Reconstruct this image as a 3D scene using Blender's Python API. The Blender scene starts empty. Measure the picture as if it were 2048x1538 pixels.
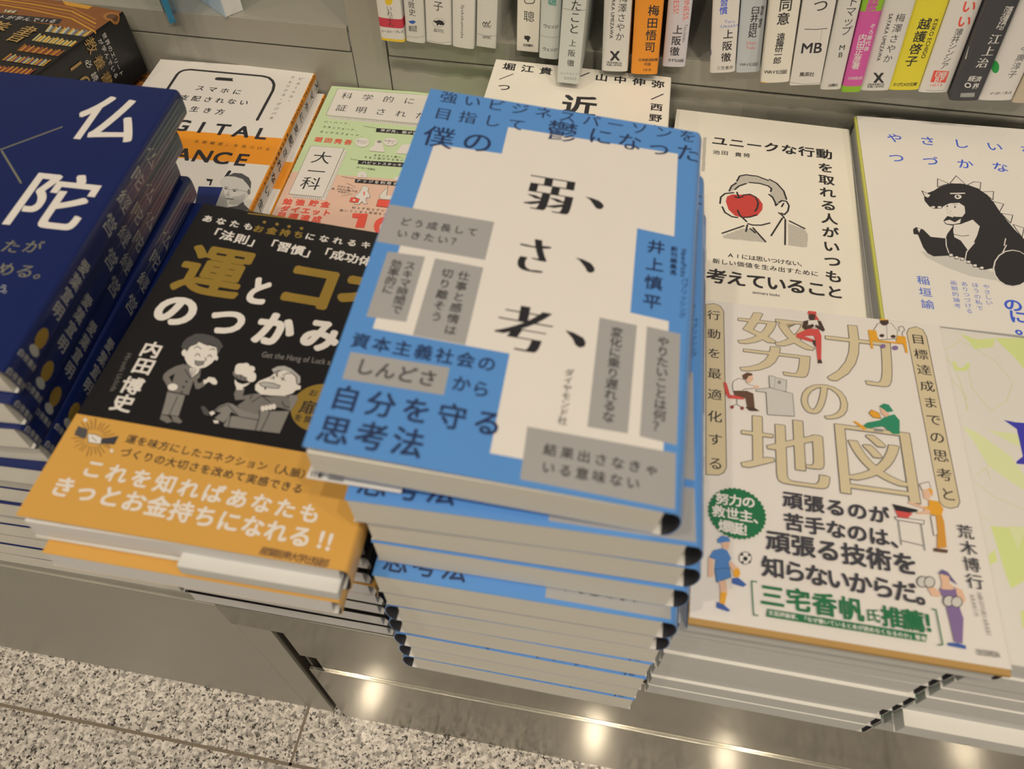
import bpy, bmesh, math, random
from mathutils import Matrix, Vector
from mathutils.geometry import tessellate_polygon

random.seed(4)
SC = bpy.context.scene
COL = SC.collection
MM = 0.001

# ------------------------------------------------------------------ camera (fitted to the known book sizes), light, exposure
CAM_R = [[0.983974, 0.178291, -0.002638], [-0.14154, 0.789978, 0.596574], [-0.108448, 0.58664, -0.802554]]
CAM_C = [23.237, -282.945, 446.082]
CAM_F = 1497.858

cam_d = bpy.data.cameras.new('camera')
cam_d.sensor_width = 36.0
cam_d.lens = CAM_F / 2048.0 * 36.0
cam_d.clip_start = 0.01
cam_d.dof.use_dof = True
cam_d.dof.focus_distance = 0.54
cam_d.dof.aperture_fstop = 9.5
cam_o = bpy.data.objects.new('camera', cam_d)
COL.objects.link(cam_o)
r_, u_, f_ = [Vector(v) for v in CAM_R]
m_ = Matrix((r_, u_, -f_)).transposed().to_4x4()
m_.translation = Vector(CAM_C) * MM
cam_o.matrix_world = m_
SC.camera = cam_o

world = bpy.data.worlds.new('shop_ambient')
SC.world = world
world.use_nodes = True
bg = world.node_tree.nodes['Background']
bg.inputs['Color'].default_value = (1.0, 0.86, 0.70, 1)
bg.inputs['Strength'].default_value = 0.13

def ceiling_spot(x, y, z, power, r, tx, ty, blend=0.6, cone=95):
    l = bpy.data.lights.new('ceiling_spotlight', 'SPOT')
    l.energy = power; l.shadow_soft_size = r; l.color = (1.0, 0.83, 0.63)
    l.spot_size = math.radians(cone); l.spot_blend = blend
    o = bpy.data.objects.new('ceiling_spotlight', l); COL.objects.link(o)
    o.location = (x, y, z)
    o.rotation_euler = (Vector((tx, ty, 0)) - Vector((x, y, z))).to_track_quat('-Z', 'Y').to_euler()
for a in ((-0.672, -0.708, 2.15, 28), (0.214, -0.713, 2.15, 33), (0.711, -0.714, 2.15, 27), (-0.35, -1.75, 2.15, 30), (0.55, -1.7, 2.15, 32), (1.6, -0.9, 2.15, 22), (-1.6, -0.7, 2.15, 14)):
    ceiling_spot(a[0], a[1], a[2], a[3], 0.035, a[0] * 0.6, 0.0)

SC.view_settings.view_transform = 'Standard'
SC.view_settings.look = 'None'
SC.view_settings.exposure = 0.07
SC.view_settings.gamma = 1.0
SC.view_settings.use_curve_mapping = False
SC.cycles.use_denoising = True
SC.cycles.blur_glossy = 0.0
SC.cycles.sample_clamp_indirect = 25.0

# ------------------------------------------------------------------ materials
def lin(c):
    c /= 255.0
    return c / 12.92 if c <= 0.04045 else ((c + 0.055) / 1.055) ** 2.4
WHITE = (222, 205, 182)          # how plain white paper reads under the shop's warm lamps
def albedo(rgb):
    return tuple(min(0.88, max(0.004, lin(a) / lin(w) * 0.80)) for a, w in zip(rgb, WHITE)) + (1,)
def raw_mat(name):
    m = bpy.data.materials.new(name); m.use_nodes = True
    return m, m.node_tree, m.node_tree.nodes['Principled BSDF']
MATS = {}
def paper(name, rgb, rough=0.42, spec=0.5, coat=0.0, metal=0.0):
    key = (name, rough, coat)
    if key in MATS: return MATS[key]
    m, nt, b = raw_mat('print_' + name)
    base = albedo(rgb)
    tc = nt.nodes.new('ShaderNodeTexCoord'); n = nt.nodes.new('ShaderNodeTexNoise'); n.inputs['Scale'].default_value = 60; n.inputs['Detail'].default_value = 4
    mx = nt.nodes.new('ShaderNodeMix'); mx.data_type = 'RGBA'; mx.inputs['A'].default_value = tuple(v * 0.96 for v in base[:3]) + (1,); mx.inputs['B'].default_value = base
    nt.links.new(tc.outputs['Object'], n.inputs['Vector']); nt.links.new(n.outputs['Fac'], mx.inputs['Factor']); nt.links.new(mx.outputs['Result'], b.inputs['Base Color'])
    b.inputs['Roughness'].default_value = rough; b.inputs['Specular IOR Level'].default_value = spec
    b.inputs['Metallic'].default_value = metal
    if coat: b.inputs['Coat Weight'].default_value = coat; b.inputs['Coat Roughness'].default_value = 0.22
    MATS[key] = m
    return m
INK = {'W': (222, 205, 182), 'K': (42, 39, 39), 'K2': (62, 58, 60), 'N': (38, 50, 78), 'G1': (160, 151, 138), 'DG': (72, 66, 62), 'G2': (140, 130, 115),
       'G3': (200, 187, 166), 'G4': (118, 108, 96), 'G5': (132, 122, 108), 'G6': (82, 76, 70), 'G7': (176, 165, 148), 'T': (207, 182, 138), 'R': (204, 76, 66),
       'RD': (140, 56, 50), 'RA': (196, 62, 50), 'RE': (228, 84, 62), 'RC': (202, 58, 68), 'BR': (74, 54, 44), 'BR2': (98, 68, 50), 'OR': (222, 152, 42), 'OR2': (208, 140, 50),
       'SK': (220, 172, 134), 'PU': (128, 100, 132), 'PU2': (104, 88, 120), 'GN': (46, 128, 88), 'GB': (30, 104, 60), 'BL': (78, 122, 168), 'BL2': (60, 88, 140),
       'BU': (64, 90, 182), 'BU2': (92, 110, 178), 'GO': (168, 130, 52), 'GD': (176, 136, 74), 'GL': (160, 152, 136), 'OL': (122, 114, 88), 'OL2': (168, 164, 150), 'PG': (84, 84, 92),
       'OG': (250, 140, 30), 'NV': (30, 42, 92), 'SA': (224, 178, 146), 'LG': (206, 206, 128), 'LG2': (212, 208, 148), 'LG3': (206, 200, 142), 'IN': (64, 58, 150),
       'YE': (236, 184, 44), 'TE': (60, 140, 116), 'LM': (140, 178, 40), 'PK': (206, 80, 140), 'BS': (52, 86, 158), 'BS2': (110, 120, 130), 'GR': (40, 150, 60), 'TE2': (50, 160, 190),
       'TB': (134, 78, 34), 'TB2': (168, 104, 44), 'TB3': (96, 62, 34), 'TG': (206, 142, 44), 'TC': (216, 190, 110)}
INK_COVER = {'blue': (86, 134, 180), 'white': (222, 205, 182), 'navy': (15, 30, 76), 'black': (25, 22, 21), 'green': (196, 204, 148), 'cream': (230, 212, 182), 'gold': (208, 150, 66),
             'kraft': (176, 132, 70), 'darkgreen': (52, 84, 58), 'greywhite': (216, 201, 178), 'warm': (224, 208, 184), 'lightblue': (190, 196, 196), 'orange': (250, 138, 32), 'pink': (208, 84, 140),
             'yellow': (226, 200, 48), 'darkgrey': (66, 62, 60), 'beige': (196, 172, 136), 'lilac': (204, 190, 180), 'bluegrey': (192, 187, 174), 'teal': (50, 160, 190), 'greenish': (208, 199, 176), 'olive': (190, 180, 80)}
METAL_INK = {'GO': 0.35}
def ink(k, rough, coat):
    return paper('ink_' + k, INK[k], rough if k not in METAL_INK else 0.3, 0.5, coat, METAL_INK.get(k, 0.0))
def cover_mat(k, rough, coat):
    return paper('cover_' + k, INK_COVER[k], rough, 0.5, coat)

def page_mat(name, rgb, dark):
    m, nt, b = raw_mat(name)
    tc = nt.nodes.new('ShaderNodeTexCoord'); mp = nt.nodes.new('ShaderNodeMapping'); mp.inputs['Scale'].default_value = (12, 12, 3200)
    n = nt.nodes.new('ShaderNodeTexNoise'); n.inputs['Scale'].default_value = 1.0; n.inputs['Detail'].default_value = 3; n.inputs['Roughness'].default_value = 0.7
    cr = nt.nodes.new('ShaderNodeValToRGB'); a = albedo(rgb)
    cr.color_ramp.elements[0].position = 0.25; cr.color_ramp.elements[0].color = tuple(v * dark for v in a[:3]) + (1,)
    cr.color_ramp.elements[1].position = 0.6; cr.color_ramp.elements[1].color = a
    bp = nt.nodes.new('ShaderNodeBump'); bp.inputs['Strength'].default_value = 0.25; bp.inputs['Distance'].default_value = 0.0003
    nt.links.new(tc.outputs['Object'], mp.inputs['Vector']); nt.links.new(mp.outputs['Vector'], n.inputs['Vector']); nt.links.new(n.outputs['Fac'], cr.inputs['Fac'])
    nt.links.new(cr.outputs['Color'], b.inputs['Base Color']); nt.links.new(n.outputs['Fac'], bp.inputs['Height']); nt.links.new(bp.outputs['Normal'], b.inputs['Normal'])
    b.inputs['Roughness'].default_value = 0.85; b.inputs['Specular IOR Level'].default_value = 0.15
    return m
PAGES = page_mat('page_edges_cream', (222, 206, 178), 0.90)
PAGES_W = page_mat('page_edges_white', (220, 206, 186), 0.90)
PAGES_G = page_mat('page_edges_grey', (206, 194, 174), 0.88)
SHADE_AND_MARKS = paper('spine_shade_slip_marks', (44, 42, 44), 0.7)  # shade of the spine hollow put into a near-black colour; also slip print
INNER = paper('jacket_inside', (214, 200, 178), 0.6)

def metal_mat(name, rgb, metallic, rough, aniso=0.0, grain=0.0):
    m, nt, b = raw_mat(name)
    b.inputs['Metallic'].default_value = metallic; b.inputs['Roughness'].default_value = rough
    c = tuple(lin(v) for v in rgb)
    tc = nt.nodes.new('ShaderNodeTexCoord'); n = nt.nodes.new('ShaderNodeTexNoise'); n.inputs['Scale'].default_value = 14; n.inputs['Detail'].default_value = 6
    mx = nt.nodes.new('ShaderNodeMix'); mx.data_type = 'RGBA'; mx.inputs['A'].default_value = tuple(v * 0.93 for v in c) + (1,); mx.inputs['B'].default_value = tuple(v * 1.05 for v in c) + (1,)
    nt.links.new(tc.outputs['Object'], n.inputs['Vector']); nt.links.new(n.outputs['Fac'], mx.inputs['Factor']); nt.links.new(mx.outputs['Result'], b.inputs['Base Color'])
    if grain:
        n2 = nt.nodes.new('ShaderNodeTexNoise'); n2.inputs['Scale'].default_value = 900; n2.inputs['Detail'].default_value = 2
        bp = nt.nodes.new('ShaderNodeBump'); bp.inputs['Strength'].default_value = grain; bp.inputs['Distance'].default_value = 0.0004
        nt.links.new(tc.outputs['Object'], n2.inputs['Vector']); nt.links.new(n2.outputs['Fac'], bp.inputs['Height']); nt.links.new(bp.outputs['Normal'], b.inputs['Normal'])
    return m
M_GREY = metal_mat('grey_painted_steel', (168, 168, 160), 0.25, 0.42, grain=0.05)
M_STEEL = metal_mat('stainless_steel', (164, 166, 160), 0.95, 0.27, grain=0.10)
def brushed_steel():
    m, nt, b = raw_mat('brushed_stainless_steel')
    b.inputs['Metallic'].default_value = 0.95; b.inputs['Roughness'].default_value = 0.34; b.inputs['Base Color'].default_value = (lin(164), lin(165), lin(159), 1)
    g = nt.nodes.new('ShaderNodeBsdfGlossy'); g.inputs['Roughness'].default_value = 0.085; g.inputs['Color'].default_value = (lin(170), lin(168), lin(160), 1)
    tc = nt.nodes.new('ShaderNodeTexCoord'); n2 = nt.nodes.new('ShaderNodeTexNoise'); n2.inputs['Scale'].default_value = 700; n2.inputs['Detail'].default_value = 2
    bp = nt.nodes.new('ShaderNodeBump'); bp.inputs['Strength'].default_value = 0.06; bp.inputs['Distance'].default_value = 0.0004
    nt.links.new(tc.outputs['Object'], n2.inputs['Vector']); nt.links.new(n2.outputs['Fac'], bp.inputs['Height'])
    for q in (b, g): nt.links.new(bp.outputs['Normal'], q.inputs['Normal'])
    mx = nt.nodes.new('ShaderNodeMixShader'); mx.inputs['Fac'].default_value = 0.42
    nt.links.new(b.outputs['BSDF'], mx.inputs[1]); nt.links.new(g.outputs['BSDF'], mx.inputs[2]); nt.links.new(mx.outputs['Shader'], nt.nodes['Material Output'].inputs['Surface'])
    return m
M_STEEL = brushed_steel()
M_GAP_SHADE = metal_mat('gap_shaded_steel', (90, 86, 80), 0.3, 0.5)  # shade of the gap between the plinths, put into a darker steel colour

def granite_mat():
    m, nt, b = raw_mat('polished_granite')
    N = nt.nodes.new; L = nt.links.new
    tc = N('ShaderNodeTexCoord')
    def ramp(src, stops):
        r = N('ShaderNodeValToRGB'); e = r.color_ramp.elements
        while len(e) < len(stops): e.new(0.5)
        for q, (p, c) in zip(e, stops): q.position = p; q.color = c
        L(src, r.inputs['Fac']); return r
    n1 = N('ShaderNodeTexNoise'); n1.inputs['Scale'].default_value = 390; n1.inputs['Detail'].default_value = 5; n1.inputs['Roughness'].default_value = 0.62
    n2 = N('ShaderNodeTexNoise'); n2.inputs['Scale'].default_value = 190; n2.inputs['Detail'].default_value = 4; n2.inputs['Roughness'].default_value = 0.6
    v1 = N('ShaderNodeTexVoronoi'); v1.inputs['Scale'].default_value = 320
    for n in (n1, n2, v1): L(tc.outputs['Object'], n.inputs['Vector'])
    base = ramp(v1.outputs['Color'], [(0.15, (0.50, 0.49, 0.47, 1)), (0.5, (0.66, 0.645, 0.62, 1)), (0.85, (0.80, 0.785, 0.755, 1))])
    grey = ramp(n2.outputs['Fac'], [(0.43, (0, 0, 0, 1)), (0.48, (1, 1, 1, 1))])
    blk = ramp(n1.outputs['Fac'], [(0.405, (0, 0, 0, 1)), (0.44, (1, 1, 1, 1))])
    m1 = N('ShaderNodeMix'); m1.data_type = 'RGBA'; m1.inputs['A'].default_value = (0.32, 0.312, 0.30, 1); L(grey.outputs['Color'], m1.inputs['Factor']); L(base.outputs['Color'], m1.inputs['B'])
    m2 = N('ShaderNodeMix'); m2.data_type = 'RGBA'; m2.inputs['A'].default_value = (0.045, 0.043, 0.042, 1); L(blk.outputs['Color'], m2.inputs['Factor']); L(m1.outputs['Result'], m2.inputs['B'])
    L(m2.outputs['Result'], b.inputs['Base Color'])
    b.inputs['Roughness'].default_value = 0.08
    return m
M_GRANITE = granite_mat()
M_GROUT = raw_mat('tile_grout')[0]; M_GROUT.node_tree.nodes['Principled BSDF'].inputs['Base Color'].default_value = (0.20, 0.175, 0.14, 1); M_GROUT.node_tree.nodes['Principled BSDF'].inputs['Roughness'].default_value = 0.8
def film_mat():
    m, nt, b = raw_mat('clear_plastic_film')
    b.inputs['Transmission Weight'].default_value = 1.0; b.inputs['IOR'].default_value = 1.06; b.inputs['Roughness'].default_value = 0.06
    b.inputs['Specular IOR Level'].default_value = 1.0; b.inputs['Base Color'].default_value = (0.96, 0.96, 0.95, 1)
    return m
M_FILM = film_mat()

# ------------------------------------------------------------------ glyphs (Blender's own font; every glyph once)
ART = {
 'A': [
  ('p',[(10.1,155.1),(40.5,156.2),(40.3,174.2),(118.3,174.9),(119.4,123.9),(103.7,125),(104.6,80.1),(119.7,79.1),(121.1,22.4),(121.3,9.5),(62.4,9.9),(62.1,51.5),(10.2,52)],'W'),
  ('p',[(0.2,115),(44.7,115),(44.8,93.9),(0.2,93.9)],'G1'),
  ('p',[(6.1,89.7),(21.2,90.4),(21.6,57.5),(6.4,56.8)],'G1'),
  ('p',[(25.2,90.4),(44.9,89.9),(45.3,51.9),(25.4,52.1)],'G1'),
  ('p',[(93.1,75.2),(107.7,74.6),(108.3,26.9),(94,26.7)],'G1'),
  ('p',[(111.5,74.9),(124.5,74),(125.6,25.7),(112.5,26.7)],'G1'),
  ('p',[(73.3,22.6),(125.5,22.6),(126.3,1.6),(74.1,2.3)],'G1'),
  ('p',[(5.2,40.1),(41.8,40.9),(42.2,29.1),(5.5,28.4)],'G1'),
  ('t','強いビジネスパーソンを',9.7,187.8,122.2,187.9,8.6,'m','N',0,1),
  ('t','目指して',9.7,175.9,43.8,176.8,8.6,'m','N',0,1),
  ('t','鬱',64.9,177.2,64.9,177.2,14.5,'m','N',0,1),
  ('t','になった',82.5,178.1,123,176.5,12,'m','N',0,1),
  ('t','僕の',11.2,160.1,28.7,160.9,14.5,'m','N',0,1),
  ('q','弱',54.7,125.9,75.2,146,'M','K'),
  ('q','さ',57.2,91.9,69.9,109.4,'M','K'),
  ('q','考',54.6,53.6,76.1,74.3,'M','K'),
  ('p',[(80.2,138.3),(82.9,138.1),(86.2,137.2),(88.1,135.6),(88.6,133.9),(87.4,132.3),(85.6,132.4),(84.3,134.1),(82.4,136.8)],'K'),
  ('p',[(80.3,103.2),(83.3,102.9),(86.8,101.5),(88.5,99.3),(88.6,97.6),(87.3,96.5),(85.8,96.8),(84.7,98.9),(82.2,101.9)],'K'),
  ('p',[(80.9,66.4),(84.2,65.9),(88.1,64.3),(89.3,62.3),(89,60.4),(87.2,59.5),(85.5,60.5),(84.2,63)],'K'),
  ('t','どう成長して',9.1,106.8,36.9,107.5,4.6,'b','DG',0,1),
  ('t','いきたい？',9.4,100.2,31.6,100.8,4.6,'b','DG',0,1),
  ('t','スキマ時間で',16.5,84.4,16.7,62.4,4.6,'b','DG',0,1),
  ('t','効率的に',11,84.1,11,71,4.6,'b','DG',0,1),
  ('t','仕事と感情は',38.2,84,38.5,57.3,4.8,'b','DG',0,1),
  ('t','切り離そう',31.6,83.8,32.1,62.3,4.8,'b','DG',0,1),
  ('t','変化に乗り遅れるな',100.4,69.5,100.9,32.1,4.8,'b','DG',0,1),
  ('t','やりたいことは何？',118.2,68.9,119,31.8,4.8,'b','DG',0,1),
  ('t','結果出さなきゃ',82.5,15.1,117.6,14.6,4.8,'b','DG',0,1),
  ('t','いる意味ない',82.8,8.4,111.7,8.3,4.8,'b','DG',0,1),
  ('t','資本主義社会の',7.5,45.5,54.7,45.3,7,'b','N',0,1),
  ('t','しんどさ',12.1,34.8,35,34.8,7.4,'b','DG',0,1),
  ('t','から',47.4,34.9,54.6,34.2,7,'b','N',0,1),
  ('t','自分を守る',9,20.8,59.5,21.2,10.8,'b','N',0,1),
  ('t','思考法',8.9,7.8,34.4,8.3,11.5,'b','N',0,1),
  ('t','井上慎平',112.3,116.2,112.6,87.2,7.6,'b','N',0,1),
  ('t','ダイヤモンド社',84.9,47.6,85.1,27.3,3.6,'m','DG',0,1),
  ('w','NewsPicks',123.8,117.7,124.2,102.4,3,'m','N',-90),
  ('t','パブリッシング',124.9,100.8,124.7,83,2.9,'g','N',0,1),
  ('t','創刊編集長',119.7,116.8,120,104,2.9,'b','N',0,1),
  ('p',[(131.5,60),(144,60),(144,150),(131.5,150)],'W'),
  ('t','弱さ考',138,170,138,120,9,'b','N',0,1),
  ('t','井上慎平',138,55,138,30,6,'b','N',0,1),
 ],
 'B': [
  ('p',[(2.3,184.5),(6.9,185.9),(10.4,184.5),(12.4,180.7),(14.9,77.7),(13.7,74.3),(11.1,72.4),(5.1,71.8)],'T'),
  ('l',[(2.3,184.5),(6.9,185.9),(10.4,184.5),(12.4,180.7),(14.9,77.7),(13.7,74.3),(11.1,72.4),(5.1,71.8)],0.35,'K',1),
  ('p',[(111.5,180),(113,183.4),(117,185.5),(120.5,183.8),(121.8,178.8),(122.3,76.2),(120.9,73.4),(117.5,72),(114.5,72.5),(113,74.8)],'T'),
  ('l',[(111.5,180),(113,183.4),(117,185.5),(120.5,183.8),(121.8,178.8),(122.3,76.2),(120.9,73.4),(117.5,72),(114.5,72.5),(113,74.8)],0.35,'K',1),
  ('t','行動を最適化する',6.9,176.8,9.6,78.9,7.6,'m','K',0,1),
  ('t','目標達成までの思考と',116.9,176.2,117.6,79.5,7.6,'m','K',0,1),
  ('q','努',19.8,138.8,61.8,182.6,'O','T'),
  ('q','力',66.3,139.4,101.9,181.1,'O','T'),
  ('q','の',52.1,114.1,75.8,136.4,'O','T'),
  ('q','地',21.5,72.4,63.8,111.1,'O','T'),
  ('q','図',67.7,71.7,104.4,112,'O','T'),
  ('p',[(58.7,185.8),(59.4,188.8),(61.8,189.9),(63.6,188.2),(63.4,184.9),(64.9,181.9),(63.2,180.8),(60.3,184.4)],'R'),
  ('p',[(62.9,184.3),(62.7,183),(62.2,181.9),(61.6,181.1),(60.9,180.7),(60.2,180.9),(59.6,181.5),(59.2,182.5),(59.2,183.7),(59.4,185),(59.8,186.1),(60.5,186.9),(61.2,187.3),(61.9,187.1),(62.5,186.5),(62.8,185.5)],'BR'),
  ('p',[(59.1,187.7),(61.5,189.6),(63.4,187.9),(63.2,185.9),(59.2,185.5)],'R'),
  ('p',[(58.5,180.4),(64,181.8),(64.3,176.3),(58.6,174.3)],'W'),
  ('l',[(58.5,180.4),(64,181.8),(64.3,176.3),(58.6,174.3)],0.2,'K',1),
  ('p',[(56.2,179.5),(58.7,180.7),(58.6,178.2),(57.7,176.3),(61.2,178.3),(61.9,176.5),(57.5,172.5),(55.2,174.9)],'BR'),
  ('p',[(63.6,181.2),(65.6,181.2),(67.5,174.7),(66.5,173.5),(62.1,176.4),(62.6,178.1),(64.9,177)],'BR'),
  ('p',[(58.6,174.3),(64,174.9),(65.3,170.2),(64.1,152.8),(62.2,152.2),(61.8,165.7),(61.2,169.7),(55.6,168.5),(61,166.8),(60,164.8),(51.8,166.8),(51.7,169.3)],'R'),
  ('p',[(62.3,152.5),(64.1,153),(64.6,150.6),(62.1,150.1)],'BR'),
  ('p',[(60.2,166.3),(62,166.3),(61.7,161.4),(60.5,163.5)],'BR'),
  ('p',[(96.6,184.2),(103.9,185.4),(106.4,180),(105.3,174.4),(95.7,171.9),(93.6,178.5)],'W'),
  ('l',[(96.6,184.2),(103.9,185.4),(106.4,180),(105.3,174.4),(95.7,171.9),(93.6,178.5)],0.25,'K',1),
  ('p',[(102.5,186.2),(102.2,185.1),(101.6,184.1),(100.7,183.4),(99.8,183),(99,183.1),(98.3,183.6),(97.9,184.4),(97.8,185.5),(98.1,186.6),(98.7,187.6),(99.5,188.3),(100.5,188.7),(101.3,188.6),(102,188.1),(102.4,187.3)],'BR'),
  ('p',[(97.7,188.1),(99,190.7),(101.9,191.1),(102.9,188.7),(102.6,187.6),(98,186.7)],'OR'),
  ('p',[(90.7,178.6),(95,178.7),(95.4,171.8),(104.7,171.8),(105.9,176.8),(110.3,176.5),(110,164.9),(108.9,164.9),(108.5,170.9),(92.2,170.5),(92.2,165.3),(91,164.9)],'OR'),
  ('l',[(101.1,183.9),(100.2,173)],0.2,'K',0),
  ('p',[(99,175.5),(98.9,175),(98.5,174.6),(98.1,174.2),(97.5,174),(97,174.1),(96.6,174.3),(96.3,174.6),(96.3,175.1),(96.5,175.6),(96.8,176),(97.3,176.4),(97.8,176.6),(98.3,176.5),(98.7,176.3),(99,176)],'BR'),
  ('p',[(105,175.8),(104.9,175.3),(104.5,174.9),(104,174.5),(103.5,174.4),(103,174.4),(102.6,174.6),(102.3,174.9),(102.3,175.4),(102.4,175.9),(102.8,176.4),(103.3,176.7),(103.8,176.9),(104.3,176.9),(104.7,176.7),(105,176.3)],'BR'),
  ('p',[(98.9,167.9),(98.7,167.3),(98.3,166.8),(97.8,166.4),(97.3,166.2),(96.7,166.2),(96.3,166.5),(96.1,166.9),(96,167.5),(96.2,168.1),(96.6,168.6),(97,169),(97.6,169.2),(98.1,169.2),(98.6,169),(98.8,168.5)],'PU'),
  ('p',[(105.4,167.8),(105.2,167.1),(104.8,166.6),(104.2,166.2),(103.6,166),(103,166),(102.5,166.2),(102.2,166.7),(102.1,167.2),(102.3,167.8),(102.7,168.4),(103.3,168.8),(103.9,169),(104.5,169),(105,168.8),(105.3,168.3)],'PU'),
  ('l',[(107.4,180.1),(107.4,183.3),(109.7,184.2),(110.6,181.7),(108.8,179.3),(108.8,176.2)],0.25,'K',0),
  ('p',[(12.7,129.4),(14.3,129.1),(16.2,121.5),(23.3,121.3),(23.2,119.7),(15.4,119.3),(13.9,122.1)],'R'),
  ('l',[(19.7,119.3),(19.7,115.9)],0.5,'G2',0),
  ('l',[(17.2,114.4),(19.7,116.1),(22.4,114.3)],0.4,'G2',0),
  ('p',[(18.2,114),(18.1,113.5),(17.9,113.2),(17.6,112.9),(17.2,112.7),(16.9,112.8),(16.6,113),(16.4,113.3),(16.3,113.7),(16.4,114.1),(16.6,114.5),(16.9,114.8),(17.2,114.9),(17.6,114.9),(17.9,114.7),(18.1,114.4)],'RD'),
  ('p',[(23.3,114.1),(23.2,113.7),(23,113.3),(22.7,113),(22.4,112.9),(22,112.9),(21.7,113.1),(21.5,113.4),(21.5,113.8),(21.5,114.2),(21.7,114.6),(22,114.9),(22.4,115),(22.7,115),(23,114.8),(23.2,114.5)],'RD'),
  ('p',[(24.5,134.3),(27.5,136.9),(28.2,133.7),(26.3,130.8),(24.5,131.6)],'SK'),
  ('p',[(22.4,135.5),(24.9,137.8),(27.6,137.6),(27.8,136.3),(25.7,135.4),(24.7,133),(23,133.1)],'BR2'),
  ('p',[(17.9,130.6),(20.4,133.2),(23.7,132.5),(25,129.9),(28.5,129.2),(28.5,127.7),(23.4,126.5),(22.5,125.1),(17.8,124.3),(17.4,128.2)],'W'),
  ('l',[(17.9,130.6),(20.4,133.2),(23.7,132.5),(25,129.9),(28.5,129.2),(28.5,127.7),(23.4,126.5),(22.5,125.1),(17.8,124.3),(17.4,128.2)],0.25,'K',1),
  ('p',[(28.1,129.5),(30.7,129.9),(31.2,128.7),(28.5,127.7)],'SK'),
  ('p',[(17.8,124.3),(24.8,125.5),(28.1,124.2),(28.7,115.3),(25,114.5),(24.1,120.5),(18.4,121.7)],'BR2'),
  ('p',[(24,115),(28.4,115.3),(31.1,113.5),(26.1,112.9)],'BR'),
  ('p',[(36.3,137.4),(38.8,137.5),(39.6,136.8),(45.4,135.8),(44.7,128.2),(37.5,128.5),(36.5,130.3)],'G3'),
  ('l',[(36.3,137.4),(38.8,137.5),(39.6,136.8),(45.4,135.8),(44.7,128.2),(37.5,128.5),(36.5,130.3)],0.25,'K',1),
  ('l',[(39.6,136.8),(38.7,128.7)],0.2,'G2',0),
  ('p',[(42.5,133.9),(42.4,133.4),(42.1,133),(41.8,132.7),(41.5,132.5),(41.1,132.6),(40.8,132.8),(40.6,133.2),(40.6,133.6),(40.6,134.1),(40.9,134.5),(41.2,134.9),(41.5,135),(41.9,135),(42.2,134.8),(42.4,134.4)],'G2'),
  ('p',[(29.5,127.2),(36.5,129.4),(48.1,127.4),(48.4,113),(35,111.9),(34.6,126.1),(29.5,126)],'G3'),
  ('l',[(29.5,127.2),(36.5,129.4),(48.1,127.4),(48.4,113),(35,111.9),(34.6,126.1),(29.5,126)],0.25,'K',1),
  ('p',[(94.5,120.6),(98.1,122.3),(100.2,118.9),(99.2,110.4),(96,109.9),(91.7,113.9),(83.2,111.2),(81.6,112.3),(84.3,115),(90.7,117.4),(92.4,119.2)],'GN'),
  ('p',[(91.5,125.5),(94.3,124.1),(95.6,121.7),(94,119.9),(91.8,121.5)],'SK'),
  ('p',[(91.2,126.3),(93.6,128.4),(96,128),(97.8,124.2),(94.6,123.1)],'GN'),
  ('p',[(87.1,123.4),(90.5,121.9),(91.3,118.7),(87.4,118.6),(85.5,121.1)],'OR'),
  ('l',[(87.1,123.4),(90.5,121.9),(91.3,118.7),(87.4,118.6),(85.5,121.1)],0.2,'K',1),
  ('p',[(77.2,114.5),(78.6,115),(83.4,111.4),(82.1,109.9)],'OR'),
  ('p',[(87.7,111.9),(91.3,112.1),(91.4,110.4),(86.6,110)],'G2'),
  ('p',[(104.8,82.6),(109.4,84.7),(109.8,81.1),(105.7,79.4)],'W'),
  ('l',[(104.8,82.6),(109.4,84.7),(109.8,81.1),(105.7,79.4)],0.25,'K',1),
  ('p',[(105.9,79.7),(109.9,81.2),(110.2,78.1),(107.6,74.4),(105.9,75.1)],'SK'),
  ('p',[(108.4,81.2),(110.4,80.6),(110.1,77),(109.1,78.8)],'OR'),
  ('p',[(107.9,74.6),(112.4,74.5),(113.9,70.8),(112.4,67.1),(108.4,66.8),(107.1,67.7),(105.1,69.3),(105,70.6),(107.5,70.8)],'OR'),
  ('p',[(105.2,70),(107.9,68.7),(107,67),(101.4,66.1),(101.9,67.5),(104.9,68)],'SK'),
  ('p',[(98.9,72.6),(105.3,70.6),(104.8,69.3),(98.3,71.2)],'SK'),
  ('p',[(109.5,67),(112.7,67.5),(113.2,63.8),(112.3,51),(108.1,50),(109.1,56.4)],'OR2'),
  ('p',[(107.6,66.3),(109.8,66.6),(109.3,57.1),(107.6,56)],'W'),
  ('l',[(107.6,66.3),(109.8,66.6),(109.3,57.1),(107.6,56)],0.2,'K',1),
  ('p',[(106.7,49.9),(112.7,49.9),(112.1,48.3),(106.3,48.1)],'BR2'),
  ('p',[(91.2,62.9),(104.4,63.2),(103.8,61.2),(92,61.5)],'W'),
  ('l',[(91.2,62.9),(104.4,63.2),(103.8,61.2),(92,61.5)],0.3,'K',1),
  ('l',[(92.7,61.4),(92.6,49.1)],0.5,'G2',0),
  ('l',[(102.7,61.2),(102.6,48.1)],0.5,'G2',0),
  ('l',[(92.6,51.2),(102.3,50.2)],0.4,'G2',0),
  ('p',[(91.7,67.1),(94.4,66.5),(99.7,66.2),(97,63.1),(92.9,63.2)],'R'),
  ('p',[(91,69.6),(102.4,68.4),(101.5,67.2),(98.1,66.2),(92.2,66.3)],'K'),
  ('p',[(12.6,36.9),(16.7,38),(16.1,34.2),(14.1,32.9)],'SK'),
  ('p',[(10.9,37.9),(13.1,40.3),(16.1,39.8),(16.8,38),(11.5,36.2)],'BL'),
  ('p',[(7.2,28.7),(9.3,27.8),(9.5,19.6),(7.3,19)],'SK'),
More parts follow.
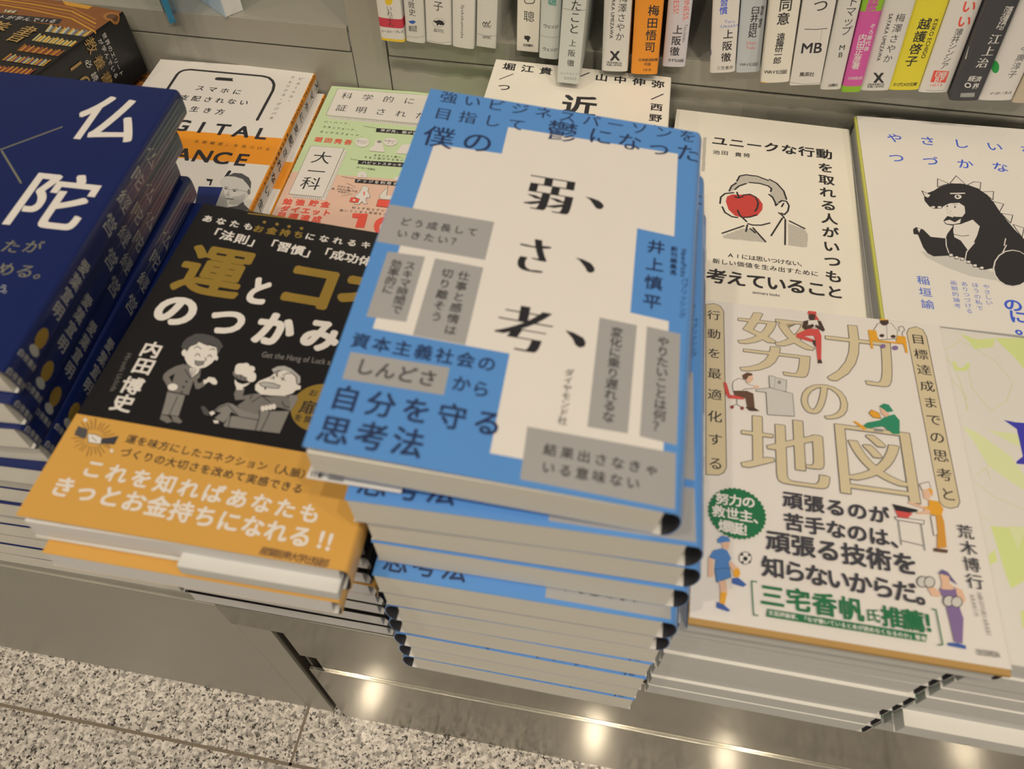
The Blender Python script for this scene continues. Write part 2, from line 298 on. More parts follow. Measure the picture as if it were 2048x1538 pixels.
  ('p',[(15.9,27.3),(17.3,28),(21.1,25.3),(18.2,23)],'SK'),
  ('p',[(9.4,32.3),(13.2,33.9),(15.4,33.3),(17.3,29.6),(16.2,27.8),(16.5,24.8),(10.1,23.4),(10.5,28),(7.6,28.6)],'BL'),
  ('p',[(10.1,23.4),(16.6,25),(17.3,20.7),(11.1,17.3)],'BL'),
  ('l',[(10.1,23.4),(16.6,25),(17.3,20.7),(11.1,17.3)],0.2,'K',1),
  ('p',[(12,18),(15.2,18.8),(15.6,13.3),(12.8,13)],'SK'),
  ('p',[(12.8,13.2),(15.6,13.3),(14.6,7.7),(12.5,8.1)],'OR'),
  ('p',[(11.2,8.4),(14.2,7.6),(17,5.5),(16.1,4.8),(11.1,5.7)],'BL2'),
  ('p',[(21.2,23.4),(21.1,22.6),(20.7,21.8),(20.3,21.2),(19.7,21),(19.1,21),(18.6,21.4),(18.3,22.1),(18.2,22.9),(18.3,23.8),(18.6,24.5),(19.1,25.1),(19.7,25.4),(20.3,25.3),(20.7,24.9),(21.1,24.2)],'OR'),
  ('p',[(17.7,20.3),(20.4,21),(24,18.4),(22.5,17.1),(17.8,17.9)],'BL2'),
  ('p',[(26.2,31.3),(25.8,29.7),(24.8,28.5),(23.4,27.8),(22.1,28),(21.1,28.9),(20.7,30.4),(21.1,32),(22.1,33.3),(23.5,33.9),(24.9,33.7),(25.9,32.8)],'W'),
  ('l',[(26.2,31.3),(25.8,29.7),(24.8,28.5),(23.4,27.8),(22.1,28),(21.1,28.9),(20.7,30.4),(21.1,32),(22.1,33.3),(23.5,33.9),(24.9,33.7),(25.9,32.8)],0.3,'K',1),
  ('p',[(24.5,30.8),(24.4,30.3),(24.2,29.9),(23.8,29.6),(23.5,29.5),(23.1,29.5),(22.7,29.7),(22.5,30),(22.4,30.4),(22.5,30.9),(22.7,31.3),(23.1,31.6),(23.5,31.7),(23.9,31.7),(24.2,31.5),(24.4,31.2)],'K'),
  ('p',[(22.7,32.5),(22.6,32.2),(22.5,32),(22.3,31.8),(22,31.7),(21.8,31.7),(21.5,31.8),(21.4,32),(21.3,32.3),(21.4,32.5),(21.5,32.8),(21.8,32.9),(22,33),(22.3,33),(22.5,32.9),(22.6,32.7)],'K'),
  ('p',[(25.7,32.8),(25.7,32.5),(25.6,32.3),(25.4,32.1),(25.1,32),(24.9,32),(24.7,32.1),(24.6,32.3),(24.6,32.6),(24.6,32.8),(24.7,33.1),(24.9,33.2),(25.2,33.3),(25.4,33.3),(25.6,33.2),(25.7,33)],'K'),
  ('p',[(22.8,28.7),(22.8,28.5),(22.6,28.3),(22.4,28.1),(22.2,28),(22,28),(21.8,28.1),(21.7,28.3),(21.6,28.5),(21.7,28.8),(21.8,29),(22,29.2),(22.2,29.3),(22.4,29.3),(22.6,29.2),(22.8,29)],'K'),
  ('p',[(25.9,29.4),(25.8,29.2),(25.7,28.9),(25.5,28.8),(25.3,28.7),(25.1,28.7),(25,28.8),(24.9,29),(24.8,29.2),(24.9,29.5),(25,29.7),(25.2,29.9),(25.3,30),(25.5,30),(25.7,29.8),(25.8,29.7)],'K'),
  ('p',[(107.3,37.3),(111.2,37.3),(110.7,33.6),(111.9,32.9),(112.8,30),(106.3,28.9),(107.6,33.1)],'SK'),
  ('p',[(106.5,37.4),(108.7,39.8),(110.8,39),(112.5,36.2),(114.1,33.6),(111.5,35.1),(110.9,36.9),(108.6,37.7)],'PU2'),
  ('p',[(100.5,31.1),(102.8,31.5),(106.2,28.7),(105.4,26.5),(102.5,26.5)],'SK'),
  ('p',[(112.6,32.5),(115.7,31.4),(116.4,26.9),(113.8,24.1),(112.4,25.6),(113.3,27.2)],'SK'),
  ('p',[(106.2,30.7),(108,30.4),(110.8,30.7),(113.1,31.6),(112.8,25.7),(114,18.5),(111.8,7.4),(108.6,7.6),(108.3,14.7),(107.4,26.4),(106.3,28.3)],'PU'),
  ('p',[(106,6.7),(109.7,7.3),(113,6.7),(112.8,5.2),(105.7,5.5)],'BL2'),
  ('p',[(101.7,32.8),(101.2,31.5),(100.2,30.4),(99,29.9),(97.9,30),(97.2,30.8),(97,32),(97.5,33.4),(98.5,34.5),(99.7,35),(100.8,34.9),(101.6,34.1)],'G3'),
  ('l',[(101.7,32.8),(101.2,31.5),(100.2,30.4),(99,29.9),(97.9,30),(97.2,30.8),(97,32),(97.5,33.4),(98.5,34.5),(99.7,35),(100.8,34.9),(101.6,34.1)],0.35,'K',1),
  ('p',[(104.6,33.2),(104.1,31.8),(103.1,30.7),(101.9,30.2),(100.8,30.4),(100.1,31.2),(100,32.4),(100.5,33.7),(101.4,34.8),(102.7,35.4),(103.8,35.2),(104.5,34.4)],'G3'),
  ('l',[(104.6,33.2),(104.1,31.8),(103.1,30.7),(101.9,30.2),(100.8,30.4),(100.1,31.2),(100,32.4),(100.5,33.7),(101.4,34.8),(102.7,35.4),(103.8,35.2),(104.5,34.4)],0.35,'K',1),
  ('p',[(111.4,25.7),(110.9,24.4),(109.9,23.4),(108.7,22.8),(107.6,23),(106.9,23.7),(106.8,24.9),(107.3,26.3),(108.3,27.3),(109.5,27.9),(110.6,27.7),(111.3,26.9)],'G3'),
  ('l',[(111.4,25.7),(110.9,24.4),(109.9,23.4),(108.7,22.8),(107.6,23),(106.9,23.7),(106.8,24.9),(107.3,26.3),(108.3,27.3),(109.5,27.9),(110.6,27.7),(111.3,26.9)],0.35,'K',1),
  ('p',[(114.7,25.8),(114.2,24.5),(113.2,23.5),(112,22.9),(110.9,23.1),(110.2,23.9),(110.1,25.1),(110.6,26.4),(111.6,27.4),(112.8,28),(113.9,27.8),(114.6,27)],'G3'),
  ('l',[(114.7,25.8),(114.2,24.5),(113.2,23.5),(112,22.9),(110.9,23.1),(110.2,23.9),(110.1,25.1),(110.6,26.4),(111.6,27.4),(112.8,28),(113.9,27.8),(114.6,27)],0.35,'K',1),
  ('p',[(32.5,52.9),(33.2,54.1),(32.3,55.1),(32.8,56.4),(31.7,57.2),(32,58.6),(30.8,59.2),(30.9,60.6),(29.5,61.1),(29.3,62.4),(28,62.6),(27.5,64),(26.1,63.9),(25.5,65.1),(24.1,64.8),(23.3,65.9),(22,65.4),(21,66.3),(19.8,65.6),(18.6,66.3),(17.6,65.4),(16.3,65.9),(15.5,64.8),(14.1,65.1),(13.5,63.9),(12.1,64),(11.6,62.6),(10.3,62.4),(10.1,61.1),(8.7,60.6),(8.8,59.2),(7.6,58.6),(7.9,57.2),(6.8,56.4),(7.3,55.1),(6.4,54.1),(7.1,52.9),(6.4,51.7),(7.3,50.7),(6.8,49.4),(7.9,48.6),(7.6,47.2),(8.8,46.6),(8.7,45.2),(10.1,44.7),(10.3,43.4),(11.6,43.2),(12.1,41.8),(13.5,41.9),(14.1,40.7),(15.5,41),(16.3,39.9),(17.6,40.4),(18.6,39.5),(19.8,40.2),(21,39.5),(22,40.4),(23.3,39.9),(24.1,41),(25.5,40.7),(26.1,41.9),(27.5,41.8),(28,43.2),(29.3,43.4),(29.5,44.7),(30.9,45.2),(30.8,46.6),(32,47.2),(31.7,48.6),(32.8,49.4),(32.3,50.7),(33.2,51.7)],'GB'),
  ('t','努力の',12.9,59.2,25.1,59.5,6.4,'h','W',0,1),
  ('t','救世主、',11.3,52.4,30.2,51.7,6.4,'h','W',0,1),
  ('t','爆誕！',14.4,45.2,25.2,44.5,6.4,'h','W',0,1),
  ('t','頑張るのが',45.5,63.8,84.4,62.8,9.4,'h','K2',0,1),
  ('t','苦手なのは、',45.5,52.3,92.4,51.1,9.4,'h','K2',0,1),
  ('t','頑張る技術を',38.1,41.2,93,39.9,11,'h','K2',0,1),
  ('t','知らないからだ。',35.6,28.3,100.6,26.2,10.4,'h','K2',0,1),
  ('t','三宅香帆',34.9,15,67.8,14.7,10.6,'h','GB',0,1),
  ('t','氏',76.6,13.3,76.6,13.3,6.2,'b','GB',0,1),
  ('t','推薦！',84.7,13.9,101.5,13.9,9.6,'h','GB',0,1),
  ('p',[(32.6,8.8),(97.9,8.7),(97,5.4),(32.1,5.3)],'GB'),
  ('t','文芸評論家、『なぜ働いていると本が読めなくなるのか』著者',34,7.2,96.2,6.8,2.3,'b','W',0,1),
  ('l',[(28.3,20.3),(26.1,20.3),(26.8,5.1),(28.6,5.1)],0.5,'GB',0),
  ('l',[(101.6,20.4),(103.2,20.4),(103.7,5.5),(101.8,4.9)],0.5,'GB',0),
  ('t','荒木博行',121.7,60.2,121.6,36.2,7.4,'m','K2',0,1),
  ('w','HIROYUKI ARAKI',122.6,31.4,123.3,12.7,2.6,'g','G2',-90),
  ('w','ARAKI H.',119.4,30,119.9,19.9,2.4,'g','G2',-90),
  ('w','CROSSMEDIA',116.8,4.7,126,5,3.4,'b','G2',0),
 ],
 'C': [
  ('t','ユニークな行動',33.6,166.3,107.1,166.2,11.8,'h','K',0,1),
  ('t','を取れる人がいつもと',107.5,150.2,108.5,28.3,11,'h','K',0,1),
  ('t','考えているこ',37.9,27.4,97.8,29,13,'h','K',0,1),
  ('t','池田',31.8,152.5,37.7,152.9,5.2,'b','K',0,1),
  ('t','貴将',47.2,152.9,53.1,153.3,5.2,'b','K',0,1),
  ('t','AIには思いつけない、',45.7,47.9,90.3,48.9,4.8,'b','K',0,1),
  ('t','新しい価値を生み出すために',37.1,40.7,97.1,42,4.8,'b','K',0,1),
  ('w','sanctuary books',59.8,18.3,76,18.9,3.2,'b','K2',0),
  ('d',[(21.5,168.3),(24,168.8),(25,128.2),(22.7,129.3)],0.8,0.26,'G2'),
  ('d',[(47.2,122.8),(49.4,129.1),(55,131),(64.6,129.2),(68.4,127.2),(69.5,129.4),(74,126.1),(78.7,119.2),(80.8,109.5),(77.7,107.4),(74.5,103.8),(73.1,101.8),(72.2,107.7),(69,112.2),(70.6,116.3),(69.4,121.3),(62.8,123.4),(56.2,122.8),(52.5,120),(47.9,116),(45.6,112.6),(42.5,109.6),(43.2,115.1),(45.1,120)],0.95,0.3,'G2'),
  ('d',[(40.1,65.2),(52.7,75),(59.4,75.3),(67.5,64.2),(54.8,63.5),(40.7,62.6)],0.95,0.3,'G2'),
  ('d',[(81.2,86.1),(91.9,82.1),(93.7,77.7),(93.3,66.3),(91.5,64.3),(81.1,64.4)],0.95,0.3,'G2'),
  ('p',[(40.6,99.7),(41.2,104.9),(44.4,107.8),(49,108.5),(56.4,109.9),(62.1,107.4),(64.9,101.8),(64.7,96),(61.6,89.4),(57.8,87),(51.5,85.3),(47,86.3),(42.7,91.7)],'RA'),
  ('l',[(47.2,122.8),(48.9,128.8),(53.1,131),(60.8,131),(68.4,127.9)],1.15,'K',0),
  ('l',[(69.1,129.3),(74,126.1),(78.7,118.7),(80.5,110.2)],1.15,'K',0),
  ('l',[(42.4,111.1),(43.9,117),(46.8,120.4)],1.15,'K',0),
  ('l',[(55.7,123),(62.8,123.4),(68.4,121.8),(70.6,119.3),(70,116.1)],1.15,'K',0),
  ('l',[(46.1,113.4),(48.8,117.7),(53.4,121.3)],1.15,'K',0),
  ('l',[(68.9,112.9),(71.3,110.5),(73.1,105),(73.4,102.1),(74.7,104.1)],1.15,'K',0),
  ('l',[(75.4,105.5),(77.3,108),(80.5,108),(82.1,103.9),(81.3,98),(79,94),(77.2,95.1)],1.15,'K',0),
  ('l',[(77.3,101.8),(78.6,105.4)],1.15,'K',0),
  ('l',[(75.4,95.1),(77.7,93),(79,90.5)],1.15,'K',0),
  ('l',[(77.7,90.2),(70.6,71.5)],1.15,'K',0),
  ('l',[(79.6,89.2),(79.3,64.7)],1.15,'K',0),
  ('l',[(82.2,88.3),(91.9,82.8)],1.15,'K',0),
  ('l',[(39.6,67.3),(53.1,77.4)],1.15,'K',0),
  ('l',[(59,76.6),(67.1,65)],1.15,'K',0),
  ('l',[(55.7,80),(58.9,79.3),(64.3,80.4),(69.6,83.6)],1.15,'K',0),
  ('l',[(55.3,78.6),(54.6,72.2)],1.15,'K',0),
  ('l',[(57.2,75.5),(60.4,72.1)],1.15,'K',0),
  ('l',[(36.9,96.7),(37.1,103.3),(39.7,107.6),(45.4,109.8)],1.15,'K',0),
  ('l',[(51.8,108.6),(56.4,110.3),(60.2,108.1),(61.9,102.6),(61.3,96.7),(60,93.6)],1.15,'K',0),
  ('l',[(38.5,93.4),(40.5,88.1),(45.2,84.8),(48.8,84.7)],1.15,'K',0),
  ('l',[(52.9,85.7),(56.9,86.9),(61,90)],1.15,'K',0),
  ('l',[(47.6,110.7),(48.9,105.8)],1.15,'K',0),
  ('l',[(46.3,105.6),(48.7,104.9),(51.7,107.1)],1.15,'K',0),
  ('l',[(48.6,91.9),(50.3,87.3),(54.8,81.9)],1.15,'K',0),
  ('p',[(128.5,20),(135,20),(135,168),(128.5,168)],'W'),
 ],
 'D': [
  ('t','やさしいな',23.7,176.5,111.7,176.2,11,'r','BU',0,1),
  ('t','つづかな',22.5,153.7,89.3,153.4,11,'r','BU',0,1),
  ('t','のに。',72.9,23.3,75.4,5.2,11,'R2','BU',0,1),
  ('t','稲垣諭',25.3,35.7,25.2,16.1,7.6,'r','BU2',0,1),
  ('t','画期的論考',42.4,36.3,41.9,17.7,4,'g','BU2',0,1),
  ('t','ありつづける',48.4,36.3,47.8,14.5,4,'g','BU2',0,1),
  ('t','ほうの私で',54.5,36.4,54,17.8,4,'g','BU2',0,1),
  ('t','やさしい',60.6,36.1,60,23,4,'g','BU2',0,1),
  ('p',[(27.2,61.2),(34.4,59.7),(46.4,58.9),(62.3,51.7),(69.1,47.7),(68.2,42.3),(52.6,43.8),(39.9,49.4),(29.6,56.3)],'G3'),
  ('p',[(45.5,125.8),(46.7,134.6),(53.2,130.6)],'W'),
  ('l',[(45.5,125.8),(46.7,134.6),(53.2,130.6)],0.5,'K',1),
  ('p',[(53.9,130.7),(59.2,139.7),(63.6,131.4)],'W'),
  ('l',[(53.9,130.7),(59.2,139.7),(63.6,131.4)],0.5,'K',1),
  ('p',[(64.9,130.8),(69.7,135),(73.9,134.8),(72.2,127.3)],'W'),
  ('l',[(64.9,130.8),(69.7,135),(73.9,134.8),(72.2,127.3)],0.5,'K',1),
  ('p',[(73.2,125),(80.4,126.5),(78.4,117.6)],'W'),
  ('l',[(73.2,125),(80.4,126.5),(78.4,117.6)],0.5,'K',1),
  ('p',[(78.1,116.1),(84.4,114.4),(80.4,106.1)],'W'),
  ('l',[(78.1,116.1),(84.4,114.4),(80.4,106.1)],0.5,'K',1),
  ('p',[(81.1,104.8),(87.9,104),(85.2,96.1)],'W'),
  ('l',[(81.1,104.8),(87.9,104),(85.2,96.1)],0.5,'K',1),
  ('p',[(86.3,94.9),(92.4,92.6),(89.4,83.5)],'W'),
  ('l',[(86.3,94.9),(92.4,92.6),(89.4,83.5)],0.5,'K',1),
  ('p',[(35.5,113.6),(38.5,118.6),(42.6,121.5),(46.9,126.1),(53.1,130.1),(60.8,131.7),(66.2,130.5),(71.3,127.5),(75.9,122.1),(78.3,114.9),(80.5,106.4),(83.4,98.3),(86.3,90.3),(92.5,77.5),(95,64.7),(88.2,55.8),(66.6,52.4),(62,50.4),(57.3,52.2),(52.9,56.7),(51.5,59.1),(44.7,59.3),(42.6,59.6),(34.1,57.6),(30.9,59.8),(28.9,64.8),(27.2,76.2),(24.6,76.4),(24.8,80.7),(26.7,83.1),(31,81.6),(34.7,75.3),(43.5,75.3),(45,79.6),(49.8,88.1),(45.4,88.8),(44.5,92.2),(47.5,97),(50.9,96.1),(52.3,99.2),(48.3,102.9),(47.1,107.2),(44.8,103.9),(40.1,103.1),(37.6,105),(35.5,109.9)],'K'),
  ('p',[(34.9,120.1),(40.1,116.6),(38,113.2),(36.1,114.5)],'W'),
  ('l',[(34.9,120.1),(40.1,116.6),(38,113.2),(36.1,114.5)],0.5,'K',1),
  ('p',[(47.3,107.2),(51.1,110),(56.8,111.3),(59.6,108.3),(59,101.7),(56.5,97.4),(52,97),(48.3,100)],'W'),
  ('p',[(44.9,91.6),(48.3,93.5),(51.2,91.5),(55.5,95.7),(54.3,91.3),(49.9,89.4),(45.9,89.3)],'W'),
  ('p',[(47.4,96.7),(50.9,95.8),(49.6,93.3),(47.4,93.4)],'K'),
  ('p',[(49.4,106.8),(49.3,106.4),(49.1,106.1),(48.9,105.9),(48.7,105.8),(48.5,105.8),(48.3,106),(48.3,106.3),(48.3,106.6),(48.4,107),(48.5,107.3),(48.7,107.5),(49,107.6),(49.2,107.6),(49.3,107.4),(49.4,107.1)],'K'),
  ('p',[(54.1,106.8),(54,106.4),(53.9,106.1),(53.7,105.9),(53.4,105.8),(53.2,105.8),(53.1,106),(53,106.3),(53,106.6),(53.1,107),(53.3,107.3),(53.5,107.5),(53.7,107.6),(53.9,107.6),(54.1,107.4),(54.1,107.1)],'K'),
  ('l',[(52.7,109.2),(55.1,109.3)],0.35,'K',0),
  ('p',[(48.8,103.8),(48.8,103.6),(48.7,103.5),(48.6,103.4),(48.5,103.3),(48.5,103.4),(48.4,103.4),(48.4,103.5),(48.4,103.7),(48.4,103.8),(48.5,104),(48.6,104),(48.6,104.1),(48.7,104.1),(48.8,104),(48.8,103.9)],'K'),
  ('p',[(50.4,101.8),(50.3,101.6),(50.3,101.5),(50.2,101.4),(50.1,101.4),(50,101.4),(49.9,101.5),(49.9,101.6),(49.9,101.7),(49.9,101.9),(50,102),(50.1,102.1),(50.2,102.1),(50.3,102.1),(50.3,102),(50.4,101.9)],'K'),
  ('p',[(50.3,88.9),(54.5,90.2),(62.5,95.7),(65.8,89.9),(62.8,81),(58.8,72.2),(55,66.5),(52.2,74.6),(48.8,77.2),(49,83)],'W'),
  ('l',[(48.6,79.9),(53.7,78.9),(57.9,80.3)],0.5,'K',0),
  ('l',[(52.8,120),(61.6,121.7)],1.1,'W',0),
  ('p',[(59.2,117.7),(58.9,116.8),(58.3,116),(57.5,115.4),(56.6,115),(55.8,115.1),(55.1,115.5),(54.8,116.2),(54.7,117),(55,117.9),(55.6,118.8),(56.4,119.4),(57.3,119.7),(58.2,119.6),(58.8,119.2),(59.2,118.6)],'W'),
  ('p',[(57.9,117.8),(57.7,117.3),(57.4,116.8),(57,116.4),(56.6,116.2),(56.3,116.3),(56,116.5),(55.8,117),(55.8,117.5),(56,118),(56.3,118.5),(56.6,118.9),(57.1,119),(57.4,119),(57.7,118.7),(57.9,118.3)],'K'),
  ('p',[(57.6,118.1),(57.6,117.8),(57.5,117.7),(57.3,117.5),(57.2,117.5),(57,117.5),(56.9,117.6),(56.9,117.7),(56.9,117.9),(56.9,118.2),(57.1,118.3),(57.2,118.5),(57.3,118.5),(57.5,118.5),(57.6,118.4),(57.6,118.3)],'W'),
  ('p',[(89.5,56),(87.4,49.7),(84,44.1),(79.7,40.1),(75.3,38.2),(71.3,38.8),(68.3,41.6),(66.8,46.4),(67,52.5),(69,58.9),(72.4,64.7),(76.8,69),(81.4,70.9),(85.5,70.3),(88.5,67.3),(89.9,62.2)],'W'),
  ('p',[(89.3,56),(87.3,50),(84,44.6),(79.9,40.8),(75.7,39),(71.9,39.5),(69,42.3),(67.6,46.8),(67.8,52.6),(69.7,58.7),(72.9,64.2),(77.1,68.3),(81.5,70.2),(85.5,69.6),(88.3,66.7),(89.6,61.9)],'K'),
  ('l',[(43.5,75),(42.8,68.3),(43.4,62)],0.6,'W',0),
  ('l',[(52.2,57.9),(54.1,64.8),(60.1,74)],0.6,'W',0),
  ('l',[(79.3,80.6),(77.3,74)],0.6,'W',0),
  ('l',[(78.7,74.7),(75.2,67.4)],0.6,'W',0),
  ('p',[(45.8,60.3),(45.6,59.7),(45.2,59.3),(44.7,58.9),(44.2,58.7),(43.7,58.7),(43.2,58.9),(43,59.3),(43,59.8),(43.1,60.4),(43.5,60.9),(44,61.2),(44.6,61.4),(45.1,61.4),(45.5,61.2),(45.8,60.8)],'K'),
  ('p',[(45.6,60.5),(45.4,60.1),(45.1,59.7),(44.7,59.4),(44.3,59.2),(43.8,59.3),(43.5,59.4),(43.3,59.7),(43.3,60.1),(43.4,60.6),(43.7,61),(44.1,61.3),(44.6,61.4),(45,61.4),(45.3,61.2),(45.5,60.9)],'W'),
  ('p',[(48.7,58.6),(48.5,58.1),(48.2,57.6),(47.7,57.3),(47.1,57.1),(46.6,57.1),(46.2,57.3),(45.9,57.7),(45.9,58.2),(46.1,58.7),(46.5,59.2),(47,59.6),(47.5,59.8),(48,59.7),(48.5,59.5),(48.7,59.1)],'K'),
  ('p',[(48.5,58.9),(48.4,58.4),(48.1,58.1),(47.6,57.8),(47.2,57.6),(46.8,57.6),(46.4,57.8),(46.2,58.1),(46.2,58.5),(46.4,58.9),(46.7,59.3),(47.1,59.6),(47.5,59.8),(47.9,59.7),(48.3,59.6),(48.5,59.3)],'W'),
  ('p',[(51.9,57.8),(51.7,57.3),(51.3,56.8),(50.8,56.5),(50.3,56.3),(49.7,56.3),(49.3,56.5),(49.1,56.9),(49.1,57.4),(49.2,57.9),(49.6,58.4),(50.1,58.8),(50.7,58.9),(51.2,58.9),(51.6,58.7),(51.8,58.3)],'K'),
  ('p',[(51.6,58.1),(51.5,57.6),(51.2,57.2),(50.8,56.9),(50.3,56.8),(49.9,56.8),(49.6,57),(49.4,57.3),(49.4,57.7),(49.5,58.1),(49.8,58.5),(50.2,58.8),(50.7,58.9),(51.1,58.9),(51.4,58.8),(51.6,58.4)],'W'),
  ('p',[(55.1,55.7),(54.9,55.2),(54.6,54.7),(54.1,54.4),(53.5,54.2),(53,54.2),(52.6,54.4),(52.4,54.8),(52.3,55.3),(52.5,55.8),(52.9,56.3),(53.4,56.7),(53.9,56.8),(54.5,56.8),(54.9,56.6),(55.1,56.2)],'K'),
  ('p',[(54.9,56),(54.8,55.5),(54.4,55.2),(54,54.9),(53.6,54.7),(53.2,54.7),(52.8,54.9),(52.7,55.2),(52.6,55.6),(52.8,56),(53.1,56.4),(53.5,56.7),(53.9,56.8),(54.4,56.8),(54.7,56.7),(54.9,56.4)],'W'),
  ('p',[(58.4,53.1),(58.2,52.6),(57.8,52.1),(57.3,51.8),(56.8,51.6),(56.2,51.6),(55.8,51.8),(55.6,52.2),(55.6,52.7),(55.8,53.2),(56.1,53.7),(56.6,54.1),(57.2,54.2),(57.7,54.2),(58.1,54),(58.3,53.6)],'K'),
  ('p',[(58.1,53.4),(58,53),(57.7,52.6),(57.3,52.3),(56.8,52.1),(56.4,52.1),(56.1,52.3),(55.9,52.6),(55.9,53),(56,53.4),(56.3,53.8),(56.7,54.1),(57.2,54.2),(57.6,54.2),(57.9,54.1),(58.1,53.8)],'W'),
  ('p',[(61.9,51.7),(61.7,51.1),(61.4,50.7),(60.9,50.3),(60.3,50.1),(59.8,50.1),(59.4,50.4),(59.2,50.7),(59.1,51.2),(59.3,51.7),(59.7,52.2),(60.2,52.6),(60.8,52.8),(61.3,52.7),(61.7,52.5),(61.9,52.1)],'K'),
  ('p',[(61.7,51.9),(61.6,51.5),(61.2,51.1),(60.8,50.8),(60.4,50.6),(60,50.7),(59.7,50.8),(59.5,51.1),(59.4,51.5),(59.6,51.9),(59.9,52.3),(60.3,52.6),(60.8,52.8),(61.2,52.7),(61.5,52.6),(61.7,52.3)],'W'),
  ('p',[(41.1,104.5),(41,104.1),(40.6,103.7),(40.2,103.4),(39.7,103.2),(39.2,103.2),(38.8,103.4),(38.6,103.7),(38.5,104.1),(38.7,104.5),(39,104.9),(39.5,105.2),(40,105.3),(40.5,105.3),(40.8,105.2),(41.1,104.9)],'W'),
  ('p',[(45.1,105.1),(45,104.7),(44.7,104.3),(44.2,104),(43.7,103.8),(43.2,103.8),(42.8,104),(42.6,104.3),(42.5,104.7),(42.7,105.1),(43,105.5),(43.5,105.8),(44,105.9),(44.5,105.9),(44.9,105.8),(45.1,105.5)],'W'),
  ('p',[(27.3,81.8),(29.5,82.1),(28.1,78.1)],'W'),
 ],
 'E': [
  ('l',[(25.2,186.2),(57.6,188.5),(95.4,190.6)],0.9,'GO',0),
  ('t','あなたも',6.5,177,28.7,176.3,5.4,'h','W',0,1),
  ('t','お金持ち',34.3,175.8,55.4,176.5,5.6,'h','GO',0,1),
  ('t','になれるキーワ',61.7,176.5,106.1,177.7,5.4,'h','W',0,1),
  ('p',[(36.3,181.8),(36.3,181.4),(36.3,181),(36.1,180.7),(35.8,180.5),(35.4,180.5),(35.1,180.7),(34.8,181),(34.6,181.3),(34.5,181.8),(34.6,182.1),(34.8,182.4),(35.1,182.6),(35.4,182.6),(35.8,182.5),(36.1,182.2)],'GO'),
  ('p',[(43.1,181.8),(43.2,181.4),(43.1,181),(42.9,180.7),(42.6,180.6),(42.2,180.6),(41.9,180.7),(41.6,181),(41.4,181.4),(41.3,181.8),(41.4,182.2),(41.6,182.5),(41.9,182.7),(42.2,182.7),(42.6,182.5),(42.9,182.2)],'GO'),
  ('p',[(49.7,181.6),(49.7,181.2),(49.6,180.8),(49.4,180.5),(49.1,180.3),(48.8,180.3),(48.4,180.5),(48.1,180.8),(47.9,181.2),(47.9,181.6),(48,182),(48.2,182.3),(48.5,182.4),(48.8,182.4),(49.2,182.3),(49.5,182)],'GO'),
  ('p',[(56.4,181.8),(56.4,181.4),(56.3,181),(56.1,180.7),(55.8,180.5),(55.5,180.5),(55.1,180.7),(54.8,181),(54.6,181.3),(54.6,181.8),(54.7,182.2),(54.9,182.5),(55.2,182.6),(55.5,182.6),(55.9,182.5),(56.2,182.2)],'GO'),
  ('t','「法則」',13.1,167.7,36.5,165.7,7.4,'h','W',0,1),
  ('t','「習慣」',43.6,166.3,66.1,164.6,7.4,'h','W',0,1),
  ('t','「成功体験',71.8,166.8,101.7,165.2,7.4,'h','W',0,1),
  ('q','運',6.9,124.4,40.6,157.9,'R2','GO'),
  ('q','と',44.6,124.4,54.3,142.3,'R','W'),
  ('q','コ',60.5,127.9,84.2,154.5,'R','GO'),
  ('t','ネ',101.4,143.5,101.4,143.5,31,'R','GO',0,1),
  ('q','の',6.8,103.2,25.9,121.1,'R','W'),
  ('q','つ',33,102.9,49.7,117.6,'R','W'),
  ('q','か',55.4,101.2,74,121.2,'R','W'),
  ('q','み',77.7,102.4,95.6,121.3,'R','W'),
  ('w','Get the Hang of Luck a',63.7,95.3,95.5,97.4,4.6,'b','G4',0),
  ('t','内田',15.3,87.4,15.9,77.8,9.4,'h','W',0,1),
  ('t','博史',15.6,66.6,15.9,57.2,9.4,'h','W',0,1),
  ('w','Hiroshi Uchida',7,83.5,9.1,61.8,3.2,'g','G4',-90),
  ('p',[(111.3,71.8),(111.1,74.3),(110.3,76.8),(109.1,79),(107.5,81),(105.5,82.6),(103.3,83.8),(100.8,84.5),(98.3,84.8),(95.8,84.6),(93.3,83.8),(91.1,82.6),(89.1,81),(87.5,79),(86.3,76.8),(85.6,74.3),(85.3,71.8),(85.5,69.3),(86.3,66.8),(87.5,64.6),(89.1,62.6),(91.1,61),(93.3,59.8),(95.7,59.1),(98.3,58.8),(100.8,59),(103.3,59.8),(105.5,61),(107.5,62.6),(109.1,64.6),(110.3,66.8),(111,69.2)],'GO'),
  ('t','お金',92.7,78.8,98.7,78.9,4,'b','K',0,1),
  ('t','扉',93,70.7,93,70.7,8,'b','K',0,1),
  ('t','を開く',90.3,64.7,99.4,64.4,4,'b','K',0,1),
  ('p',[(32.6,82.8),(29.3,80.6),(27.1,77.8),(26.1,75.2),(26.7,72.9),(30.2,69.3),(31.8,71.2),(28.9,74.3),(31.7,78.3)],'G4'),
  ('p',[(33.4,82.5),(40.8,81.2),(41.8,76.6),(39.9,74.2),(40.8,66.7),(31.4,67),(31.5,71.6),(30.6,76.6),(29.6,80.7)],'G4'),
  ('p',[(40.6,78.8),(40.1,74.3),(42.4,70.5),(43.8,70.6),(45.7,73.2),(44.2,75),(42.7,73.6),(41.4,74.5)],'G4'),
  ('p',[(31.4,66.5),(39.4,66.2),(40.1,62.4),(41,55.3),(33.7,54.9),(32.7,60.8)],'G5'),
  ('l',[(36.6,65),(37,55)],0.35,'K',0),
  ('p',[(33.7,54.6),(36.8,54.5),(39.7,52.1),(37.9,51),(34.2,52.2)],'G4'),
  ('p',[(38,54.8),(40.7,55.1),(43.7,52.9),(43,51.8),(40,52.1)],'G4'),
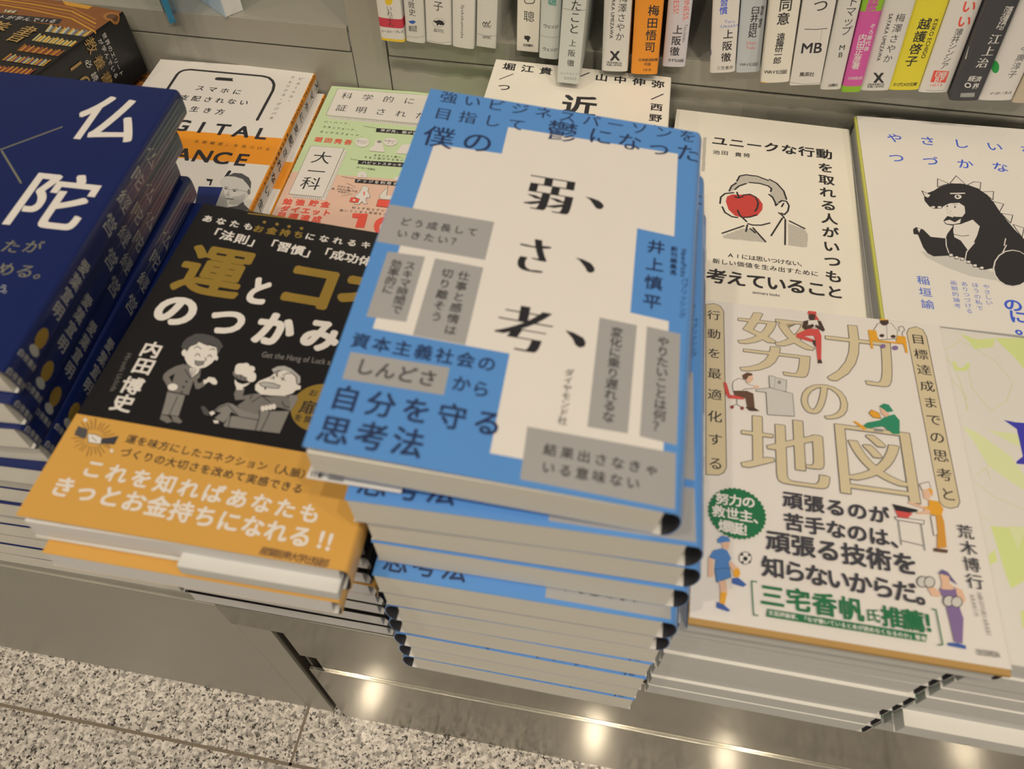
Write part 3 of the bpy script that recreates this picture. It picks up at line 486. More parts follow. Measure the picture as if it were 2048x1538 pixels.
  ('p',[(34.7,69.8),(34.8,69.1),(34.6,68.4),(34.1,67.9),(33.3,67.6),(32.5,67.6),(31.6,67.8),(30.9,68.3),(30.5,68.9),(30.4,69.7),(30.6,70.3),(31.1,70.9),(31.9,71.2),(32.7,71.2),(33.6,71),(34.3,70.5)],'W'),
  ('p',[(44.6,75.8),(45.5,77.9),(48.2,77.9),(50.1,76),(50.2,74.5),(48.8,74.3),(46.5,75.4),(45.8,74.3)],'W'),
  ('p',[(43.8,75.6),(44.5,76.2),(45.8,74.2),(45.1,73.5)],'W'),
  ('p',[(35.6,80.8),(39.9,81.5),(40.1,79.1),(38.3,75.8)],'W'),
  ('l',[(33.8,79.7),(38.2,75.5),(40.6,78.8),(41,81.2)],0.35,'K',0),
  ('l',[(37,80.4),(38.1,76.3)],0.35,'K',0),
  ('l',[(38.4,80.7),(38.5,77.4)],0.35,'K',0),
  ('p',[(37.6,73.5),(37.7,73.2),(37.7,73),(37.6,72.8),(37.4,72.7),(37.2,72.8),(37,72.9),(36.8,73),(36.7,73.2),(36.6,73.5),(36.6,73.7),(36.7,73.9),(36.9,74),(37.1,74),(37.3,73.9),(37.5,73.7)],'K'),
  ('p',[(37.5,70.5),(37.6,70.3),(37.5,70.1),(37.4,69.9),(37.3,69.8),(37.1,69.8),(36.9,69.9),(36.7,70.1),(36.5,70.3),(36.5,70.6),(36.5,70.8),(36.6,70.9),(36.8,71),(37,71),(37.2,70.9),(37.4,70.7)],'K'),
  ('l',[(36.9,66.7),(37.4,68.2),(38.2,66.5)],0.3,'K',0),
  ('p',[(31.2,88.8),(31.4,88.1),(31.4,87.4),(31.2,86.9),(30.8,86.7),(30.3,86.7),(29.8,87.1),(29.3,87.6),(28.9,88.3),(28.7,89.1),(28.7,89.8),(28.9,90.3),(29.2,90.5),(29.7,90.5),(30.3,90.1),(30.8,89.6)],'W'),
  ('p',[(45.5,89),(45.7,88.5),(45.7,88),(45.5,87.6),(45.3,87.4),(44.9,87.5),(44.6,87.7),(44.2,88.1),(44,88.6),(43.8,89.2),(43.8,89.7),(44,90),(44.2,90.2),(44.6,90.2),(44.9,89.9),(45.3,89.5)],'W'),
  ('p',[(30.2,88.7),(30.9,89.9),(31.1,94),(33.7,96.3),(39.2,95.2),(43,94.5),(44.4,90.8),(44.5,87.9),(43.8,85.3),(42.1,82.7),(39.6,81.3),(36.6,81.4),(33.6,83),(31.5,85.5)],'W'),
  ('p',[(27.4,91.6),(27,94.1),(27.8,97.3),(30.5,100.4),(34.1,101.2),(38.6,100.8),(41.9,99.4),(44.1,97.3),(45.4,95.6),(44.7,94.6),(45,91.9),(44.1,91.8),(42.6,94.5),(40.6,95.6),(38.1,96),(39.1,94.6),(36.5,95.2),(33.8,96.1),(33.3,94.4),(31.5,93),(30.7,91.6),(31,89.5),(29.3,90.8),(28.5,90.4)],'G6'),
  ('l',[(35.3,87.9),(35.4,89.1),(36.2,89.5),(37.4,88.3)],0.4,'K',0),
  ('l',[(40.8,88.6),(41.1,89.9),(41.9,89.8),(42.6,88.7)],0.4,'K',0),
  ('l',[(33.2,92.1),(34,93.5),(36.4,92.4)],0.4,'K',0),
  ('l',[(40.2,92.7),(41.4,93.7),(42.3,93.1)],0.4,'K',0),
  ('l',[(39.9,87.9),(40.9,86.8),(40.4,86.2)],0.4,'K',0),
  ('p',[(36.2,85.6),(36.9,85.2),(40.4,85.8),(40.6,83.8),(38.7,82.7),(37.2,83.3)],'G5'),
  ('l',[(36.2,85.6),(36.9,85.2),(40.4,85.8),(40.6,83.8),(38.7,82.7),(37.2,83.3)],0.3,'K',1),
  ('p',[(82.7,75.4),(86.2,76.1),(87.2,74),(86.2,67.3),(85,67.6)],'G5'),
  ('p',[(62.4,59.8),(73.7,60.8),(72.9,65.1),(85.6,67.3),(85.1,55.2),(61.6,53.9),(61,54.7),(61.5,59.2)],'G5'),
  ('p',[(66.8,72),(70,73.7),(72.3,72.3),(75.1,72.9),(82.3,74.9),(84.6,71.6),(85.4,67.6),(80.8,68.1),(73,66),(73.5,62.4),(66.4,62.9),(62.9,65.3),(64.6,67.9)],'G4'),
  ('p',[(59.3,74.2),(62.9,75),(63.5,70.9),(66.7,72.5),(69.4,73.5),(65.9,69.5),(61.2,68),(59.5,71)],'G4'),
  ('p',[(54.3,60.8),(55.7,63.8),(58.6,66),(60.9,65.8),(66.2,63.3),(73.8,62.6),(74.2,60.4),(69.3,59.8),(65.6,60),(61.6,61.9),(61.5,59.2),(60.6,55.8),(56,57.2),(57.7,60.6)],'G5'),
  ('l',[(74.1,61.8),(74.8,54.5)],0.4,'K',0),
  ('l',[(77.7,65.2),(77.1,54.7)],0.4,'K',0),
  ('l',[(54.5,60.4),(56.6,63.5),(58.9,65.1),(65.6,60),(74.3,60)],0.4,'K',0),
  ('l',[(62.2,60.2),(63,54.2)],0.4,'K',0),
  ('l',[(67.1,72.3),(67.2,69.8)],0.4,'K',0),
  ('l',[(68.3,68.5),(71.5,72.6),(76.1,69.9)],0.4,'K',0),
  ('l',[(80.9,71.3),(82.8,69),(85,69)],0.4,'K',0),
  ('l',[(74.1,61.8),(73.1,64.7),(85.5,67.3)],0.4,'K',0),
  ('p',[(48.1,61.8),(49.7,62.3),(52.5,60),(53.3,57.8),(50.9,58.2)],'G6'),
  ('p',[(55.8,56),(57.8,56.4),(58.7,55.1),(57,54.7)],'W'),
  ('p',[(52.7,59.6),(54,60.7),(55.4,59.7),(54.2,58.1)],'W'),
  ('p',[(71.6,83.5),(73,86.2),(76.5,88.4),(80.5,87.8),(83.2,85.5),(84.8,81.5),(86.3,81.3),(86.6,79.4),(84.9,78.6),(84,76.6),(81,74.5),(75.6,73.6),(70.9,73.2),(67.6,75),(66.7,77.6),(67.7,80.2),(70.1,82.2)],'W'),
  ('p',[(70.9,87.7),(72.9,89.8),(75.7,90.7),(79,89.9),(81.9,88.1),(84.5,86.2),(85.5,83),(84.6,81.8),(82.8,85.4),(79.8,87.6),(76.5,88.3),(74,87.6),(72.2,86)],'G7'),
  ('p',[(68,78.9),(69.7,80),(73.4,80.3),(77.5,79.5),(77.2,77.9),(73.6,77.4),(69.8,77.5)],'G7'),
  ('l',[(68,78.9),(69.7,80),(73.4,80.3),(77.5,79.5),(77.2,77.9),(73.6,77.4),(69.8,77.5)],0.35,'K',1),
  ('l',[(73.1,86.2),(74.9,84.2)],0.4,'K',0),
  ('l',[(74.1,86.7),(74,84.2)],0.4,'K',0),
  ('l',[(76.7,85.3),(78.4,87.1),(79.7,86.9)],0.4,'K',0),
  ('l',[(76.2,84),(78.7,82.8)],0.4,'K',0),
  ('l',[(77.6,84.8),(77.2,82.5)],0.4,'K',0),
  ('l',[(72.1,82.4),(73.2,83.8),(73.5,82.3)],0.4,'K',0),
  ('l',[(79.3,88),(82.7,85.8),(84.3,81.9)],0.4,'K',0),
  ('p',[(72,76.8),(72.1,76.5),(72.1,76.3),(72,76.1),(71.8,76),(71.6,76.1),(71.4,76.2),(71.2,76.4),(71.1,76.6),(71.1,76.9),(71.1,77.1),(71.2,77.3),(71.4,77.4),(71.6,77.4),(71.7,77.2),(71.9,77)],'K'),
  ('p',[(56.9,78.9),(58.9,77.3),(61.3,76.9),(64.2,78.5),(63.6,77),(62,75.1),(62.4,73.9),(59.8,73.4),(59.2,74.6),(57.8,76.7)],'W'),
  ('p',[(63.6,80.4),(63.4,79.5),(62.4,79),(61,78.8),(59.4,79),(57.6,79.5),(56.2,80.3),(55.2,81.3),(54.8,82.2),(55,83.1),(55.9,83.6),(57.4,83.8),(59,83.6),(60.8,83.1),(62.2,82.3),(63.2,81.3)],'G4'),
  ('l',[(57,82.7),(57.9,78.6)],0.3,'K',0),
  ('l',[(58.6,83.1),(59.5,79)],0.3,'K',0),
  ('l',[(60.3,83.5),(61.2,79.3)],0.3,'K',0),
  ('l',[(56.7,86.1),(57.3,83.5)],4,'W',0),
  ('l',[(58.9,86.8),(59.1,83.7)],4,'W',0),
  ('l',[(61.8,85.7),(61.1,82.9)],4,'W',0),
  ('l',[(63.4,82.4),(64,80.6)],4,'W',0),
  ('p',[(75,66.2),(75.1,65.7),(75.1,65.2),(74.9,64.8),(74.6,64.6),(74.2,64.6),(73.8,64.9),(73.5,65.3),(73.2,65.8),(73.1,66.4),(73.1,66.9),(73.3,67.3),(73.6,67.5),(74,67.4),(74.4,67.2),(74.7,66.8)],'W'),
  ('p',[(76.4,66.9),(76.6,66.3),(76.5,65.8),(76.3,65.4),(76,65.3),(75.6,65.3),(75.2,65.5),(74.9,66),(74.6,66.5),(74.5,67.1),(74.6,67.6),(74.7,68),(75.1,68.1),(75.4,68.1),(75.8,67.8),(76.2,67.4)],'W'),
  ('p',[(77.9,67.5),(78,67),(78,66.5),(77.8,66.1),(77.5,65.9),(77.1,66),(76.7,66.2),(76.3,66.6),(76.1,67.2),(76,67.7),(76,68.2),(76.2,68.6),(76.5,68.8),(76.9,68.8),(77.3,68.5),(77.6,68.1)],'W'),
  ('p',[(79.3,68.2),(79.4,67.6),(79.4,67.1),(79.2,66.8),(78.9,66.6),(78.5,66.6),(78.1,66.9),(77.8,67.3),(77.5,67.8),(77.4,68.4),(77.4,68.9),(77.6,69.3),(77.9,69.5),(78.3,69.4),(78.7,69.2),(79.1,68.7)],'W'),
 ],
 'F': [
  ('l',[(63.7,126.6),(85.1,148.3)],0.9,'OL',0),
  ('l',[(65,125.9),(85.2,105.3)],0.9,'OL',0),
  ('q','仏',88.8,140.4,123.5,176.7,'b','W'),
  ('q','陀',90,77.7,123.5,115.2,'b','W'),
  ('t','たが',101.1,65,110.4,66.2,8.5,'m','OL',0,1),
  ('t','める。',105.2,51.8,122.9,51.9,8.5,'m','OL',0,1),
  ('t','う。',109.3,40.9,112.9,40.6,5,'g','OL2',0,1),
  ('t','仏陀經営',138,141.9,138,91.8,10.5,'m','GL',0,1),
  ('t','愛葉宣明',138,63.8,138,38.4,7.5,'b','GL',0,1),
  ('p',[(141.6,23),(141.1,25.6),(139.8,27.5),(138,28.2),(136.2,27.5),(134.9,25.6),(134.4,23),(134.9,20.4),(136.2,18.5),(138,17.8),(139.8,18.5),(141.1,20.4)],'GO'),
  ('p',[(141.6,16.5),(141.1,17.6),(139.8,18.4),(138,18.7),(136.2,18.4),(134.9,17.6),(134.4,16.5),(134.9,15.4),(136.2,14.6),(138,14.3),(139.8,14.6),(141.1,15.4)],'GL'),
  ('t','白夜書房',132.8,11.3,143.2,11.3,3.4,'b','GL',0,1),
  ('t','白夜書房',132.8,1.9,143.2,1.9,3.4,'b','GL',0,1),
  ('p',[(132,128),(133.2,136),(133.79999999999998,186),(132.4,182)],'PG'),
  ('p',[(134.6,110),(135.6,118),(136.2,186),(135,182)],'PG'),
  ('p',[(137.2,96),(138,104),(138.6,180),(137.6,176)],'PG'),
  ('p',[(139.8,140),(141.4,148),(142,186),(140.20000000000002,182)],'PG'),
  ('p',[(142.4,120),(143.1,128),(143.7,176),(142.8,172)],'PG'),
 ],
 'G': [
  ('p',[(-76.2,179.1),(63,187),(130,188.8),(129.7,147.4),(97,153.5),(-38.4,142.4)],'TB'),
  ('l',[(-7.4,174.4),(49.1,179.8),(88,180.7),(118.4,170.6)],1.4,'TB2',0),
  ('l',[(-0.9,171.8),(52.6,175.8),(92,175.8),(122.6,165.2)],1.4,'TG',0),
  ('l',[(5.6,169.3),(56,171.9),(95.9,171),(126.8,159.9)],1.4,'TB2',0),
  ('l',[(12,166.9),(59.3,168),(99.8,166.2),(130.9,154.6)],1.4,'TG',0),
  ('p',[(71.5,188.8),(101.8,187.8),(102.1,182.6),(80.5,182.7)],'TG'),
  ('p',[(133.8,180.7),(134.9,178.4),(134.8,176.2),(133.6,174.3),(131.5,173.1),(128.7,172.7),(125.7,173.2),(123,174.6),(120.8,176.5),(119.7,178.8),(119.7,181),(120.9,182.9),(123,184.1),(125.9,184.5),(128.9,184),(131.7,182.7)],'TB2'),
  ('p',[(132.4,179.9),(133.1,178.4),(133,177),(132.2,175.7),(130.6,174.9),(128.7,174.6),(126.6,174.9),(124.7,175.7),(123.3,177),(122.6,178.4),(122.7,179.9),(123.6,181.2),(125.1,182),(127.1,182.3),(129.2,182),(131.1,181.2)],'TB3'),
  ('p',[(-49.7,153.3),(40.5,155.6),(93.9,162.9),(96.4,155.8),(30.7,144.6),(-30.2,134.4)],'K'),
  ('p',[(90.8,153.5),(92,153.5),(95.5,143.1),(94.3,143)],'TC'),
  ('p',[(92.6,152.3),(93.9,152.3),(96.8,143.3),(95.7,143.2)],'G3'),
  ('p',[(94.4,151.1),(95.7,151.2),(98.1,143.4),(97,143.3)],'BS2'),
  ('p',[(95.2,153.4),(96.4,153.4),(99.4,143.5),(98.3,143.4)],'OL'),
  ('p',[(97,152.2),(98.2,152.3),(100.8,143.6),(99.6,143.5)],'TG'),
  ('p',[(98.7,151.1),(99.9,151.1),(102.1,143.7),(101,143.6)],'TC'),
  ('p',[(99.5,153.3),(100.8,153.3),(103.4,143.8),(102.3,143.7)],'G3'),
  ('p',[(101.3,152.1),(102.5,152.2),(104.7,143.9),(103.6,143.8)],'BS2'),
  ('p',[(103,151),(104.2,151.1),(106,144.1),(104.9,144)],'OL'),
  ('p',[(103.9,153.2),(105.1,153.2),(107.4,144.2),(106.2,144.1)],'TG'),
  ('p',[(105.6,152),(106.8,152.1),(108.7,144.3),(107.5,144.2)],'TC'),
  ('p',[(106.5,154.2),(107.7,154.2),(110,144.4),(108.8,144.3)],'G3'),
  ('p',[(108.2,153.1),(109.4,153.1),(111.3,144.5),(110.2,144.4)],'BS2'),
  ('p',[(109.8,152),(111,152),(112.6,144.6),(111.5,144.5)],'OL'),
  ('p',[(110.8,154.1),(112,154.2),(113.9,144.8),(112.8,144.7)],'TG'),
  ('p',[(112.4,153),(113.6,153.1),(115.2,144.9),(114.1,144.8)],'TC'),
  ('p',[(114,151.9),(115.2,152),(116.5,145),(115.4,144.9)],'G3'),
  ('p',[(115.1,154),(116.3,154.1),(117.8,145.1),(116.7,145)],'BS2'),
  ('p',[(116.7,152.9),(117.8,153),(119.1,145.2),(118,145.1)],'OL'),
  ('p',[(118.2,151.9),(119.4,151.9),(120.4,145.3),(119.3,145.2)],'TG'),
  ('p',[(119.3,153.9),(120.5,154),(121.8,145.4),(120.6,145.3)],'TC'),
  ('p',[(120.9,152.9),(122,152.9),(123.1,145.6),(121.9,145.5)],'G3'),
  ('p',[(122,154.9),(123.2,155),(124.4,145.7),(123.2,145.6)],'BS2'),
  ('p',[(123.5,153.9),(124.7,153.9),(125.7,145.8),(124.5,145.7)],'OL'),
  ('p',[(125,152.8),(126.2,152.9),(127,145.9),(125.8,145.8)],'TG'),
  ('p',[(126.2,154.8),(127.4,154.9),(128.3,146),(127.1,145.9)],'TC'),
  ('p',[(92.7,139.2),(94,139.2),(95.5,128.9),(94.3,128.8)],'TC'),
  ('p',[(94.4,138),(95.7,138),(97,128.9),(95.7,128.9)],'OL'),
  ('p',[(96.1,136.7),(97.3,136.7),(98.5,129),(97.2,128.9)],'TC'),
  ('p',[(97.2,138.8),(98.5,138.8),(99.9,129.1),(98.7,129)],'TG'),
  ('p',[(98.9,137.6),(100.2,137.6),(101.4,129.1),(100.1,129.1)],'TC'),
  ('p',[(100.6,136.4),(101.9,136.4),(102.8,129.2),(101.6,129.2)],'OL'),
  ('p',[(101.8,138.5),(103.1,138.5),(104.3,129.3),(103.1,129.2)],'TC'),
  ('p',[(103.4,137.3),(104.7,137.3),(105.8,129.3),(104.5,129.3)],'TG'),
  ('p',[(105.1,136.1),(106.3,136.1),(107.2,129.4),(106,129.4)],'TC'),
  ('p',[(106.3,138.1),(107.6,138.1),(108.7,129.5),(107.4,129.4)],'OL'),
  ('p',[(107.9,137),(109.2,137),(110.1,129.5),(108.9,129.5)],'TC'),
  ('p',[(109.2,138.9),(110.4,138.9),(111.6,129.6),(110.3,129.6)],'TG'),
  ('p',[(110.8,137.8),(112.1,137.8),(113,129.7),(111.8,129.6)],'TC'),
  ('p',[(112.4,136.7),(113.7,136.7),(114.5,129.7),(113.2,129.7)],'OL'),
  ('p',[(113.7,138.6),(114.9,138.6),(115.9,129.8),(114.7,129.8)],'TC'),
  ('p',[(115.3,137.5),(116.5,137.5),(117.4,129.9),(116.1,129.8)],'TG'),
  ('p',[(116.9,136.4),(118.1,136.4),(118.8,129.9),(117.6,129.9)],'TC'),
  ('p',[(118.1,138.2),(119.4,138.2),(120.3,130),(119,130)],'OL'),
  ('p',[(119.7,137.2),(121,137.2),(121.7,130.1),(120.5,130)],'TC'),
  ('p',[(121.3,136.1),(122.5,136.1),(123.1,130.1),(121.9,130.1)],'TG'),
  ('p',[(122.6,137.9),(123.8,137.9),(124.6,130.2),(123.3,130.2)],'TC'),
  ('p',[(124.1,136.9),(125.4,136.9),(126,130.3),(124.8,130.2)],'OL'),
  ('p',[(125.4,138.6),(126.7,138.6),(127.4,130.3),(126.2,130.3)],'TC'),
  ('p',[(127,137.6),(128.3,137.6),(128.9,130.4),(127.6,130.4)],'TG'),
  ('p',[(92.8,123.3),(94,123.3),(95.3,113.4),(94.1,113.3)],'TB'),
  ('p',[(94.4,122.2),(95.5,122.2),(96.6,113.5),(95.5,113.4)],'TB2'),
  ('p',[(95.9,121),(97.1,121.1),(98,113.6),(96.8,113.5)],'TG'),
  ('p',[(97,123.1),(98.2,123.2),(99.3,113.7),(98.2,113.6)],'RD'),
  ('p',[(98.5,122),(99.7,122.1),(100.7,113.8),(99.5,113.7)],'TB'),
  ('p',[(100.1,120.9),(101.2,121),(102,113.9),(100.9,113.8)],'TB2'),
  ('p',[(101.2,123),(102.4,123.1),(103.3,114),(102.2,113.9)],'TG'),
  ('p',[(102.7,121.9),(103.9,122),(104.7,114.1),(103.5,114)],'RD'),
  ('p',[(104.2,120.8),(105.4,120.9),(106,114.2),(104.9,114.1)],'TB'),
  ('p',[(105.4,122.9),(106.6,122.9),(107.4,114.3),(106.2,114.2)],'TB2'),
  ('p',[(106.9,121.8),(108.1,121.9),(108.7,114.4),(107.5,114.3)],'TG'),
  ('p',[(108.1,123.8),(109.3,123.9),(110,114.5),(108.9,114.4)],'RD'),
  ('p',[(109.6,122.8),(110.7,122.8),(111.4,114.6),(110.2,114.5)],'TB'),
  ('p',[(111,121.7),(112.2,121.8),(112.7,114.7),(111.5,114.6)],'TB2'),
  ('p',[(112.3,123.7),(113.4,123.8),(114,114.8),(112.9,114.7)],'TG'),
  ('p',[(113.7,122.7),(114.9,122.7),(115.3,114.9),(114.2,114.8)],'RD'),
  ('p',[(115.1,121.6),(116.3,121.7),(116.7,115),(115.5,114.9)],'TB'),
  ('p',[(116.4,123.6),(117.6,123.6),(118,115.1),(116.9,115)],'TB2'),
  ('p',[(117.8,122.6),(119,122.6),(119.3,115.2),(118.2,115.1)],'TG'),
  ('p',[(119.2,121.5),(120.4,121.6),(120.6,115.3),(119.5,115.2)],'RD'),
  ('p',[(120.5,123.5),(121.7,123.5),(122,115.4),(120.8,115.3)],'TB'),
  ('p',[(121.9,122.5),(123.1,122.5),(123.3,115.5),(122.2,115.4)],'TB2'),
  ('p',[(123.2,124.4),(124.4,124.4),(124.6,115.6),(123.5,115.5)],'TG'),
  ('p',[(124.6,123.4),(125.8,123.4),(125.9,115.7),(124.8,115.6)],'RD'),
  ('p',[(126,122.4),(127.2,122.4),(127.3,115.8),(126.1,115.7)],'TB'),
  ('p',[(127.3,124.3),(128.5,124.3),(128.6,115.9),(127.4,115.8)],'TB2'),
  ('p',[(93.2,108.6),(94.3,108.6),(95,98.9),(93.9,98.8)],'TG'),
  ('p',[(94.6,107.5),(95.8,107.5),(96.4,99),(95.2,98.9)],'RD'),
  ('p',[(96.1,106.4),(97.2,106.5),(97.7,99.1),(96.6,99)],'BS2'),
  ('p',[(97.3,108.5),(98.4,108.6),(99.1,99.1),(97.9,99.1)],'TC'),
  ('p',[(98.7,107.4),(99.9,107.5),(100.4,99.2),(99.3,99.2)],'OL'),
  ('p',[(100.1,106.3),(101.3,106.4),(101.8,99.3),(100.6,99.2)],'TG'),
  ('p',[(101.3,108.5),(102.5,108.5),(103.1,99.4),(102,99.3)],'RD'),
  ('p',[(102.8,107.4),(103.9,107.4),(104.5,99.5),(103.3,99.4)],'BS2'),
  ('p',[(104.2,106.3),(105.3,106.4),(105.8,99.6),(104.7,99.5)],'TC'),
  ('p',[(105.4,108.4),(106.5,108.5),(107.2,99.7),(106,99.6)],'OL'),
  ('p',[(106.8,107.3),(108,107.4),(108.5,99.7),(107.4,99.7)],'TG'),
  ('p',[(108,109.4),(109.2,109.5),(109.8,99.8),(108.7,99.8)],'RD'),
  ('p',[(109.4,108.4),(110.6,108.4),(111.2,99.9),(110,99.8)],'BS2'),
  ('p',[(110.9,107.3),(112,107.4),(112.5,100),(111.4,99.9)],'TC'),
  ('p',[(112.1,109.4),(113.2,109.5),(113.9,100.1),(112.7,100)],'OL'),
  ('p',[(113.5,108.3),(114.6,108.4),(115.2,100.2),(114,100.1)],'TG'),
  ('p',[(114.9,107.2),(116,107.3),(116.5,100.3),(115.4,100.2)],'RD'),
  ('p',[(116.1,109.3),(117.2,109.4),(117.9,100.3),(116.7,100.3)],'BS2'),
  ('p',[(117.5,108.3),(118.7,108.3),(119.2,100.4),(118,100.4)],'TC'),
  ('p',[(118.9,107.2),(120.1,107.3),(120.5,100.5),(119.4,100.4)],'OL'),
  ('p',[(120.1,109.3),(121.3,109.3),(121.9,100.6),(120.7,100.5)],'TG'),
  ('p',[(121.5,108.2),(122.7,108.3),(123.2,100.7),(122,100.6)],'RD'),
  ('p',[(122.7,110.3),(123.9,110.4),(124.5,100.8),(123.4,100.7)],'BS2'),
  ('p',[(124.1,109.2),(125.3,109.3),(125.8,100.9),(124.7,100.8)],'TC'),
  ('p',[(125.5,108.2),(126.7,108.2),(127.2,100.9),(126,100.9)],'OL'),
  ('p',[(126.7,110.2),(127.9,110.3),(128.5,101),(127.3,101)],'TG'),
  ('p',[(93.3,92.7),(94.4,92.8),(94.8,84.2),(93.7,84)],'TB'),
  ('p',[(94.6,91.8),(95.8,91.9),(96.1,84.4),(95,84.2)],'RD'),
  ('p',[(96,90.9),(97.1,91.1),(97.4,84.6),(96.3,84.4)],'TG'),
  ('p',[(97.2,92.9),(98.3,93),(98.7,84.7),(97.6,84.6)],'TB'),
  ('p',[(98.6,92),(99.7,92.2),(100,84.9),(98.9,84.8)],'RD'),
  ('p',[(99.9,91.2),(101,91.3),(101.3,85.1),(100.2,84.9)],'TG'),
  ('p',[(101.1,93.1),(102.2,93.2),(102.6,85.3),(101.5,85.1)],'TB'),
  ('p',[(102.5,92.3),(103.6,92.4),(103.9,85.4),(102.8,85.3)],'RD'),
  ('p',[(103.8,91.4),(104.9,91.5),(105.2,85.6),(104.1,85.5)],'TG'),
  ('p',[(105,93.3),(106.1,93.5),(106.5,85.8),(105.4,85.6)],'TB'),
  ('p',[(106.3,92.5),(107.5,92.6),(107.8,86),(106.7,85.8)],'RD'),
  ('p',[(107.6,94.4),(108.7,94.6),(109.1,86.1),(108,86)],'TG'),
  ('p',[(108.9,93.6),(110,93.7),(110.4,86.3),(109.3,86.2)],'TB'),
  ('p',[(110.2,92.7),(111.3,92.9),(111.7,86.5),(110.6,86.3)],'RD'),
  ('p',[(111.4,94.6),(112.5,94.8),(113,86.7),(111.8,86.5)],'TG'),
  ('p',[(112.8,93.8),(113.9,93.9),(114.2,86.9),(113.1,86.7)],'TB'),
  ('p',[(114.1,93),(115.2,93.1),(115.5,87),(114.4,86.9)],'RD'),
  ('p',[(115.3,94.9),(116.4,95),(116.8,87.2),(115.7,87.1)],'TG'),
  ('p',[(116.6,94),(117.7,94.2),(118.1,87.4),(117,87.2)],'TB'),
  ('p',[(118,93.2),(119.1,93.4),(119.4,87.6),(118.3,87.4)],'RD'),
  ('p',[(119.2,95.1),(120.3,95.2),(120.7,87.7),(119.6,87.6)],'TG'),
  ('p',[(120.5,94.3),(121.6,94.4),(122,87.9),(120.9,87.8)],'TB'),
  ('p',[(121.7,96.2),(122.8,96.3),(123.3,88.1),(122.2,87.9)],'RD'),
  ('p',[(123,95.3),(124.1,95.5),(124.6,88.3),(123.4,88.1)],'TG'),
  ('p',[(124.4,94.5),(125.5,94.7),(125.8,88.4),(124.7,88.3)],'TB'),
  ('p',[(125.5,96.4),(126.6,96.5),(127.1,88.6),(126,88.5)],'RD'),
  ('p',[(41,161.5),(42.2,161.7),(44,157.4),(43,157.3)],'G3'),
  ('p',[(42.7,161.2),(43.8,161.4),(45.3,157.6),(44.2,157.5)],'OL'),
  ('p',[(44.2,160.9),(45.4,161.1),(46.5,157.8),(45.4,157.6)],'TC'),
  ('p',[(45.3,162.1),(46.5,162.3),(47.7,158),(46.6,157.8)],'G3'),
  ('p',[(46.8,161.8),(48,162),(48.9,158.1),(47.8,158)],'OL'),
  ('p',[(48.3,161.5),(49.4,161.6),(50.1,158.3),(49,158.2)],'TC'),
  ('p',[(49.5,162.6),(50.6,162.8),(51.3,158.5),(50.3,158.3)],'G3'),
  ('p',[(50.9,162.3),(52.1,162.5),(52.5,158.7),(51.5,158.5)],'OL'),
  ('t','ートが学んでいる',40.2,149.4,89.8,157.5,6.2,'m','W',0,1),
  ('q','書',74.2,122.5,88.3,146.3,'m','GD'),
  ('t','養',55.6,135.8,55.6,135.8,20,'m','GD',0,1),
  ('t','世界のエリート',136,160.6,166.1,160.6,4.6,'m','W',0,1),
  ('t','が学んでいる',137.8,154.8,164.9,154.8,4.6,'m','W',0,1),
  ('t','教養書',136,145.3,162.7,145.3,11,'m','GD',0,1),
  ('t','必読',145.2,135.6,155.6,135.6,6.5,'m','W',0,1),
  ('t','100',141.2,124.8,167.2,124.8,17,'m','GD',0,1),
 ],
 'H': [
  ('p',[(0.1,66),(129.5,66),(129.5,97.5),(0.1,97.5)],'OG'),
  ('p',[(129.6,0.1),(134.5,0.1),(134.5,187.9),(129.6,187.9)],'OG'),
  ('l',[(21.8,105.9),(21.5,168.3),(22.3,172.2),(24.5,174.8),(29.4,176.5),(90.1,174.9),(95.6,173.4),(100,169.3),(102.8,164.2),(104.2,156.7),(103.9,117.4)],2.3,'K',0),
  ('l',[(55.5,166.7),(68.6,166.8)],4.2,'K',0),
  ('p',[(70.5,167.2),(70.7,166.4),(70.6,165.6),(70.3,165.1),(69.9,164.9),(69.3,165),(68.8,165.4),(68.3,166.1),(67.9,166.8),(67.7,167.7),(67.8,168.4),(68,168.9),(68.5,169.1),(69,169),(69.6,168.6),(70.1,168)],'W'),
  ('t','スマホに',46.6,152.3,77.1,150.9,7.4,'b','K',0,1),
  ('t','支配されない',38.8,138.4,86.8,137.8,7.4,'b','K',0,1),
  ('t','生き方',52.3,124.7,72.8,123.7,7.4,'b','K',0,1),
  ('t','DIGITAL',18.1,105.4,113.2,101.6,18.5,'h','K',0,1),
  ('t','STANCE',34.3,71.6,108,69.9,18.5,'h','K',0,1),
  ('t','な距離感」を見つける',68.3,86.1,122.5,83.8,3.8,'g','K',0,1),
  ('t','ピョートル・',121.3,174.8,120.8,144.2,3.9,'g','K',0,1),
  ('t','フェリクス・グジバチ',114.2,176.1,114,120.8,3.9,'g','K',0,1),
  ('l',[(103.5,55.6),(102.8,48.1)],2.4,'K',0),
  ('p',[(90,45.9),(94.8,45.9),(95.5,39.4),(94.4,39.2),(93.7,43.4),(91.2,43.7)],'K'),
  ('p',[(100.2,44.2),(101.6,49.2),(106.2,52.2),(111.2,54.1),(118.9,50.2),(123.5,42.3),(125.7,34.3),(124.2,29.4),(123.4,24.7),(120.8,20.7),(116,21.3),(111.4,27.8),(108,33.2),(103.3,38.6)],'G3'),
  ('p',[(103.6,50.4),(107.1,54.5),(112.7,54.6),(119.1,50.8),(122.5,45.8),(124.3,38.6),(121.3,42.6),(115.4,48.7),(109.2,50.5)],'G6'),
  ('l',[(106,37.7),(109,37.1),(111.6,36.3),(115.3,35.9),(117.4,36.8),(124.6,35.3)],0.5,'G2',0),
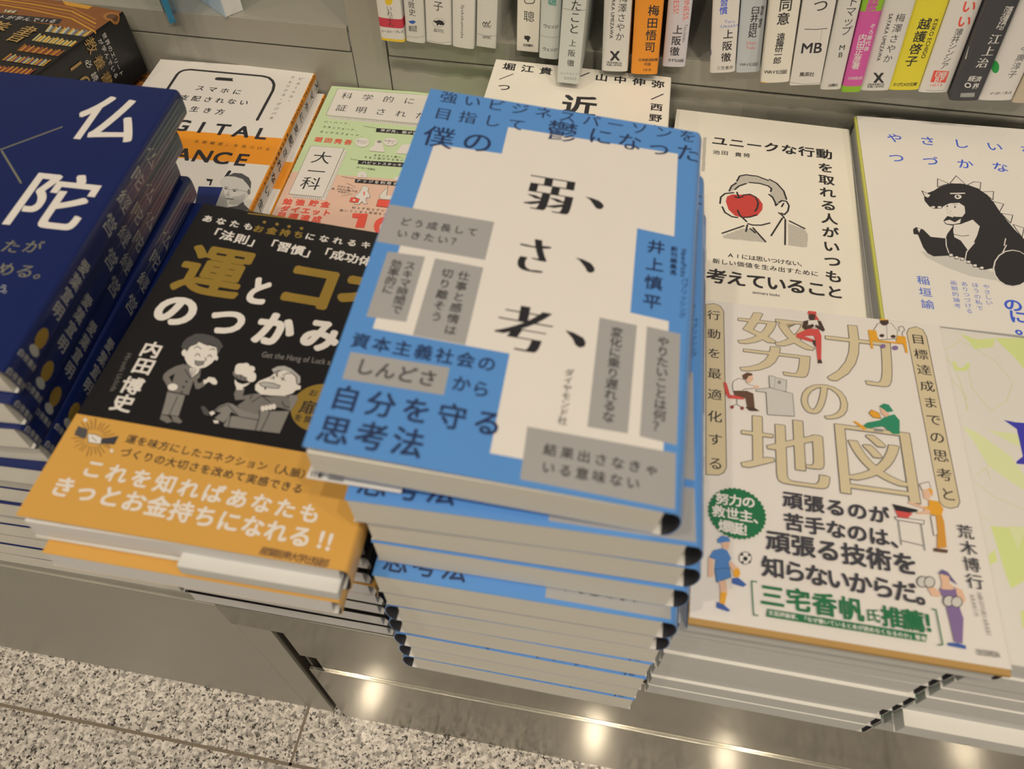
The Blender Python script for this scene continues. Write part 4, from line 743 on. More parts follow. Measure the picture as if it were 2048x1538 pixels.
  ('p',[(125.1,36),(125.4,34.8),(125.4,33.8),(125.3,33.2),(125,32.9),(124.5,33.1),(123.9,33.7),(123.4,34.6),(123,35.7),(122.7,36.8),(122.6,37.8),(122.7,38.5),(123.1,38.8),(123.5,38.6),(124.1,38),(124.6,37.1)],'G4'),
  ('p',[(114.9,35.8),(114.9,35.4),(114.8,35.2),(114.5,34.9),(114.1,34.8),(113.7,34.8),(113.3,35),(113,35.2),(112.8,35.5),(112.8,35.8),(112.9,36.1),(113.2,36.3),(113.6,36.4),(114,36.4),(114.4,36.3),(114.7,36)],'K2'),
  ('p',[(107.9,37.2),(108,37),(107.9,36.7),(107.7,36.6),(107.5,36.5),(107.2,36.5),(106.9,36.6),(106.7,36.8),(106.6,37.1),(106.5,37.3),(106.6,37.6),(106.8,37.8),(107,37.8),(107.3,37.8),(107.6,37.7),(107.8,37.5)],'K2'),
  ('l',[(112,37),(115.6,37.5)],0.6,'G6',0),
  ('l',[(105.8,38.9),(108.1,38.7)],0.6,'G6',0),
  ('p',[(109.4,36),(110.1,35.9),(112.2,30.5),(109.9,30.9)],'G7'),
  ('p',[(114.4,29.4),(118.9,31.1),(121.9,33.8),(123.6,29.9),(121.7,22.8),(117.4,21.7),(114.2,21.9)],'G7'),
  ('l',[(106.1,37.5),(108.2,37)],0.7,'G6',0),
  ('l',[(109.3,31.6),(111.2,30.7)],0.6,'G2',0),
  ('l',[(111.2,27.2),(116,27)],0.8,'G6',0),
  ('p',[(115.2,18.9),(120.8,20.7),(123.4,25.6),(125.2,22.6),(131.3,17.2),(116.1,16.4)],'G6'),
  ('p',[(87.6,37.2),(104.6,38.4),(106.3,18),(92.1,18.5)],'NV'),
  ('p',[(104.6,38.4),(116.3,17),(106.3,18)],'G7'),
  ('w','DIGITAL STANCE',131.2,182.3,131.2,115.8,3.2,'g','K',-90),
  ('t','健全な距離感を見つける',132.2,104.6,132.2,48.6,2.6,'b','K',0,1),
  ('t','ピョートル・',132.2,36.6,132.2,14.600000000000001,2.6,'g','K',0,1),
  ('t','スマホに支配されない生',139,181.3,139,33.7,8.2,'b','K',0,1),
 ],
 'J': [
  ('p',[(0.1,0.1),(128.9,0.1),(128.9,78.1),(0.1,78.1)],'SA'),
  ('p',[(8.6,147.3),(8.9,144.2),(80.5,141.9),(80.6,145.2)],'W'),
  ('l',[(9,147.1),(10.3,144.6)],0.25,'K',0),
  ('l',[(10.6,147.1),(11.9,144.6)],0.25,'K',0),
  ('l',[(12.1,147),(13.4,144.5)],0.25,'K',0),
  ('l',[(13.7,147),(15,144.5)],0.25,'K',0),
  ('l',[(15.3,146.9),(16.6,144.4)],0.25,'K',0),
  ('l',[(16.9,146.9),(18.2,144.4)],0.25,'K',0),
  ('l',[(18.4,146.9),(19.7,144.3)],0.25,'K',0),
  ('l',[(20,146.8),(21.3,144.3)],0.25,'K',0),
  ('l',[(21.6,146.8),(22.9,144.3)],0.25,'K',0),
  ('l',[(23.2,146.7),(24.4,144.2)],0.25,'K',0),
  ('l',[(24.7,146.7),(26,144.2)],0.25,'K',0),
  ('l',[(26.3,146.6),(27.6,144.1)],0.25,'K',0),
  ('l',[(27.9,146.6),(29.1,144.1)],0.25,'K',0),
  ('l',[(29.5,146.6),(30.7,144.1)],0.25,'K',0),
  ('l',[(31,146.5),(32.3,144)],0.25,'K',0),
  ('l',[(32.6,146.5),(33.8,144)],0.25,'K',0),
  ('l',[(34.2,146.4),(35.4,143.9)],0.25,'K',0),
  ('l',[(35.7,146.4),(37,143.9)],0.25,'K',0),
  ('l',[(37.3,146.3),(38.5,143.9)],0.25,'K',0),
  ('l',[(38.9,146.3),(40.1,143.8)],0.25,'K',0),
  ('l',[(40.4,146.3),(41.7,143.8)],0.25,'K',0),
  ('l',[(42,146.2),(43.2,143.7)],0.25,'K',0),
  ('l',[(43.6,146.2),(44.8,143.7)],0.25,'K',0),
  ('l',[(45.1,146.1),(46.3,143.6)],0.25,'K',0),
  ('l',[(46.7,146.1),(47.9,143.6)],0.25,'K',0),
  ('l',[(48.2,146.1),(49.4,143.6)],0.25,'K',0),
  ('l',[(49.8,146),(51,143.5)],0.25,'K',0),
  ('l',[(51.4,146),(52.6,143.5)],0.25,'K',0),
  ('l',[(52.9,145.9),(54.1,143.4)],0.25,'K',0),
  ('l',[(54.5,145.9),(55.7,143.4)],0.25,'K',0),
  ('l',[(56,145.8),(57.2,143.4)],0.25,'K',0),
  ('l',[(57.6,145.8),(58.8,143.3)],0.25,'K',0),
  ('l',[(59.1,145.8),(60.3,143.3)],0.25,'K',0),
  ('l',[(60.7,145.7),(61.9,143.2)],0.25,'K',0),
  ('l',[(62.3,145.7),(63.4,143.2)],0.25,'K',0),
  ('l',[(63.8,145.6),(65,143.2)],0.25,'K',0),
  ('l',[(65.4,145.6),(66.5,143.1)],0.25,'K',0),
  ('l',[(66.9,145.6),(68.1,143.1)],0.25,'K',0),
  ('l',[(68.5,145.5),(69.6,143)],0.25,'K',0),
  ('l',[(70,145.5),(71.2,143)],0.25,'K',0),
  ('l',[(71.6,145.4),(72.7,142.9)],0.25,'K',0),
  ('l',[(73.1,145.4),(74.3,142.9)],0.25,'K',0),
  ('l',[(74.7,145.3),(75.8,142.9)],0.25,'K',0),
  ('l',[(76.2,145.3),(77.3,142.8)],0.25,'K',0),
  ('l',[(77.8,145.3),(78.9,142.8)],0.25,'K',0),
  ('l',[(79.3,145.2),(80.4,142.7)],0.25,'K',0),
  ('p',[(6,184.5),(83.7,184),(82.9,145.5),(6.2,148.1)],'W'),
  ('l',[(6,184.5),(83.7,184),(82.9,145.5),(6.2,148.1)],0.22,'K',1),
  ('t','科学的にすご',16.1,175.5,100.9,173.9,9.2,'g','K',0,1),
  ('t','証明された',15.9,158.8,79.7,156.1,9.2,'g','K',0,1),
  ('t','ハーバード、',8.5,139.6,28.1,139.2,3,'g','K2',0,1),
  ('t','スタンフォード、',9.1,133.1,35.1,131.9,3,'g','K2',0,1),
  ('t','オックスフォード…',8.7,126.8,40.6,125.5,3,'g','K2',0,1),
  ('t','堀田秀吾',8.9,117,32,116.3,6.2,'h','RE',0,1),
  ('p',[(31.3,106.3),(33.8,105.2),(32.7,49.7),(8.1,49.9),(7.8,52.4),(30.1,52.6)],'W'),
  ('l',[(32.4,104),(33.8,104)],0.25,'K',0),
  ('l',[(32.3,101.7),(33.7,101.6)],0.25,'K',0),
  ('l',[(32.2,99.3),(33.6,99.2)],0.25,'K',0),
  ('l',[(32.2,96.9),(33.6,96.9)],0.25,'K',0),
  ('l',[(32.1,94.6),(33.5,94.5)],0.25,'K',0),
  ('l',[(32.1,92.3),(33.4,92.2)],0.25,'K',0),
  ('l',[(32,90),(33.4,89.9)],0.25,'K',0),
  ('l',[(31.9,87.7),(33.3,87.6)],0.25,'K',0),
  ('l',[(31.9,85.4),(33.3,85.3)],0.25,'K',0),
  ('l',[(31.8,83.1),(33.2,83)],0.25,'K',0),
  ('l',[(31.8,80.8),(33.1,80.8)],0.25,'K',0),
  ('l',[(31.7,78.6),(33.1,78.5)],0.25,'K',0),
  ('l',[(31.7,76.3),(33,76.3)],0.25,'K',0),
  ('l',[(31.6,74.1),(32.9,74)],0.25,'K',0),
  ('l',[(31.5,71.9),(32.9,71.8)],0.25,'K',0),
  ('l',[(31.5,69.6),(32.8,69.6)],0.25,'K',0),
  ('l',[(31.4,67.4),(32.8,67.4)],0.25,'K',0),
  ('l',[(31.4,65.3),(32.7,65.2)],0.25,'K',0),
  ('l',[(31.3,63.1),(32.6,63)],0.25,'K',0),
  ('l',[(31.3,60.9),(32.6,60.8)],0.25,'K',0),
  ('l',[(31.2,58.7),(32.5,58.7)],0.25,'K',0),
  ('l',[(31.1,56.6),(32.5,56.5)],0.25,'K',0),
  ('l',[(31.1,54.4),(32.4,54.4)],0.25,'K',0),
  ('l',[(31,52.3),(32.4,52.3)],0.25,'K',0),
  ('l',[(8.4,52.1),(9.8,49.9)],0.25,'K',0),
  ('l',[(9.9,52.1),(11.3,49.9)],0.25,'K',0),
  ('l',[(11.3,52.1),(12.7,49.9)],0.25,'K',0),
  ('l',[(12.8,52.1),(14.2,49.9)],0.25,'K',0),
  ('l',[(14.3,52.1),(15.6,49.9)],0.25,'K',0),
  ('l',[(15.7,52.1),(17.1,49.9)],0.25,'K',0),
  ('l',[(17.2,52.1),(18.5,49.9)],0.25,'K',0),
  ('l',[(18.6,52.2),(20,49.9)],0.25,'K',0),
  ('l',[(20.1,52.2),(21.4,49.9)],0.25,'K',0),
  ('l',[(21.5,52.2),(22.9,49.9)],0.25,'K',0),
  ('l',[(23,52.2),(24.3,49.9)],0.25,'K',0),
  ('l',[(24.4,52.2),(25.8,49.9)],0.25,'K',0),
  ('l',[(25.9,52.2),(27.2,49.9)],0.25,'K',0),
  ('l',[(27.3,52.2),(28.7,49.9)],0.25,'K',0),
  ('l',[(28.8,52.2),(30.1,49.9)],0.25,'K',0),
  ('p',[(5.5,108.7),(30.9,108.6),(30.1,52.6),(5.4,52.9)],'W'),
  ('l',[(5.5,108.7),(30.9,108.6),(30.1,52.6),(5.4,52.9)],0.22,'K',1),
  ('t','大',17.5,95.6,17.5,95.6,15,'g','K',0,1),
  ('t','一',17.8,79.5,17.8,79.5,14,'g','K',0,1),
  ('t','科',17.6,66,17.6,66,15,'g','K',0,1),
  ('p',[(49.3,136),(84.8,136),(84.1,131.2),(49.8,131.4)],'K'),
  ('l',[(38.5,137.5),(49.5,136)],0.25,'K',0),
  ('t','体が先、脳が後',54.7,133.9,79.9,133.2,3.6,'b','W',0,1),
  ('p',[(45.1,95.9),(81.8,97.2),(81.3,92.1),(45.5,91.8)],'K'),
  ('l',[(38.4,96.9),(45.1,95.9)],0.25,'K',0),
  ('t','ハビットスタッキン',49.8,93.8,79.8,94.2,3.6,'b','W',0,1),
  ('p',[(47.9,74.8),(80.5,75.1),(80.2,70.9),(48.4,70.8)],'K'),
  ('l',[(37.4,76.1),(47.9,74.8)],0.25,'K',0),
  ('t','ナッジを利用す',50.8,73.1,77.3,72.8,3.6,'b','W',0,1),
  ('t','まず小さく動く。',55.9,103.3,77.5,103.2,2.5,'g','K2',0,1),
  ('t','すると脳がやる気に',49.4,100.1,76.8,99.6,2.5,'g','K2',0,1),
  ('t','コーヒーを飲む',46,88,59,86.8,2.5,'g','K2',0,1),
  ('t','知らず知らずに',54.3,44.2,75,43.8,2.5,'g','K2',0,1),
  ('t','動いてしまう環境をつ',46.7,40.5,77.3,40.2,2.5,'g','K2',0,1),
  ('t','ただいまー',38.4,65.4,47.8,64.4,2.5,'g','K2',0,1),
  ('t','あ、テキスト開いてる',34.8,62.3,51.8,61.3,2.5,'g','K2',0,1),
  ('t','やるかー',39.9,59.6,46.6,59.1,2.5,'g','K2',0,1),
  ('t','勉強',7,44.9,16,45.1,6.6,'h','RE',0,1),
  ('t','貯金',25.6,45.4,34,45,6.6,'h','RE',0,1),
  ('t','ダイエット',7.5,37.5,37,36.7,6.6,'h','RE',0,1),
  ('t','目標達成',7.1,30.6,32.2,29.5,6.6,'h','RE',0,1),
  ('p',[(55.1,38.2),(65.6,39),(66.4,25),(60.2,24.8),(60,33.9),(55.8,34)],'RE'),
  ('p',[(86.8,28.5),(87.1,24.9),(86.2,21.7),(84.3,19.4),(81.8,18.4),(78.9,18.7),(76.2,20.5),(74,23.3),(72.6,26.8),(72.3,30.4),(73.1,33.7),(75,36),(77.6,37.1),(80.5,36.7),(83.3,34.9),(85.5,32)],'RE'),
  ('p',[(83.3,27.1),(83.5,25.2),(83.1,23.5),(82.2,22.3),(81,21.8),(79.7,22),(78.3,22.9),(77.2,24.4),(76.6,26.2),(76.4,28.2),(76.8,29.9),(77.6,31.1),(78.8,31.6),(80.2,31.4),(81.6,30.4),(82.6,28.9)],'SA'),
  ('p',[(47.9,117.6),(48.1,115.3),(47.4,113.3),(46.1,111.9),(44.2,111.2),(42.2,111.4),(40.2,112.5),(38.6,114.2),(37.7,116.4),(37.5,118.7),(38.2,120.7),(39.5,122.2),(41.4,122.8),(43.5,122.6),(45.4,121.6),(47,119.8)],'W'),
  ('p',[(68.9,120.8),(68.8,118.9),(68,117.2),(66.6,115.9),(64.6,115.3),(62.6,115.4),(60.6,116.3),(59.1,117.7),(58.3,119.5),(58.3,121.4),(59.1,123.1),(60.6,124.4),(62.5,125),(64.6,124.9),(66.6,124),(68,122.6)],'W'),
  ('p',[(51.7,118.1),(53,121),(55.9,121.7),(58.5,117),(62,107.4),(49.7,107.7),(51.1,112.4),(52.5,114.4)],'W'),
  ('p',[(57.1,119.6),(57.1,119),(56.8,118.4),(56.3,118),(55.6,117.8),(54.9,117.8),(54.2,118.1),(53.7,118.6),(53.4,119.2),(53.4,119.8),(53.7,120.3),(54.2,120.8),(54.9,121),(55.6,120.9),(56.3,120.7),(56.8,120.2)],'G2'),
  ('p',[(70.6,107.2),(73,117.6),(81,119.8),(82.8,107.1)],'W'),
  ('p',[(48.8,76.3),(47.9,81.6),(50.8,83.7),(54.5,81.9),(56.1,76.9)],'W'),
  ('l',[(50.9,78.5),(53.3,78.5)],0.25,'K',0),
  ('p',[(75,76.3),(75.6,80.4),(80,80.9),(80.5,76.4)],'W'),
  ('t','動かなきゃ',39.2,118.4,45.8,118.4,1.7,'g','K2',0,1),
  ('t','いけない',40.1,116.3,45.9,116.3,1.7,'g','K2',0,1),
  ('t','体が動かない',59.5,121.1,67.2,121.1,1.7,'g','K2',0,1),
  ('t','から',62.4,118.5,65.5,118.5,1.7,'g','K2',0,1),
  ('p',[(54.9,66.6),(57.1,68.2),(59.9,65.5),(60,62.2),(63,57.1),(62.4,55.2),(60.8,55.8),(60.9,52.3),(62.8,49.5),(60.7,48.5),(58.7,51.2),(57,47.6),(54,47.7),(54.7,53.9),(51.9,55.2),(54.6,60.5),(54.9,63.8)],'W'),
  ('l',[(54.9,66.6),(57.1,68.2),(59.9,65.5),(60,62.2),(63,57.1),(62.4,55.2),(60.8,55.8),(60.9,52.3),(62.8,49.5),(60.7,48.5),(58.7,51.2),(57,47.6),(54,47.7),(54.7,53.9),(51.9,55.2),(54.6,60.5),(54.9,63.8)],0.18,'K',1),
  ('p',[(57.1,61.3),(58.1,61.5),(58.9,57.5),(58.3,57.1)],'RE'),
  ('p',[(50.1,54.5),(56.3,53.6),(56.1,49),(49.8,50.1)],'RE'),
  ('l',[(50.1,54.5),(56.3,53.6),(56.1,49),(49.8,50.1)],0.2,'K',1),
  ('p',[(53.7,51.9),(53.7,51.5),(53.6,51.2),(53.3,50.9),(53,50.8),(52.6,50.8),(52.2,51),(51.9,51.3),(51.8,51.6),(51.8,52),(51.9,52.3),(52.2,52.6),(52.5,52.7),(52.9,52.7),(53.3,52.5),(53.6,52.2)],'W'),
  ('p',[(69.3,54.6),(79.1,54.5),(79.3,47.1),(69.6,47.5)],'RE'),
  ('l',[(69.3,54.6),(79.1,54.5),(79.3,47.1),(69.6,47.5)],0.2,'K',1),
  ('p',[(69.3,58.8),(73.1,69),(74,59.5),(70.3,55.3)],'W'),
  ('l',[(69.3,58.8),(73.1,69),(74,59.5),(70.3,55.3)],0.2,'K',1),
  ('p',[(70.3,55.3),(74,59.5),(80.9,59.3),(81,55.5)],'W'),
  ('l',[(42.9,69.1),(50.7,65.8)],0.2,'K',0),
  ('l',[(42.8,55.2),(50.1,58)],0.2,'K',0),
 ],
 'K': [
  ('t','堀江貴文／山中伸弥',11,180.1,118.4,177.5,9.6,'h','K',0,1),
  ('t','／西野亮',118.7,161.9,118.5,123.9,9,'h','K',0,1),
  ('t','／つ',11,166.9,11.6,153.6,9.5,'b','K',0,1),
  ('t','近',66,140.9,66,140.9,25,'h','K',0,1),
 ],
 'L': [
  ('p',[(12.6,185.3),(21.2,182.6),(31.4,185.3),(28.8,178.2),(18.7,175.1),(16.6,180.1)],'LG'),
  ('p',[(31.4,185.3),(50,188.7),(47,153),(40.3,170.5),(36.4,177.1),(33.1,182)],'LG'),
  ('p',[(3.3,120.9),(11,117.4),(24,106.1),(31.1,89.2),(28.4,86.2),(21,91),(11.9,98.6),(7.7,111.3)],'LG2'),
  ('p',[(15.9,120.4),(29.1,120.7),(36,112.3),(27.7,113.5)],'LG2'),
  ('p',[(6.8,64.7),(32.3,67),(27.9,47.5),(9.8,34.5),(8.6,42.9),(7.8,53.9)],'LG'),
  ('p',[(1.8,48.3),(6.5,52.6),(6.4,46.9),(2,43.9)],'LG'),
  ('p',[(11.6,24.4),(23.9,29.8),(20.4,14),(11,17.3)],'LG'),
  ('p',[(15.1,66.2),(23.3,67.1),(16.7,54.4)],'LG2'),
  ('l',[(6.1,163),(6.6,158.8),(10.7,159.1),(13.4,163.2)],2.2,'LG',0),
  ('l',[(2.7,171.8),(12.4,180.2),(19.9,174.9),(28.2,168.3),(34.1,156.8)],0.35,'LG3',0),
  ('l',[(2.2,168.5),(6.9,153.4),(8,132.5)],0.35,'LG3',0),
  ('l',[(12.8,160.7),(12.7,146.8),(19.4,133.1),(28.6,140.7),(35,155.4)],0.35,'LG3',0),
  ('l',[(3.7,88.1),(11.8,80.7),(24,76.8)],0.35,'LG3',0),
  ('l',[(5.5,92.2),(10.6,97.1),(11.6,90.8)],0.35,'LG3',0),
  ('l',[(1.1,153.9),(8.4,141.5),(7.2,130.9)],0.35,'LG3',0),
  ('l',[(1.5,69.1),(7.3,67.8)],0.35,'LG3',0),
  ('p',[(24.9,128.4),(30.6,128),(61.9,130.8),(61.2,127.9),(45.6,126.4),(41.6,122.9),(40.1,109),(43.2,106.3),(42.6,103.5),(25.8,102.2),(26.1,103.6),(29.8,107.2),(30.3,123.7),(27.9,125.8)],'IN'),
  ('p',[(76,88),(84,84),(98,64),(106,48),(102,46),(92,56),(82,72)],'LG'),
  ('l',[(68,92),(78,104),(94,100),(102,84)],0.35,'LG3',0),
  ('p',[(70,132),(78,128),(92,108),(100,92),(96,90),(86,100),(76,116)],'LG2'),
  ('l',[(62,136),(72,148),(88,144),(96,128)],0.35,'LG3',0),
  ('p',[(98,166),(106,162),(120,142),(128,126),(124,124),(114,134),(104,150)],'LG'),
  ('l',[(90,170),(100,182),(116,178),(124,162)],0.35,'LG3',0),
  ('p',[(88,50),(96,46),(110,26),(118,10),(114,8),(104,18),(94,34)],'LG2'),
  ('l',[(80,54),(90,66),(106,62),(114,46)],0.35,'LG3',0),
  ('p',[(106,116),(114,112),(128,92),(136,76),(132,74),(122,84),(112,100)],'LG2'),
  ('l',[(98,120),(108,132),(124,128),(132,112)],0.35,'LG3',0),
 ],
 'Eobi': [
  ('t','運を味方にしたコネクション（人脈）',27.1,40.5,102.1,37.8,4.5,'b','K',0,1),
  ('t','づくりの大切さを改めて実感できる',27.6,34,100.6,31,4.6,'b','K',0,1),
  ('t','これを知ればあなたも',18.8,24.4,108.6,21.1,8.8,'h','W',0,1),
  ('t','きっとお金持ちになれる',11.4,14.6,108,10.8,9.4,'h','W',0,1),
  ('t','!!',116.2,11.2,119.7,10.8,10,'h','W',0,1),
  ('t','産業能率大学出版部',96.5,2.4,120.2,1.7,3.8,'b','BR2',0,1),
  ('l',[(16.1,38.9),(19.8,39.6)],0.25,'BR2',0),
  ('l',[(16.5,37.9),(21.2,37.8)],0.25,'BR2',0),
  ('l',[(16.5,37),(20.8,35.3)],0.25,'BR2',0),
  ('l',[(16.4,36.1),(20.7,34.5)],0.25,'BR2',0),
  ('l',[(15.9,35.3),(19.6,32.3)],0.25,'BR2',0),
  ('l',[(15.3,34.7),(19.1,30.4)],0.25,'BR2',0),
  ('l',[(14.5,34.3),(16.6,31)],0.25,'BR2',0),
  ('l',[(13.5,34.1),(15,29.9)],0.25,'BR2',0),
  ('l',[(12.5,34.2),(13.5,29.3)],0.25,'BR2',0),
  ('l',[(11.5,34.4),(10.4,31.1)],0.25,'BR2',0),
  ('l',[(10.5,34.9),(9.2,31.6)],0.25,'BR2',0),
  ('l',[(9.6,35.6),(6.8,32.5)],0.25,'BR2',0),
  ('l',[(8.8,36.4),(5.7,34.9)],0.25,'BR2',0),
  ('l',[(8.2,37.3),(3.8,36.4)],0.25,'BR2',0),
  ('l',[(7.9,38.3),(3.8,38.8)],0.25,'BR2',0),
  ('l',[(7.8,39.2),(3.1,40.1)],0.25,'BR2',0),
  ('l',[(7.9,40.1),(3.8,42.4)],0.25,'BR2',0),
  ('l',[(8.4,40.9),(3.8,44.6)],0.25,'BR2',0),
  ('l',[(9,41.5),(6.1,44.6)],0.25,'BR2',0),
  ('l',[(9.8,41.9),(7.2,46.2)],0.25,'BR2',0),
  ('l',[(10.8,42.1),(8.7,47.4)],0.25,'BR2',0),
  ('l',[(11.8,42.1),(11.8,45.8)],0.25,'BR2',0),
  ('l',[(12.9,41.8),(13.2,45.8)],0.25,'BR2',0),
  ('l',[(13.9,41.3),(15.6,45.4)],0.25,'BR2',0),
  ('l',[(14.8,40.6),(17.3,42.9)],0.25,'BR2',0),
  ('l',[(15.6,39.8),(19.4,41.7)],0.25,'BR2',0),
  ('p',[(3.6,42.3),(8.1,41.6),(9.3,36.9),(4.1,38)],'G6'),
  ('p',[(15.3,38.3),(21.5,41),(21.6,36.7),(16,36.1)],'K2'),
  ('p',[(8.9,39.6),(12.1,39.8),(15.4,39),(16.3,35.8),(11.2,35.6)],'W'),
  ('l',[(8.9,39.6),(12.1,39.8),(15.4,39),(16.3,35.8),(11.2,35.6)],0.25,'K',1),
  ('l',[(11.3,38.4),(14.2,36.8)],0.25,'K',0),
  ('p',[(5.8,45.9),(5.9,45.6),(5.8,45.3),(5.7,45),(5.5,44.9),(5.1,44.9),(4.8,45.1),(4.5,45.3),(4.3,45.6),(4.2,46),(4.2,46.3),(4.3,46.6),(4.6,46.7),(4.9,46.7),(5.2,46.5),(5.5,46.3)],'W'),
  ('p',[(22.7,33.8),(22.8,33.5),(22.7,33.2),(22.6,33),(22.3,32.8),(22,32.9),(21.7,33),(21.4,33.2),(21.2,33.5),(21.1,33.9),(21.2,34.2),(21.3,34.4),(21.6,34.5),(21.9,34.5),(22.2,34.4),(22.5,34.1)],'W'),
 ],
 'S1': [
  ('p',[(100,0),(176,0),(176,1.9),(100,1.9)],'YE'),
  ('p',[(100,10.4),(176,10.4),(176,17.2),(100,17.2)],'RC'),
  ('p',[(140.6,30),(140.2,28.9),(139.5,27.9),(138.5,27.2),(137.4,26.9),(136.4,27),(135.6,27.5),(135.1,28.4),(135,29.5),(135.4,30.6),(136.1,31.5),(137.1,32.2),(138.1,32.6),(139.2,32.5),(140,31.9),(140.5,31.1)],'YE'),
  ('t','いれぶん',137.4,24.4,137.3,13.5,4.4,'g','K',0,1),
  ('t','イースト・プレス',130.1,7,145.1,7.9,2.3,'b','K',0,1),
 ],
 'S2': [
  ('t','南敦史',133.6,32.9,134.2,22.3,5.4,'g','K',0,1),
  ('p',[(130.9,15.5),(134.6,16.6),(136.7,15.8),(134.4,13.8),(131.8,14.2)],'BS'),
  ('t','誠文堂',131.9,11.1,136.1,11.6,2.3,'b','K',0,1),
  ('t','新光社',131.9,9,136,9.3,2.3,'b','K',0,1),
  ('l',[(128.6,3.6),(135.6,3.8),(143.3,5.6)],0.25,'G2',0),
 ],
 'S3': [
  ('t','子',137.9,28,137.9,28,7.5,'g','K',0,1),
  ('p',[(142.6,16.6),(142.2,15.2),(141.1,13.9),(139.5,12.9),(137.7,12.4),(135.8,12.4),(134.3,12.9),(133.3,13.9),(133,15.2),(133.4,16.5),(134.5,17.8),(136,18.8),(137.9,19.3),(139.7,19.3),(141.2,18.8),(142.3,17.8)],'G2'),
  ('p',[(142.3,16.5),(142,15.3),(141,14.1),(139.4,13.2),(137.7,12.7),(135.9,12.6),(134.5,13.1),(133.5,14),(133.2,15.2),(133.6,16.5),(134.6,17.7),(136.1,18.6),(137.9,19.1),(139.6,19.1),(141.1,18.6),(142,17.7)],'W'),
  ('p',[(134.1,17.2),(136.3,17.2),(138.1,18.1),(140.9,17.6),(142.1,15.9),(141.4,14.3),(140.2,14.7),(139,14.2),(138.1,15),(137.3,13.6),(136.5,13.8),(136.2,15.3),(134.4,16)],'K'),
  ('t','晶文社',135.3,10.1,140.4,10.1,3,'g','K2',0,1),
  ('l',[(128.8,1.1),(137.7,0.8),(147.6,2.5)],0.25,'G2',0),
 ],
 'S4': [
  ('w','Ilyukokuminsha',135.8,31.7,135.4,7.1,3.2,'g','K',-90),
 ],
 'S5': [
  ('l',[(132.4,17),(133.6,18.9),(134.5,17),(135.4,19),(136.4,17.1),(138.1,20)],0.55,'K',0),
  ('t','マイナビ',133.4,15.6,137.9,15.9,2.6,'b','K',0,1),
  ('t','マイナビ',133.4,7.4,138,7.7,2.6,'b','K',0,1),
  ('l',[(128.6,9.4),(135.4,8.8),(143,9.8)],0.3,'G2',0),
 ],
 'S6': [
  ('t','聰',136.6,25.7,136.6,25.7,8.2,'g','K',0,1),
  ('l',[(133.1,37.5),(133.4,35.5),(134.6,34.7),(138.9,35.1),(140,36.2),(140.1,38.2)],0.6,'K',0),
  ('p',[(138.1,10.5),(137.9,9.8),(137.5,9.3),(136.7,8.8),(135.8,8.6),(135,8.7),(134.2,8.9),(133.7,9.4),(133.5,10),(133.7,10.6),(134.1,11.2),(134.9,11.6),(135.8,11.8),(136.6,11.8),(137.4,11.5),(137.9,11.1)],'K'),
  ('p',[(134.6,9.8),(137.9,10.5),(136.5,6.6)],'K'),
  ('p',[(133,11.4),(134.9,11.7),(134.6,10.4)],'K'),
  ('t','笠間書院',133.8,4.5,139.3,4.7,2.1,'b','K',0,1),
 ],
 'S7': [
  ('t','聰',135.9,41.3,135.9,41.3,6.4,'b','TE',0,1),
  ('t','ウェッジ',131.8,23.9,139.7,23.9,3,'b','K',0,1),
  ('t','ウェッジ',131.8,7.1,139.9,7.1,3,'b','K',0,1),
  ('l',[(128.3,16.6),(134.8,16),(143.1,16.8)],0.25,'G2',0),
 ],
 'S8': [
  ('t','たこと',137.1,54.2,136.9,39,7.6,'m','K',0,1),
  ('t','上阪徹',136.8,29.2,136.7,15,5.2,'m','K',0,1),
  ('t','ダイヤモンド社',130.9,6.8,143.9,7.5,2,'g','G2',0,1),
  ('w','120262',132.3,3.5,141.8,4.1,2.6,'g','G2',0),
  ('l',[(128.9,51.5),(136.5,50.7),(143.9,52.2)],0.3,'G2',0),
 ],
 'S9': [
  ('t','梅澤さやか',140.5,51.2,139.5,25.3,6.2,'g','K',0,1),
  ('w','SAYAKA UMEZAWA',134.4,57,133.8,23.7,3.2,'b','K',-90),
  ('p',[(133.4,14.9),(134.9,15),(140.4,8.7),(140.4,8.1),(138.9,8.1),(133.4,14.4)],'K'),
  ('p',[(140,15.2),(138.4,15.1),(133.7,8.4),(133.7,7.9),(135.4,7.9),(140.1,14.6)],'K'),
  ('p',[(138.3,11.6),(138.2,11),(137.9,10.5),(137.5,10.2),(136.9,10.1),(136.4,10.2),(135.9,10.5),(135.6,10.9),(135.5,11.5),(135.6,12.1),(135.8,12.5),(136.3,12.9),(136.8,13),(137.3,12.9),(137.8,12.6),(138.1,12.2)],'K'),
  ('t','CROSSMEDIA',131.9,6.6,141.3,6.4,2,'b','K',0,1),
  ('t','PUBLISHING',131.9,4.8,141.4,4.8,2,'b','K',0,1),
 ],
 'S10': [
  ('t','梅田悟司',140.5,44.8,139.8,19.9,7.6,'b','K',0,1),
  ('t','日本経済新聞',133.7,10.6,144.8,10.7,2.4,'b','K',0,1),
  ('t','出版',137.8,7.7,140.2,7.6,2.4,'b','K',0,1),
  ('w','11515',135.9,3.3,142.1,3.5,2.3,'b','K',0),
 ],
 'S11': [
  ('t','上阪徹',136.2,26.9,135.6,11.4,6.8,'b','K',0,1),
  ('w','HAPPINESS.',139.7,60.1,140.7,32.5,5,'g','RE',-90),
  ('w','SUCCESS!',132.4,60,134,37.7,5,'g','RE',-90),
  ('w','Toru Uesaka',141.4,30.6,141.1,18.2,2.6,'g','K',-90),
  ('t','きずな出版',132.6,4.9,141.4,4.7,2.5,'b','K',0,1),
 ],
 'S12': [
  ('t','習慣',135.2,49.1,135.1,43.8,5.4,'b','BU',0,1),
  ('w','Toru',136.1,36.3,143,36.1,3,'g','BU2',0),
